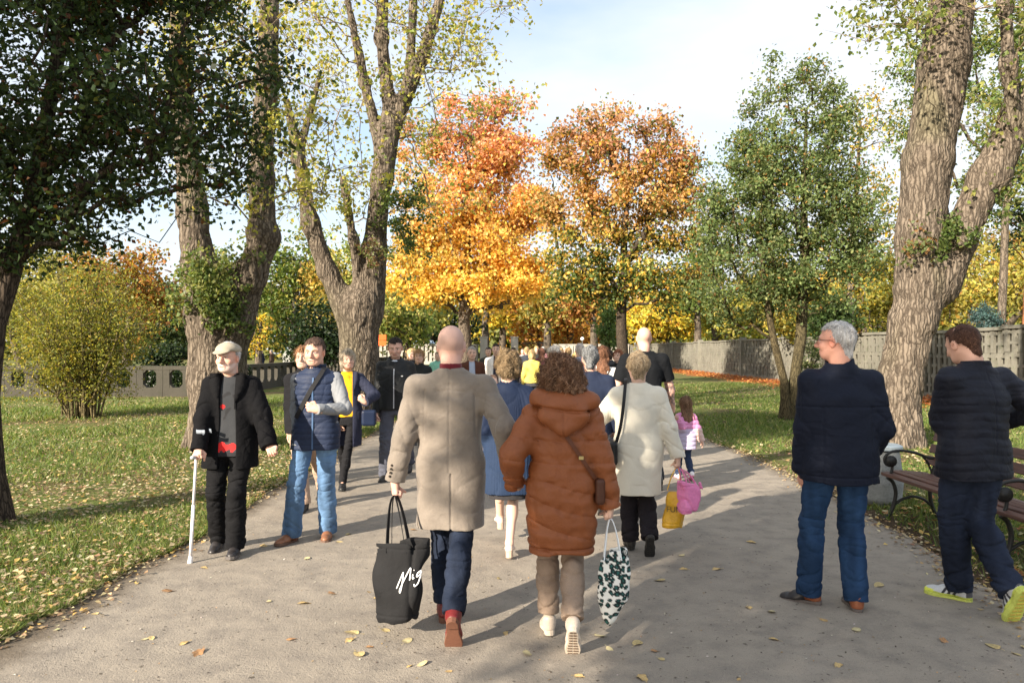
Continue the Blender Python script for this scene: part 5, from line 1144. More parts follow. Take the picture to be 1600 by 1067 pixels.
for yy in (-.72, .93):
    m = MB(); m.col = (.028, .028, .027); X = lambda q: [(a_, yy, c_) for a_, c_ in q]
    m.tube(curve(X([(-.03, 0.0), (.02, .03), (.06, .12), (.09, .25), (.06, .36), (.0, .405)])), .019, 8); m.tube(curve(X([(.52, 0), (.47, .04), (.42, .18), (.42, .32), (.44, .42), (.50, .62), (.57, .88)])), .019, 8)
    m.tube(curve(X([(.06, .13), (.14, .19), (.26, .22), (.36, .19), (.43, .13)])), .014, 8); m.tube(curve(X([(.0, .405), (.2, .412), (.44, .405)])), .016, 8)
    m.tube(curve(X([(.50, .60), (.42, .585), (.30, .64), (.16, .67), (.03, .66), (-.035, .60), (-.02, .53), (.04, .51), (.085, .55), (.07, .60), (.03, .605), (.02, .57)]), 44), .014, 8)
    m.tube(curve(X([(.03, .425), (.045, .47), (.05, .51)])), .014, 8); m.tube(curve(X([(.34, .62), (.40, .55), (.44, .45)])), .011, 8)
    m.tube([(.035, yy - .015, .562), (.035, yy + .015, .562)], .055, 16)
    m.build('iron_frame', IR, bench, smooth=True)
bn = empty('litter_bin', (3.98, 7.78, 0)); tag(bn, 'round grey concrete litter bin with a flat lid beyond the bench', 'bin')
f_ = Field((-.32, -.32, -.02), (.32, .32, .62), .01); f_.loft([0, .06, .25, .50, .58], 0, 0, [.15, .19, .21, .18, .165], [.15, .19, .21, .18, .165], n=2, k=0); f_.cone((0, 0, .5), (0, 0, .62), .13, .13, k=0, op='s'); f_.build('body', cloth('bin_concrete', rough=.85, bump=.3, scale=60, var=.2), (.24, .25, .245), bn)
m = MB(); m.col = (.36, .42, .45); m.tube([(0, 0, .60), (0, 0, .635), (0, 0, .65)], [.20, .20, .17], 28); m.build('lid', cloth('bin_lid', rough=.45, bump=.1), bn, smooth=False)
m = MB(); m.col = (.3, .3, .3)
for a in range(3): m.tube([(.15 * math.cos(a * 2.1), .15 * math.sin(a * 2.1), .56), (.15 * math.cos(a * 2.1), .15 * math.sin(a * 2.1), .61)], .012, 6)
m.build('lid_support', cloth('bin_lid'), bn)
# ------------------------------------------------------------------ the people of the photograph
SK_P = (.56, .34, .25); SK_L = (.60, .39, .30)
def near_hand(p, i): return p['base'] + p['Rw'] @ p['ARM'][i][2]
def world_pt(p, q): return p['base'] + p['Rw'] @ np.asarray(q, float)
def on_surface_strap(parent, name, mat_, col, pts, width, nrm, thick=.004, wd=None):
    m = MB(); m.col = col; m.strip(pts, wd if wd is not None else np.cross(np.gradient(np.asarray(pts), axis=0), nrm), width, thick); return m.build(name, mat_, parent)

def cuff_col(base): return base

def glasses(p, col=(.03, .02, .02), rim=.0016):
    s = p['s']; O, M = p['O'], p['M']; m = MB(); m.col = col
    def T(x, y, z): return O + M @ (np.array([x, y, z]) * s)
    for q in (-1, 1):
        a = np.linspace(0, 2 * math.pi, 17)
        m.tube([T(q * .032 + .024 * math.cos(t), .106, -.002 + .017 * math.sin(t)) for t in a], rim * s, 6, False)
        m.tube([T(q * .056, .104, .004), T(q * .078, .085, .005), T(q * .086, .0, .004), T(q * .085, -.02, -.008)], rim * 1.1 * s, 6)
    m.tube([T(-.010, .107, .002), T(0, .112, .004), T(.010, .107, .002)], rim * s, 6)
    return m.build('glasses', cloth('dark_metal', rough=.3, bump=0, metallic=.6), p['root'])

def zip_line(p, x0, z0, z1, y, col=(.5, .5, .52), w=.008, nm='zip'):
    m = MB(); m.col = col
    m.strip([(x0, y(z), z) for z in np.linspace(z0, z1, 14)], (1, 0, 0), w, .004); return m.build(nm, cloth('metal_trim', rough=.35, bump=.05, metallic=.7), p['root'])

def ray_y(ob, x, z, sgn=1):
    """surface of a garment in person space met when coming from the front (sgn=1) or the back (-1)"""
    me = ob.data; n = len(me.vertices); co = np.empty(n * 3, np.float32); me.vertices.foreach_get('co', co); co = co.reshape(-1, 3)
    m = (np.abs(co[:, 0] - x) < .012) & (np.abs(co[:, 2] - z) < .012)
    if not m.any(): return None
    return (co[m, 1] * sgn).max() * sgn
def kid(p, nm):
    for c in children(p['root']):
        if c.name.split('.')[0] == nm: return c
def hug(ob, pts, sgn, off=.004):
    """drop (x, z) points onto the front or back of a garment"""
    out = []
    for x, z in pts:
        y = ray_y(ob, x, z, sgn); out.append((x, (y if y is not None else (out[-1][1] if out else 0)) + sgn * off, z))
    out = np.array(out)
    if len(out) > 5: out[1:-1, 1] = sgn * np.maximum(sgn * out[1:-1, 1], sgn * (out[:-2, 1] + out[2:, 1]) / 2)
    return out

# --- man in the long beige coat, seen from behind
Yb = 4.38
coat_b = dict(col=(.185, .157, .131), hem=.595, mat='beige_wool', mk=dict(rough=.95, bump=.7, scale=330, sheen=.3, var=.14, fold=.30), collar=dict(h=.035, r=.083, tilt=.01), cuff=.005,
              w=dict(chest=.200, waist=.180, hip=.192, hem=.202, d=(.130, .125, .130, .138)), fold=.006, wr=.004, sl=(.070, .062, .058))
def beige_post(g):
    g.disp(lambda X: .010 * np.exp(-((X[0] - .012) / .006) ** 2) * ((X[1] < 0) & (X[2] < .93)))          # back vent
    g.disp(lambda X: .004 * np.exp(-(X[0] / .006) ** 2) * ((X[1] < 0) & (X[2] >= .93)))                  # centre seam
    g.disp(lambda X: .0045 * np.exp(-((np.abs(X[0]) - .150 + .02 * (X[2] - 1.3)) / .007) ** 2) * ((X[1] < .03) & (X[2] > 1.13) & (X[2] < 1.42)))
    g.disp(lambda X: .0035 * np.exp(-((X[2] - 1.418 + .012 * np.abs(X[0] / .1)) / .006) ** 2) * ((X[1] < 0) & (np.abs(X[0]) < .085)))
coat_b['post'] = beige_post
coat_b['crease'] = .5
P6 = person('tall bald man in a long beige wool coat seen from behind', -.37, Yb, R(0), H=1.80, B=1.0, skin=(.58, .34, .27),
    feet=[(-.415, 4.44, .10, 4, 4), (-.325, 4.03, .175, 0, 60)], hands=[W(616, 757, 4.33), W(800, 738, 4.28)], top=coat_b, h=.0055, hair=None,
    legs=dict(col=lambda V: np.array((.013, .019, .036)) * (1 + .32 * np.clip(nz3((V[:, 0], V[:, 1], V[:, 2]), (9, 9, 5), 8) + .5 * nz3((V[:, 0], V[:, 1], V[:, 2]), (40, 40, 6), 3), -1, 1.4))[:, None], mat='dark_denim', r=(.088, .068, .064), fold=.005, hemdrop=-.01), shoes=dict(col=(.13, .012, .012), sole=(.15, .065, .04), thick=.022, heel=.012),
    curl=(.95, .7), fdir=[(0, 0, -1), (.35, 0, -.9)], palms=[(.9, .4, 0), (-.2, 1, 0)], headw=1.0, face=dict(scalp=(.34, .26, .235, .42)), elbow_out=.45, sh=1.18)
m = MB(); m.col = (.11, .012, .018)
O6 = P6['O']
gf = Field(O6 + np.array([-.12, -.16, -.22]), O6 + np.array([.12, .12, -.05]), .005)
gf.loft([O6[2] - .20, O6[2] - .16, O6[2] - .108], O6[0], O6[1] - .032, [.078, .070, .066], [.076, .068, .064], n=2.0, k=0)
gf.disp(lambda X: .0012 * np.sin(np.arctan2(X[1] - O6[1] + .03, X[0]) * 60) + .003 * np.exp(-((X[2] - O6[2] + .145) / .008) ** 2))
gf.build('turtleneck', cloth('knit', rough=.9, bump=.4, scale=220, sheen=.3), (.12, .010, .018), P6['root'])
m = MB(); m.col = (.02, .015, .012)
a6 = P6['ARM'][0]; u6 = unit(a6[2] - a6[1])
for i in range(4):
    c = a6[2] - u6 * (.035 + .022 * i) + np.array([-.028, -.055, 0]); m.tube([c, c + np.array([-.003, -.006, 0])], .007, 10)
m.build('button', cloth('dark_plastic', rough=.4, bump=0), P6['root'])

# --- woman in the rust brown puffer coat
Yw = 4.15
def puff(X):
    back = X[1] < .02
    slant = np.where(X[2] > 1.18, -.30 * X[0] - .35 * np.abs(X[0]), np.where(X[2] > .92, .06 * X[0], .35 * X[0]))
    ph = (X[2] + slant + .010 * np.sin(9 * X[0] + 2)) / .128
    q = np.abs(np.sin(math.pi * ph)); r = -.013 * q ** .42 + .012
    edge = 1 - q
    rad = np.arctan2(X[1], X[0])
    pucker = .0035 * np.sin(70 * X[0] + 7 * np.sin(11 * X[2]) + 25 * X[1]) * edge ** 1.5 + .0035 * nz3(X, (16, 16, 38), 5) + .002 * nz3(X, (45, 45, 18), 9)
    return r + pucker
coat_w = dict(col=(.215, .066, .021), hem=.50, mat='puffer', mk=dict(rough=.56, bump=.12, scale=160, fold=.30, var=.06, spec=.35), collar=dict(h=.05, r=.09), cuff=.02, disp=puff, fold=.0,
              w=dict(chest=.188, waist=.195, hip=.210, hem=.196, d=(.135, .142, .158, .150)), sl=(.084, .078, .064), back=-.02)
def post_w(g):
    g.disp(lambda X: .012 * np.exp(-((X[2] - .535) / .008) ** 2) * (np.abs(X[0]) < .3))
coat_w['post'] = post_w; coat_w['crease'] = .4
P7 = person('woman in a rust brown quilted puffer coat with hood, curly brown hair, seen from behind', .285, Yw, R(0), H=1.60, B=1.05, skin=SK_L,
    feet=[(.215, 4.22, .095, 4, 3), (.330, 3.93, .165, -4, 56)], hands=[W(803, 752, 4.20), W(954, 788, 4.13)], top=coat_w, h=.0055,
    hair=dict(style='curly', col=(.095, .045, .024), col2=(.34, .20, .12)), legs=dict(col=(.27, .20, .15), mat='beige_trousers', r=(.090, .070, .068), fold=.004, hemdrop=-.03),
    shoes=dict(col=(.56, .47, .38), sole=(.55, .47, .38), thick=.034, tread=(.14, .10, .07), sc=.95), curl=(.7, 1.0), fdir=[None, (0, 0, -1)], palms=[(.3, 1, 0), (-.9, .3, 0)], elbow_out=.5, headw=.98, sh=1.02)
gh = Field((-.26, -.34, 1.14), (.26, .16, 1.52), .0055)
gh.ell((0, -.125, 1.305), (.135, .075, .105), k=.03)
gh.cone((-.135, -.075, 1.375), (.150, -.085, 1.36), .052, .055, k=.045); gh.cone((-.13, -.06, 1.38), (-.105, .05, 1.40), .048, .045, k=.03); gh.cone((.15, -.07, 1.365), (.115, .05, 1.40), .052, .045, k=.03)
gh.cone((-.09, -.155, 1.29), (0, -.165, 1.215), .035, .03, k=.05); gh.cone((.10, -.155, 1.29), (0, -.165, 1.215), .04, .03, k=.05)
gh.disp(lambda X: .005 * nz3(X, (14, 14, 30), 77) + .0030 * nz3(X, (30, 30, 50), 78) + .012 * np.exp(-((X[2] - 1.318 - .05 * np.abs(X[0]) + .012 * np.sin(12 * X[0])) / .009) ** 2) * (X[1] < -.05) + .005 * np.exp(-(X[0] / .006) ** 2) * ((X[2] < 1.31) & (X[1] < 0)))
gh.build('hood', cloth('puffer'), (.215, .066, .021), P7['root'])

# --- old man with the crutch
def open_front(w0, w1, z0=1.5, z1=.6, yc=.0, xo=0.0):
    def post(g):
        def fz(P):
            w = np.interp(P[2], [z1, z0], [w1, w0]); return np.maximum(np.abs(P[0] - xo) - w, yc - P[1]) + 0 * P[2]
        g.un(fz, (-w0 - w1 - abs(xo), yc, z1 - .3), (w0 + w1 + abs(xo), .4, z0 + .1), .006, 's')
    return post
def sweater_col(V):
    C = np.tile((.032, .034, .038), (len(V), 1)).astype(float); x, y, z = V.T; fr = y > 0
    n = nz3((x, y, z), (60, 60, 60), 4)
    C[fr & (n > .75) & (z < 1.32)] = (.02, .02, .022)
    C[fr & (((x - .035) ** 2 + (z - 1.20) ** 2) < .018 ** 2)] = (.55, .02, .02)
    C[fr & (np.abs(z - .875 - .02 * n) < .040) & (n > -.35)] = (.60, .02, .02)
    C[(z < .835)] = (.015, .015, .018); C[fr & (z < .80) & (n > .6)] = (.35, .02, .02)
    return C
h180 = R(186)
P1 = person('elderly man in a flat cap and open black jacket, walking with a white crutch', -2.31, 5.95, h180, H=1.72, B=1.02, skin=(.62, .36, .27), h=.0055, facefine=True,
    feet=[(-2.235, 5.84, .09, 4, -4), (-2.44, 6.03, .10, -6, 10)], hands=[W(422, 703, 5.78), W(310, 706, 5.70)], head_yp=(-16, -2), hunch=.035, headscale=1.04,
    top=dict(col=(.006, .006, .007), hem=.70, mat='black_wool', mk=dict(rough=.9, bump=.4, scale=260, fold=.35, spec=.1), w=dict(chest=.19, waist=.188, hip=.20, hem=.215, d=(.130, .135, .142, .150)), fold=.008, post=open_front(.052, .075, 1.47, .65, xo=-.005), cuff=.015, sl=(.072, .068, .064)),
    inner=dict(col=sweater_col, hem=.80, grow=-.014, name='jumper', collar=dict(h=.02, r=.072)), legs=dict(col=(.006, .006, .007), r=(.094, .076, .078), fold=.007, hemdrop=.035), shoes=dict(col=(.025, .022, .022), sole=(.10, .09, .085), thick=.025),
    hair=dict(style='short', col=(.42, .41, .40), col2=(.6, .6, .6)), curl=(.75, 1.05), palms=[(.3, -.9, 0), (.2, -.8, -.5)], fdir=[(.5, -.3, -.8), (.15, -.7, -.35)],
    face=dict(brow=(.35, .32, .30), stubble=(.60, .55, .52, .45), flush=.5, nose=1.2), elbow_out=.55)
def lapel(p, c, nm='lapel', q=1, x0=.055, x1=.15, zt=1.47, zb=1.18):
    co = kid(p, 'coat'); m = MB(); m.col = c; pts = []
    for i in range(7):
        t = i / 6; z = zt + (zb - zt) * t; xi = x0 * (1 - .0 * t) + .005; xo = x0 + (x1 - x0) * (math.sin(math.pi * min(1, .25 + t * .9)) ** .8) * (1 - t) ** .35 + .01
        for xx in (xi, xo):
            y = ray_y(co, q * xx, z, 1); pts.append((q * xx, (y if y is not None else .1) + .010, z))
    V = np.array(pts); V = np.concatenate([V, V - np.array([0, .008, 0])]); n = 14; fc = []
    for i in range(6):
        a = 2 * i; fc += [(a, a + 1, a + 3, a + 2), (n + a, n + a + 2, n + a + 3, n + a + 1), (a + 1, n + a + 1, n + a + 3, a + 3), (a, a + 2, n + a + 2, n + a)]
    m.add(V, fc); return m.build(nm, cloth('black_wool' if nm == 'lapel' else nm), p['root'], smooth=True)
for q in (-1, 1): lapel(P1, (.007, .007, .008), q=q)
# flat cap
O, M, s1 = P1['O'], P1['M'], P1['s'] * 1.04
gc = Field(O - .2, O + .25, .005)
gc.ell(O + M @ np.array([0, -.008, .062]) * s1, np.array([.094, .112, .060]) * s1, M, k=.01)
gc.plane(O + M @ np.array([0, 0, .045]) * s1, M @ np.array([0, .12, -1.]))
gc.ell(O + M @ np.array([0, .092, .050]) * s1, np.array([.068, .062, .011]) * s1, M @ rotx(-.28), k=.012)
gc.disp(lambda X: .002 * nz3(X, (30, 30, 30), 5))
gc.build('cap', cloth('cap_cloth', rough=.9, bump=.5, scale=240), (.33, .29, .22), P1['root'])
ks = kid(P1, 'hair')
if ks is not None:
    pass
# crutch: a thing of its own, held in the hand
hw = near_hand(P1, 1); tip = G(297, 880); tip[2] = .0
cr_o = empty('crutch', tip); tag(cr_o, 'white aluminium forearm crutch held by the elderly man in the cap', 'crutch')
gp = hw + np.array([.0, -.05, -.06]) - tip; ax = unit(gp)
m = MB(); m.col = (.80, .78, .80); m.tube([ax * .05, gp * .55], .0125, 14); m.build('lower_shaft', cloth('white_paint', rough=.35, bump=.02), cr_o, smooth=True)
m = MB(); m.col = (.80, .78, .80); m.tube([gp * .55, gp, gp + np.array([.03, .07, .20])], .0105, 14); m.build('upper_shaft', cloth('white_paint'), cr_o, smooth=True)
m = MB(); m.col = (.75, .72, .70); m.tube([(0, 0, 0), ax * .012, ax * .055], [.021, .019, .014], 14); m.build('rubber_foot', cloth('rubber', rough=.8), cr_o, smooth=True)
m = MB(); m.col = (.35, .36, .38); m.tube([gp + np.array([0, .03, .0]), gp + np.array([0, -.075, .012])], .015, 12); m.build('grip', cloth('rubber'), cr_o, smooth=True)
m = MB(); m.col = (.22, .25, .29); c0 = gp + np.array([.03, .07, .20]); m.strip([c0 + np.array([.055 * math.cos(t), .05 * math.sin(t) , .0]) for t in np.linspace(.2, 5.2, 14)], (0, 0, 1), .030, .004); m.build('cuff', cloth('grey_plastic', rough=.3, bump=0), cr_o, smooth=True)

# --- man in the navy vest
def vest_disp(X):
    q = np.abs(np.sin(math.pi * X[2] / .047)); return -.005 * q ** .5 + .004 + .003 * nz3(X, (18, 18, 30), 3)
def vcol(V):
    C = np.tile((.017, .026, .056), (len(V), 1)).astype(float); return C
P2 = person('man in a navy quilted vest over grey hoodie sleeves and blue jeans', -1.70, 6.28, R(181), H=1.76, B=1.0, skin=(.60, .34, .25), h=.0055, facefine=True,
    feet=[(-1.63, 6.40, .085, 6, 0), (-1.90, 6.24, .085, -26, -4)], hands=[W(497, 640, 5.98), W(466, 690, 6.28)], head_yp=(-6, -6), headscale=1.0,
    top=dict(col=vcol, hem=.80, mat='vest_nylon', mk=dict(rough=.6, spec=.2, bump=.1, scale=150, fold=.2), disp=vest_disp, collar=dict(h=.055, r=.088), crease=.5, w=dict(chest=.180, waist=.180, hip=.180, hem=.182), name='vest', sleeves=False),
    inner=dict(col=(.19, .20, .215), hem=.84, grow=-.012, name='hoodie', sleeves=True, disp=None, cuff=.01, fold=.006, sl=(.066, .062, .056), mat='hoodie_jersey', collar=dict(h=.05, r=.09)),
    legs=dict(col=lambda V: np.array((.085, .155, .27)) * (1 + .32 * np.clip(nz3((V[:, 0], V[:, 1], V[:, 2]), (9, 9, 5), 5) + .5 * nz3((V[:, 0], V[:, 1], V[:, 2]), (40, 40, 6), 3), -1, 1.4))[:, None], mat='blue_denim', r=(.094, .074, .078), fold=.006, hemdrop=.03), shoes=dict(col=(.20, .085, .04), sole=(.12, .07, .05), thick=.022),
    hair=dict(style='short', col=(.045, .028, .02), col2=(.13, .08, .06)), curl=(.85, .4), fdir=[(-.9, -.1, .25), (0, -.1, -1)], palms=[(0, 1, 0), (.8, -.4, 0)], pole=[(.8, .3, -.5), None], face=dict(flush=.45, stubble=(.40, .30, .26, .2)))
zo = kid(P2, 'vest')
zp = hug(zo, [(.0, z) for z in np.linspace(.81, 1.42, 16)], 1, .003); m = MB(); m.col = (.05, .10, .20); m.strip(zp, (1, 0, 0), .014, .004); m.build('zip', cloth('blue_trim', rough=.5, bump=.05), P2['root'])
sp = hug(zo, [(-.065 + .215 * t, 1.455 - .38 * t) for t in np.linspace(0, 1, 22)], 1, .006)
sp = np.r_[[[-.085, -.03, 1.50], [-.085, .03, 1.505], [-.078, sp[0, 1] * .55 + .02, 1.49]], sp]
sbag = empty('shoulder_bag', P2['base'], R(181)); tag(sbag, 'narrow dark crossbody bag on a strap held by the man in the navy vest', 'bag')
m = MB(); m.col = (.012, .012, .014); m.strip(sp, (.83, 0, .56), .036, .004); m.build('strap', cloth('black_nylon', rough=.7, bump=.2), sbag)
bf = Field((.08, -.25, .88), (.28, .1, 1.14), .008); bf.box((.165, -.10, 1.0), (.03, .09, .07), rnd=.02); bf.build('pouch', cloth('black_nylon'), (.025, .025, .028), sbag)

# --- woman just behind him, mostly hidden
P2b = person('woman with brown hair in a black coat behind the man in the navy vest', -2.17, 7.55, R(178), H=1.69, skin=SK_L, h=.007,
    feet=[(-2.05, 7.9, .085, 0, 0), (-2.14, 7.45, .085, 0, 0)], hands=[W(505, 690, 7.5), W(452, 695, 7.6)], top=dict(col=(.012, .012, .014), hem=.80, mat='black_wool', collar=dict()), hair=dict(style='long', col=(.15, .07, .035), col2=(.35, .2, .1)),
    legs=dict(col=(.38, .27, .2), mat='beige_trousers'), shoes=dict(col=(.02, .02, .02)), headw=.96, sh=.92)

# --- woman with the mustard jumper
P3 = person('woman with a grey bob, mustard jumper and open navy coat carrying a navy bag', -1.99, 8.75, R(186), H=1.65, B=.9, skin=(.60, .37, .28), h=.006, facefine=True,
    feet=[(-2.02, 8.62, .085, 4, 0), (-2.12, 9.1, .13, -6, 30)], hands=[W(570, 628, 8.5), W(534, 683, 8.75)], head_yp=(16, 0),
    top=dict(col=(.022, .026, .050), hem=.50, mat='navy_wool', mk=dict(rough=.9, bump=.4, scale=260), w=dict(chest=.175, waist=.18, hip=.20, hem=.20, d=(.13, .13, .135, .14)), post=open_front(.078, .090, 1.45, .5, xo=.012), sl=(.070, .064, .06)),
    inner=dict(col=(.72, .36, .008), hem=.86, grow=-.014, name='jumper', mat='knit', collar=dict(h=.0, r=.06)), legs=dict(col=(.012, .012, .014), r=(.082, .056, .048), fold=.004), shoes=dict(col=(.015, .014, .014), style='boot'),
    hair=dict(style='bob', col=(.27, .22, .155), col2=(.50, .44, .36)), curl=(.95, .5), fdir=[(-.7, -.3, .6), None], palms=[(0, 1, .2), None], pole=[(.9, .2, -.7), None], face=dict(brow=(.3, .25, .2), lip=(.45, .16, .15)), headw=.95, sh=.92)
for q in (-1, 1): lapel(P3, (.020, .022, .045), nm='navy_lapel', q=q, x0=.078, x1=.14, zt=1.40, zb=1.12)
b = empty('handbag', P3['base'], R(186)); tag(b, 'navy blue shoulder handbag of the woman in the mustard jumper', 'bag')
hl = P3['ARM'][0][2]; bf = Field((hl[0] - .16, hl[1] - .2, hl[2] - .34), (hl[0] + .1, hl[1] + .2, hl[2] - .02), .009); bf.box((hl[0] - .045, hl[1] - .04, hl[2] - .19), (.085, .06, .095), rnd=.03); bf.build('bag_body', cloth('navy_leather', rough=.4, bump=.15), (.010, .018, .045), b)
m = MB(); m.col = (.015, .02, .05); m.strip([hl + np.array(q) for q in ((-.06, -.02, -.1), (-.05, -.0, .1), (-.04, -.05, .24))], (0, 1, 0), .018, .004); m.build('strap', cloth('navy_leather'), b)

# --- man in the black zip jacket
P4 = person('man with short dark hair in a black zip jacket and grey trousers, looking down', -1.50, 9.3, R(182), H=1.82, B=1.08, skin=(.58, .35, .27), h=.006, facefine=True,
    feet=[(-1.38, 9.75, .12, 0, 22), (-1.62, 9.22, .085, -8, 0)], hands=[W(650, 640, 9.3), W(587, 655, 9.2)], head_yp=(4, -14), headw=1.05,
    top=dict(col=(.009, .010, .011), hem=.90, mat='black_nylon_jacket', name='jacket', mk=dict(rough=.6, bump=.1, fold=.3, scale=160), w=dict(chest=.19, waist=.195, hip=.19, hem=.18, d=(.135, .145, .15, .14)), collar=dict(h=.055, r=.086), wr=.006, cuff=.02),
    legs=dict(col=(.085, .09, .115), r=(.096, .076, .074), fold=.006, hemdrop=.03), shoes=dict(col=(.02, .018, .016)), hair=dict(style='short', col=(.022, .016, .014)), face=dict(stubble=(.30, .22, .19, .35)), curl=(.5, .5))
jo = kid(P4, 'jacket'); m = MB(); m.col = (.5, .5, .52); m.strip(hug(jo, [(0, z) for z in np.linspace(.92, 1.42, 14)], 1, .003), (1, 0, 0), .012, .004); m.build('zip', cloth('metal_trim', rough=.35, bump=.05, metallic=.3), P4['root'])
m = MB(); m.col = (.7, .7, .7); yy = ray_y(jo, -.10, 1.33, 1); m.strip([(-.115, yy + .003, 1.33), (-.09, yy + .004, 1.33)], (0, 0, 1), .012, .003); m.build('badge', cloth('white_print', rough=.6, bump=0), P4['root'])
m = MB(); m.col = (.55, .62, .72); m.tube([np.array([.062 * math.cos(t), .012 + .062 * math.sin(t), 1.50 + .02 * math.sin(t)]) for t in np.linspace(.3, 2.9, 9)], .012, 6); m.build('shirt_collar', cloth('knit'), P4['root'])

# --- lady in the blue quilted coat
def quilt(X):
    a = np.arctan2(X[1], X[0]) * .17; return -.003 * np.abs(np.sin(math.pi * a / .022)) + .002 + .003 * nz3(X, (14, 14, 20), 3)
P8 = person('woman with short permed hair in a blue quilted coat and dark skirt, seen from behind', -.03, 5.80, R(2), H=1.63, B=1.05, skin=(.66, .43, .33), h=.006,
    feet=[(-.10, 6.35, .115, 4, 0), (-.02, 5.74, .125, -4, 6)], hands=[W(765, 700, 5.9), W(835, 690, 5.9)],
    top=dict(col=lambda V: np.where((V[:, 2] > .98)[:, None], (.010, .017, .040), (.019, .034, .072)), hem=.515, mat='quilted_nylon', mk=dict(rough=.7, spec=.12, bump=.1, scale=150, fold=.1), disp=quilt, w=dict(chest=.18, waist=.185, hip=.205, hem=.205), collar=dict(h=.05, r=.078)),
    legs=dict(none=True, bare=True, col=(0, 0, 0), skirt_z=.47, skirt_col=(.035, .033, .035)), shoes=dict(style='pump', col=(.66, .50, .40), sole=(.50, .36, .27), thick=.006, heel=.055, sc=.92), hair=dict(style='wavy', col=(.12, .080, .042), col2=(.30, .22, .13)), curl=(.6, .6))

# --- lady in the cream coat
P9 = person('older woman with short fair hair in a long cream coat, seen from behind', 1.03, 5.90, R(-3), H=1.62, B=1.06, skin=SK_L, h=.0055,
    feet=[(.985, 6.0, .09, 4, 0), (1.10, 5.78, .165, -2, 60)], hands=[W(965, 640, 6.15), W(1061, 722, 5.82)],
    top=dict(col=(.66, .62, .52), hem=.49, mat='cream_knit', mk=dict(rough=.95, bump=.5, scale=200, sheen=.3, fold=.10, var=.05), w=dict(chest=.190, waist=.186, hip=.198, hem=.190, d=(.13, .135, .145, .15)), collar=dict(h=.03, r=.080), fold=.006, wr=.005, sl=(.074, .068, .060), cuff=.01),
    legs=dict(col=(.018, .015, .018), r=(.090, .074, .078), hemdrop=.02), shoes=dict(col=(.02, .018, .016), sole=(.03, .028, .025), style='boot', sc=.95, tread=(.02, .02, .02)), hair=dict(style='fringe', col=(.26, .185, .11), col2=(.50, .40, .27)),
    curl=(.6, 1.0), pole=[(-1, -.5, -.6), None], fdir=[(.6, .6, .3), (.15, 0, -1)], palms=[None, (-.9, .3, 0)], sh=1.0)
co9 = kid(P9, 'coat')

# --- the tall man in the black tee and the child
def tattoo(V, C, ARM):
    C = C.copy(); n = nz3((V[:, 0], V[:, 1], V[:, 2]), (55, 55, 55), 12)
    a, el, wr = ARM[1]; d = np.minimum(np.linalg.norm(V - (el + wr) / 2, axis=1), np.linalg.norm(V - el, axis=1)); m = (d < .17) & (n > -.1); C[m] = C[m] * .35 + np.array([.05, .06, .07])
    a, el, wr = ARM[0]; d = np.linalg.norm(V - el, axis=1); m = (d < .14) & (n > .45); C[m] = C[m] * .5 + np.array([.04, .05, .06]); return C
P10 = person('tall bald man in a black T-shirt with tattooed arms holding the hand of a child', 1.60, 8.75, R(0), H=1.93, B=1.15, skin=(.60, .35, .27), h=.007, bare_arm=True,
    feet=[(1.50, 9.0, .09, 0, 0), (1.72, 8.5, .15, 0, 45)], hands=[W(948, 655, 8.9), W(1053, 640, 8.95)], sh=1.14, head_yp=(0, 0), elbow_out=.6,
    top=dict(col=(.009, .010, .012), hem=.93, mat='jersey', name='t_shirt', mk=dict(rough=.9, spec=.1, bump=.3, fold=.2, scale=200), tee=True, w=dict(chest=.185, waist=.168, hip=.17, hem=.172), collar=dict(h=.0, r=.066), sl=(.074, .07, .06)),
    legs=dict(col=(.03, .03, .035), r=(.09, .07, .065)), shoes=dict(col=(.02, .02, .02)), face=dict(scalp=(.42, .28, .22, .2)), curl=(.4, .8), extra=dict(bodycol=tattoo))
Pc = person('small child in a lilac and pink quilted jacket holding the hand of the tall man', 2.22, 9.25, R(6), H=1.00, B=1.15, skin=(.66, .42, .33), h=.0055, headscale=1.42,
    feet=[(2.15, 9.35, .06, 0, 0), (2.27, 9.15, .10, 0, 30)], hands=[W(1058, 655, 9.05), W(1103, 706, 9.2)], head_yp=(-12, 0),
    top=dict(col=lambda V: np.where((V[:, 2] > .66)[:, None], (.62, .24, .44), np.where((V[:, 0] > .11)[:, None], (.60, .42, .38), (.48, .42, .58))), hem=.40, mat='child_puffer', name='jacket', mk=dict(rough=.5, bump=.1, scale=160, fold=.1), disp=lambda X: -.008 * np.abs(np.sin(math.pi * X[2] / .055)) ** .5 + .006, sl=(.080, .074, .066), w=dict(chest=.19, waist=.20, hip=.20, hem=.20, d=(.14, .15, .15, .15)), collar=dict(h=.02, r=.09)),
    legs=dict(col=(.03, .045, .09), r=(.085, .07, .07)), shoes=dict(col=(.75, .70, .70), sole=(.8, .3, .4), sc=1.1), hair=dict(style='long', col=(.11, .06, .035), col2=(.3, .18, .1)), curl=(.7, .3), sh=.95)

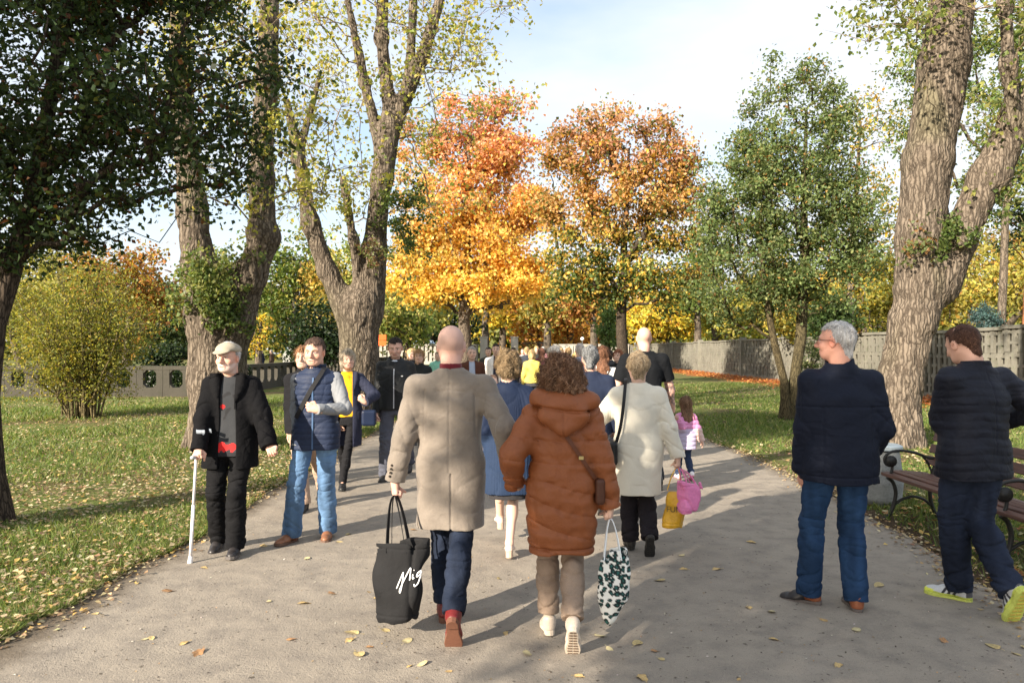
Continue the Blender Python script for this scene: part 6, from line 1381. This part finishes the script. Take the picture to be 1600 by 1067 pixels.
# --- grey-haired man in the navy suit, woman in the white jacket
P11 = person('grey haired man in a navy suit jacket seen from behind', .80, 7.40, R(-4), H=1.68, B=1.08, skin=(.58, .34, .26), h=.007, feet=[(.70, 7.5, .09, 0, 0), (.90, 7.2, .15, 0, 45)],
    top=dict(col=(.011, .018, .042), hem=.80, mat='suit_wool', name='jacket', mk=dict(rough=.85, bump=.3, scale=260), collar=dict(h=.03, r=.080), w=dict(chest=.195, waist=.19, hip=.195, hem=.20)), legs=dict(col=(.02, .021, .026)), shoes=dict(col=(.02, .018, .016)),
    hair=dict(style='fringe', col=(.085, .09, .095), col2=(.26, .26, .26)), head_yp=(6, 0), sh=1.12)
P12 = person('woman with long brown hair in a white jacket with a thin crossbody strap', 1.24, 9.9, R(-4), H=1.70, B=.95, skin=SK_L, h=.008, feet=[(1.1, 10.1, .09, 0, 0), (1.3, 9.7, .14, 0, 40)],
    top=dict(col=(.62, .60, .56), hem=.84, mat='cream_knit', name='jacket', collar=dict(h=.05, r=.082)), legs=dict(col=(.03, .03, .035)), shoes=dict(col=(.5, .5, .5)), hair=dict(style='long', col=(.10, .045, .025), col2=(.28, .14, .08)), sh=.95)

# --- man in the navy jacket on the right
def njd(X): return .006 * nz3(X, (9, 9, 7), 61) + .004 * nz3(X, (16, 16, 26), 62) + .004 * np.exp(-((X[2] - 1.30) / .006) ** 2) * (X[1] < 0) + .006 * np.exp(-((np.abs(X[0]) - .150) / .008) ** 2) * ((X[1] < .0) & (X[2] < 1.30)) * .8 + .005 * np.exp(-((X[2] - .865) / .006) ** 2)
P14 = person('white haired man with glasses in a navy jacket and blue jeans, head turned left', 2.09, 4.62, R(-3), H=1.83, B=1.16, skin=(.60, .31, .23), h=.0055, facefine=False,
    feet=[(1.945, 4.74, .09, 52, 6), (2.195, 4.62, .09, -8, 0)], hands=[W(1254, 735, 4.70), W(1352, 715, 4.75)], head_yp=(52, 2),
    top=dict(col=(.0055, .0085, .020), hem=.825, mat='soft_shell', name='jacket', mk=dict(rough=.7, bump=.12, scale=200, fold=.30, spec=.18, var=.08), disp=njd, fold=.006, w=dict(chest=.192, waist=.184, hip=.184, hem=.182, d=(.135, .140, .145, .14)), collar=dict(h=.065, r=.088, tilt=.02, y=-.012), sl=(.070, .066, .058), cuff=.02),
    legs=dict(col=lambda V: np.array((.018, .046, .108)) * (1 + .32 * np.clip(nz3((V[:, 0], V[:, 1], V[:, 2]), (9, 9, 5), 6) + .5 * nz3((V[:, 0], V[:, 1], V[:, 2]), (40, 40, 6), 3), -1, 1.4))[:, None], mat='blue_denim', r=(.094, .074, .072), fold=.006, hemdrop=.035), shoes=dict(col=lambda L: np.where((L[:, 1] < .02)[:, None], (.24, .075, .03), (.018, .016, .018)), sole=(.12, .10, .09), thick=.018, heel=.008),
    hair=dict(style='short', col=(.36, .35, .345), col2=(.62, .61, .60)), curl=(.35, .4), face=dict(flush=.7, nose=1.15, brow=(.45, .42, .4)), elbow_out=.35, sh=1.04, headscale=1.0, headw=1.0)
glasses(P14)

# --- man looking down, navy quilted jacket, white running shoes
def nqd(X): return -.004 * np.abs(np.sin(math.pi * (X[2] + .010 * np.sin(16 * X[0])) / .052)) ** .6 + .003 + .007 * nz3(X, (11, 11, 8), 71) + .004 * nz3(X, (22, 22, 30), 72) + .005 * np.exp(-((X[0] - .0) / .006) ** 2) * ((X[1] < 0) & (X[2] > 1.0))
def shoe_white(L):
    C = np.tile((.50, .52, .54), (len(L), 1)).astype(float); x, y, z = L.T
    for k in range(3): C[(np.abs(y - .02 - k * .028 + (z + .05) * .5) < .008) & (z < -.005) & (z > -.062)] = (.03, .03, .035)
    C[z < -.052] = (.48, .54, .10); C[(y > .13) & (z < -.045)] = (.65, .70, .1); C[(y < -.045) & (z > -.05)] = (.08, .08, .09); return C
P15 = person('dark haired man in a navy quilted blazer and white running shoes looking down', 3.03, 4.74, R(14), H=1.84, B=1.10, skin=(.60, .35, .26), h=.0055,
    feet=[(2.97, 4.80, .09, 30, -2), (3.045, 4.42, .20, -8, 64)], hands=[W(1498, 652, 4.98), W(1565, 655, 5.02)], head_yp=(6, -20), hunch=.02,
    top=dict(col=(.0055, .0075, .017), hem=.825, mat='quilted_blazer', name='blazer', mk=dict(rough=.7, bump=.35, scale=130, fold=.35, spec=.3, var=.12), disp=nqd, fold=.006, w=dict(chest=.196, waist=.186, hip=.196, hem=.205, d=(.135, .140, .145, .15)), collar=dict(h=.035, r=.086, tilt=.0), sl=(.072, .068, .060), cuff=.02),
    legs=dict(col=lambda V: np.array((.014, .020, .038)) * (1 + .32 * np.clip(nz3((V[:, 0], V[:, 1], V[:, 2]), (9, 9, 5), 9) + .5 * nz3((V[:, 0], V[:, 1], V[:, 2]), (40, 40, 6), 3), -1, 1.4))[:, None], mat='navy_cotton', r=(.108, .080, .074), fold=.009, hemdrop=.03), shoes=dict(mat='mesh', col=shoe_white, sole=(.50, .56, .12), thick=.026, tread=(.50, .40, .08), sc=1.05),
    hair=dict(style='short', col=(.050, .024, .016), col2=(.12, .06, .04)), curl=(.6, .6), fdir=[(.5, .8, .2), (-.5, .8, .2)], palms=[(.3, 0, .9), (-.3, 0, .9)], pole=[(-1, -.5, -.6), (1, -.5, -.6)], sh=1.14, headw=1.08)
hp = (near_hand(P15, 0) + near_hand(P15, 1)) / 2
pp = empty('paper', hp + np.array([-.10, .12, .0]), R(14)); tag(pp, 'small white folded paper held by the man in the quilted blazer', 'paper')
m = MB(); m.col = (.8, .8, .78); A = rotx(.7); m.box((0, 0, .0), (.13, .004, .17), M=A @ np.eye(3)); m.box((-.02, -.006, -.10), (.10, .003, .12), M=A @ rotz(.2)); m.build('sheet', cloth('paper_white', rough=.8, bump=.05), pp)

# ------------------------------------------------------------------ bags held in the hands
def tote(label, name, top, W2, H2, D2, yaw, col, mat_, hl, hand_pt, taper=1.0, soft=.012, hw=.018, hcol=None, sagx=0.0, wavef=None, nf=6, pointed=0.0, gap=.09, mk={}):
    """top: centre of the rim; W2/D2 half sizes; hand_pt where the handles are held"""
    b = empty(name, (top[0], top[1], top[2] - H2), yaw); tag(b, label, 'bag'); Rb = rotz(yaw); hp_ = (np.asarray(hand_pt) - np.array([top[0], top[1], top[2] - H2])) @ Rb
    g = Field((-W2 - .05, -D2 - .07, -.03), (W2 + .05, D2 + .07, H2 + .02), .006)
    z = np.array([0, .06, .35, .7, 1.0]) * H2
    if pointed: wv = W2 * np.array([.06, .30, .84, 1.0, .72]); dv = D2 * np.array([.25, .6, 1.0, .9, .5])
    else: wv = W2 * np.array([taper * .9, taper, (1 + taper) / 2, .98, 1.0]); dv = D2 * np.array([.8, 1, 1, .75, .55])
    g.loft(z, sagx * np.array([-1, -.8, 0, .5, 0]), 0, wv, dv, n=2.2 if pointed else 3.2, k=0)
    g.disp(lambda X: soft * nz3(X, (11, 11, 7), len(label)) + soft * .6 * nz3(X, (24, 24, 12), 5))
    g.disp(lambda X: soft * .9 * np.clip(1 - np.abs(nz3([X[0], X[1], X[2] + .5 * X[0]], (14, 14, 12), len(label) + 3)) * 2.2, 0, 1) ** 2 + .004 * np.exp(-((X[2] - H2 * .10) / .006) ** 2) * (0 if pointed else 1) + .003 * np.exp(-((X[2] - H2 + .03) / .004) ** 2))
    hollow = lambda P: np.maximum(((np.abs(P[0] / (wv[4] * .93)) ** 3 + np.abs(P[1] / (dv[4] * .82)) ** 3) ** (1 / 3) - 1) * dv[4], H2 - .06 - P[2])
    g.un(hollow, (-W2, -D2, H2 - .07), (W2, D2, H2 + .03), .0, 's')
    body = g.build('bag_body', cloth(mat_, **mk), col, b)
    m = MB(); m.col = hcol if hcol is not None else col if not callable(col) else (.5, .5, .5)
    for sy in (-1, 1):
        pts = []
        for t in np.linspace(0, 1, 17):
            a = 2 * t - 1; e = abs(a)
            px = np.sign(a) * gap * (e ** .8 if e > 0 else 0); zz = H2 - .05 + (hp_[2] - H2 + .05) * (1 - e ** 3.0)
            cx_ = hp_[0] * (1 - e ** 2.0) ; cy_ = sy * dv[4] * .95 * (e ** .9) + hp_[1] * (1 - e ** 1.5)
            pts.append((cx_ + px * (.35 + .65 * e), cy_, zz))
        pts = np.array(pts); T = np.gradient(pts, axis=0); wd = np.cross(T, [0, 1.0, .0]); wd += np.array([0, .25, 0]) * sy
        m.strip(pts, wd, hw * 2, .004)
    m.build('handles', cloth(mat_), b); return b, body, g
hb = near_hand(P6, 0)
def blk(V): return np.tile((.016, .016, .017), (len(V), 1))
tb, tbody, _ = tote('large black canvas tote bag with white handwritten lettering', 'tote_bag', W(623, 846, 4.15), .150, .45, .085, R(-8), (.009, .009, .010), 'canvas', 0, hb + np.array([0, -.01, -.085]), taper=.80, hw=.014, gap=.055, mk=dict(rough=.85, bump=.35, scale=220, fold=.2))
# handwriting on the camera side
def wr_on(bodyo, strokes, x0, z0, sc, slant, col, rad, parent, name='lettering', sgn=-1, nm='white_print'):
    m = MB(); m.col = col
    for st in strokes:
        st = np.array(st, float); t = np.linspace(0, len(st) - 1, len(st) * 5); P = np.stack([np.interp(t, range(len(st)), st[:, 0]), np.interp(t, range(len(st)), st[:, 1])], 1)
        for _ in range(3): P[1:-1] = (P[:-2] + 2 * P[1:-1] + P[2:]) / 4
        pts = hug(bodyo, [(x0 + (x + slant * y) * sc, z0 + (y + .45 * x) * sc) for x, y in P], sgn, .0015); m.tube(pts, rad, 6)
    return m.build(name, cloth(nm, rough=.7, bump=0), parent, smooth=True)
wr_on(tbody, [[(0, .1), (.25, .9), (.3, 1.0), (.35, .2), (.3, -.35), (.2, -.1), (.5, .6), (.75, 1.15), (.78, .5), (.8, .25)], [(.95, .55), (.98, .25), (1.08, .3)], [(.98, .78), (1.0, .8)], [(1.45, .55), (1.25, .5), (1.22, .25), (1.42, .3), (1.48, .55), (1.42, -.2), (1.2, -.3), (1.15, -.1)]], .012, .20, .088, .12, (.8, .8, .8), .0038, tbody)
# leopard tote
def leo(V):
    rs = np.random.RandomState(3); pts = np.concatenate([np.c_[rs.uniform(-.16, .16, 400), rs.uniform(0, .42, 400)]]); keep = []
    for p in pts:
        if all((abs(p - q) ** 2).sum() > .024 ** 2 for q in keep): keep.append(p)
    keep = np.array(keep); u = V[:, [0, 2]] + .006 * np.stack([nz3((V[:, 0], V[:, 1], V[:, 2]), (60, 60, 60), 8), nz3((V[:, 0], V[:, 1], V[:, 2]), (60, 60, 60), 9)], 1); u[:, 0] += np.where(V[:, 1] > 0, .01, 0)
    d = np.sqrt(((u[:, None] - keep[None]) ** 2).sum(2)); i = d.argmin(1); dm = d.min(1); C = np.tile((.70, .70, .66), (len(V), 1)).astype(float)
    C[dm < .0142] = (.008, .018, .018); C[dm < .0055] = (.02, .10, .09); return C
hw2 = near_hand(P7, 1)
lt, lbody, _ = tote('white tote bag with black and green leopard spots', 'tote_bag', W(957, 858, 3.98), .108, .415, .058, R(-4), leo, 'printed_canvas', 0, hw2 + np.array([0, 0, -.085]), hw=.014, sagx=.018, hcol=(.70, .74, .76), pointed=1, gap=.045, soft=.006, mk=dict(rough=.8, bump=.2, scale=220, fold=.15, var=.04))
h9 = near_hand(P9, 1) + np.array([0, 0, -.09])
yt, ybody, _ = tote('mustard yellow shopping bag hanging from the hand of the woman in cream', 'shopping_bag', W(1053, 756, 5.72), .095, .34, .06, R(-12), (.62, .33, .012), 'plastic_bag', 0, h9, taper=.8, hw=.008, gap=.05, sagx=.02, soft=.012, mk=dict(rough=.4, bump=.08, scale=60, fold=.35, spec=.5))
pt_, pbody, _ = tote('pink plastic carrier bag beside the yellow one in the hand of the woman in cream', 'carrier_bag', W(1078, 752, 5.68), .085, .22, .085, R(20), (.72, .20, .42), 'pink_plastic', 0, h9 + np.array([.01, -.02, .0]), taper=.85, hw=.010, hcol=(.72, .20, .42), gap=.045, soft=.014, sagx=.02, mk=dict(rough=.35, bump=.08, scale=60, fold=.4, spec=.5))
fc = bpy.data.curves.new('lettering', 'FONT'); fc.body = 'FUN'; fc.size = .062; fc.extrude = .001; fo_ = bpy.data.objects.new('lettering', fc); COL.objects.link(fo_)
bpy.context.view_layer.update(); me_ = bpy.data.meshes.new_from_object(fo_); bpy.data.objects.remove(fo_)
lo_ = link('lettering', me_, None, ybody); mk_, nt_, bb_ = new_mat('dark_print'); bb_.inputs['Base Color'].default_value = (.05, .035, .01, 1); me_.materials.append(mk_); yv = min(v.co.y for v in ybody.data.vertices if abs(v.co.z - .17) < .04); lo_.location = (-.06, yv - .002, .13); lo_.rotation_euler = (R(90), 0, 0)

# crossbody bags on backs
cw = kid(P7, 'coat'); xb = empty('crossbody_bag', P7['base'], 0); tag(xb, 'thin brown crossbody bag slung over the back of the rust puffer coat', 'bag')
sp = hug(cw, [(-.04 + .225 * t, 1.26 - .33 * t) for t in np.linspace(0, 1, 22)], -1, .006)
for _ in range(6): sp[1:-1, 1] = np.minimum((sp[:-2, 1] + sp[2:, 1]) / 2, sp[1:-1, 1])
m = MB(); m.col = (.10, .035, .018); m.strip(sp, (.75, 0, .6), .022, .005); m.build('strap', cloth('brown_leather', rough=.45, bump=.15), xb)
m = MB(); m.col = (.45, .35, .15); m.box(sp[13] + np.array([0, -.006, 0]), (.026, .006, .018)); m.build('buckle', cloth('metal_trim'), xb)
bf = Field(sp[-1] + np.array([-.06, -.08, -.2]), sp[-1] + np.array([.1, .26, .06]), .008); bf.box(sp[-1] + np.array([.025, .07, -.07]), (.028, .09, .075), rnd=.02); bf.build('pouch', cloth('brown_leather'), (.07, .026, .015), xb)
sb9 = empty('shoulder_bag', P9['base'], R(-3)); tag(sb9, 'black leather shoulder bag under the left arm of the woman in the cream coat', 'bag')
pts = [(-.095, .05, 1.42), (-.105, -.02, 1.425), (-.115, -.10, 1.38), (-.13, -.145, 1.25), (-.155, -.15, 1.05), (-.19, -.13, .92)]
pts = np.array(pts); t = np.linspace(0, 5, 26); pts = np.stack([np.interp(t, range(6), pts[:, i]) for i in range(3)], 1)
for _ in range(4): pts[1:-1] = (pts[:-2] + 2 * pts[1:-1] + pts[2:]) / 4
for i in range(len(pts)):
    y = ray_y(co9, pts[i, 0], pts[i, 2], -1)
    if y is not None and i > 6: pts[i, 1] = min(pts[i, 1], y - .006)
m = MB(); m.col = (.012, .012, .013); m.strip(pts, (1, .3, 0), .026, .006); m.build('strap', cloth('black_leather', rough=.4, bump=.15), sb9)
bf = Field((-.33, -.25, .66), (-.10, .2, 1.0), .008); bf.box((-.215, -.05, .83), (.035, .12, .10), rnd=.03); bf.build('bag_body', cloth('black_leather'), (.012, .012, .013), sb9)
c12 = kid(P12, 'jacket'); sb12 = empty('crossbody_bag', P12['base'], R(-4)); tag(sb12, 'thin dark strap bag across the white jacket of the woman with long brown hair', 'bag')
m = MB(); m.col = (.05, .03, .02); m.strip(hug(c12, [(.10 - .26 * t, 1.40 - .42 * t) for t in np.linspace(0, 1, 10)], -1, .006), (.7, 0, -.7), .014, .004); m.box((-.19, -.05, .93), (.05, .16, .12)); m.build('strap', cloth('brown_leather'), sb12)

# ------------------------------------------------------------------ the people farther along the path
def far(label, u, Y, H, facing, hair, topc, legc, hem=.85, style='short', group=None, B=1.0, pink=None, h=.011, inner=None, dy=0, skin=SK_L, glass=False, scalp=None, carry=None, sx=None):
    x = (u - 800) / F * Y; st = .12 * math.sin(u * 1.7); hd = R(facing)
    c, s_ = math.cos(hd), math.sin(hd)
    ft = [(x - .09 * c + st * -s_, Y - .09 * s_ + st * c, .085, 0, max(0, -st * 200)), (x + .09 * c - st * -s_, Y + .09 * s_ - st * c, .085, 0, max(0, st * 200))]
    return person(label, x, Y, hd, H=H, B=B, skin=skin, h=h, feet=ft, top=dict(col=topc, hem=hem, mat='plain_cloth', name='jacket', mk=dict(rough=.8, bump=.2, scale=120), collar=dict(h=.04), **({'post': open_front(.05, .07, 1.5, .6)} if inner else {})),
        inner=dict(col=inner, hem=hem + .02, grow=-.016, mat='plain_cloth', collar=dict(h=.0, r=.06)) if inner else None, legs=dict(col=legc, mat='plain_cloth'), shoes=dict(col=(.03, .03, .03)), hair=None if hair is None else dict(style=style, col=hair), strands=Y < 24, face=dict(scalp=scalp) if scalp else {}, sh=1.0 if style == 'short' else .93)
far('woman with glasses and long blond hair in a dark jacket behind the man in black', 655, 12.5, 1.66, 180, (.30, .17, .08), (.02, .022, .022), (.03, .03, .04), style='long', h=.009)
far('woman with blond hair half hidden behind the woman with glasses', 643, 15.0, 1.68, 175, (.50, .34, .18), (.03, .03, .035), (.05, .05, .06), style='bob')
far('person in a mint green jacket beside the head of the tall bald man', 684, 19.0, 1.62, 180, (.2, .15, .1), (.25, .55, .42), (.05, .05, .06), style='short')
far('balding man in a brown leather jacket walking towards the camera', 737, 13.0, 1.72, 188, (.3, .27, .24), (.085, .033, .02), (.04, .04, .05), inner=(.35, .4, .5), h=.009, scalp=(.5, .35, .28, .3))
far('man in a dark olive jacket walking behind the brown leather jacket', 763, 20.0, 1.74, 180, (.02, .018, .016), (.05, .05, .04), (.03, .03, .03))
P17 = far('bearded man in a white jacket over a navy T-shirt facing the camera', 775, 16.0, 1.80, 178, (.03, .02, .015), (.74, .70, .66), (.04, .045, .06), inner=(.02, .025, .05), h=.010)
far('child in a pink hooded jacket walking ahead of the white jacket', 770, 9.8, 1.32, 180, (.25, .15, .1), (.62, .25, .28), (.1, .1, .13), hem=.5, h=.009, skin=(.66, .45, .36))
far('man in sunglasses and a dark red jacket among the crowd', 802, 22.0, 1.74, 180, (.03, .025, .02), (.12, .03, .02), (.03, .03, .03))
far('person in a grey jumper farther back near the gate pillar', 817, 30.0, 1.74, 180, (.10, .06, .04), (.42, .40, .38), (.05, .05, .06))
far('blond woman in a bright yellow jacket seen from behind', 831, 18.0, 1.66, 0, (.45, .32, .16), (.62, .50, .12), (.06, .06, .07), style='bob')
far('woman with long brown hair in a plum top beside the yellow jacket', 846, 19.0, 1.71, 5, (.13, .06, .04), (.14, .05, .06), (.04, .04, .05), style='long')
far('person with light grey hair in a pale coat behind the curly head', 866, 12.0, 1.70, 0, (.55, .50, .44), (.50, .48, .45), (.05, .05, .06), style='wavy', h=.010)
far('man with fair hair in a brown coat with an amber scarf', 888, 17.0, 1.72, 0, (.36, .24, .12), (.10, .05, .03), (.04, .04, .05), style='short')
far('balding man in a grey blue shirt beyond the grey haired man', 906, 13.5, 1.78, 0, (.38, .34, .31), (.28, .31, .38), (.04, .04, .06), h=.010, scalp=(.5, .38, .3, .4))
far('person in a salmon pink top near the woman in white', 925, 21.0, 1.72, 0, (.10, .04, .03), (.55, .28, .26), (.05, .05, .06), style='bob')
far('young person with auburn hair in a black coat by the lawn edge', 966, 14.2, 1.66, 150, (.20, .08, .04), (.012, .012, .013), (.02, .02, .02), style='bob', hem=.55, h=.010)
far('person in a charcoal jacket close behind the woman in white', 953, 16.5, 1.66, 0, (.03, .025, .02), (.05, .05, .055), (.03, .03, .03))
cols = [((.04, .045, .06), 'dark blue'), ((.45, .42, .40), 'pale grey'), ((.03, .03, .03), 'black'), ((.30, .05, .04), 'red'), ((.16, .10, .06), 'brown'), ((.10, .14, .10), 'green'), ((.55, .52, .48), 'white'), ((.22, .26, .34), 'denim blue'), ((.50, .38, .10), 'mustard'), ((.42, .20, .22), 'pink'), ((.30, .25, .18), 'tan')]
rc = random.Random(5); used = {}
hc = [((.03, .02, .015), 'dark'), ((.35, .24, .12), 'blond'), ((.4, .38, .36), 'grey'), ((.10, .05, .03), 'brown')]
k = 0
for Y in (23, 25, 27, 29, 31, 34, 37, 40, 44, 48, 53, 58, 64, 72):
    for rep in range(3):
        u = [822, 858, 790, 876, 808, 898, 783, 915, 840, 935, 828, 893, 796, 920, 852, 805, 870, 946, 838, 883, 788, 905, 862, 818, 845, 925, 780, 878][k % 28] + (0 if k < 28 else 9)
        (tc_, tn), (hcc, hn) = cols[(k * 3) % 11], hc[(k // 11 + 1) % 4]
        far('person with %s hair in a %s jacket in the distant crowd' % (hn, tn), u + rc.uniform(-4, 4), Y + rep * .8, rc.uniform(1.6, 1.82), rc.choice((0, 180, 176, 6)), hcc, tc_, (.04, .04, .05), style=rc.choice(('short', 'bob', 'long', 'short')), group='distant people walking along the path', h=.018 if Y < 40 else .026); k += 1
far('figure in a navy coat behind the low concrete fence', 409, 44.0, 1.75, 90, (.4, .35, .3), (.03, .035, .07), (.15, .15, .16), hem=.6, h=.02)
far('figure in a brown coat behind the low concrete fence', 424, 44.0, 1.70, 90, (.4, .38, .35), (.09, .06, .045), (.08, .08, .09), hem=.6, h=.02)
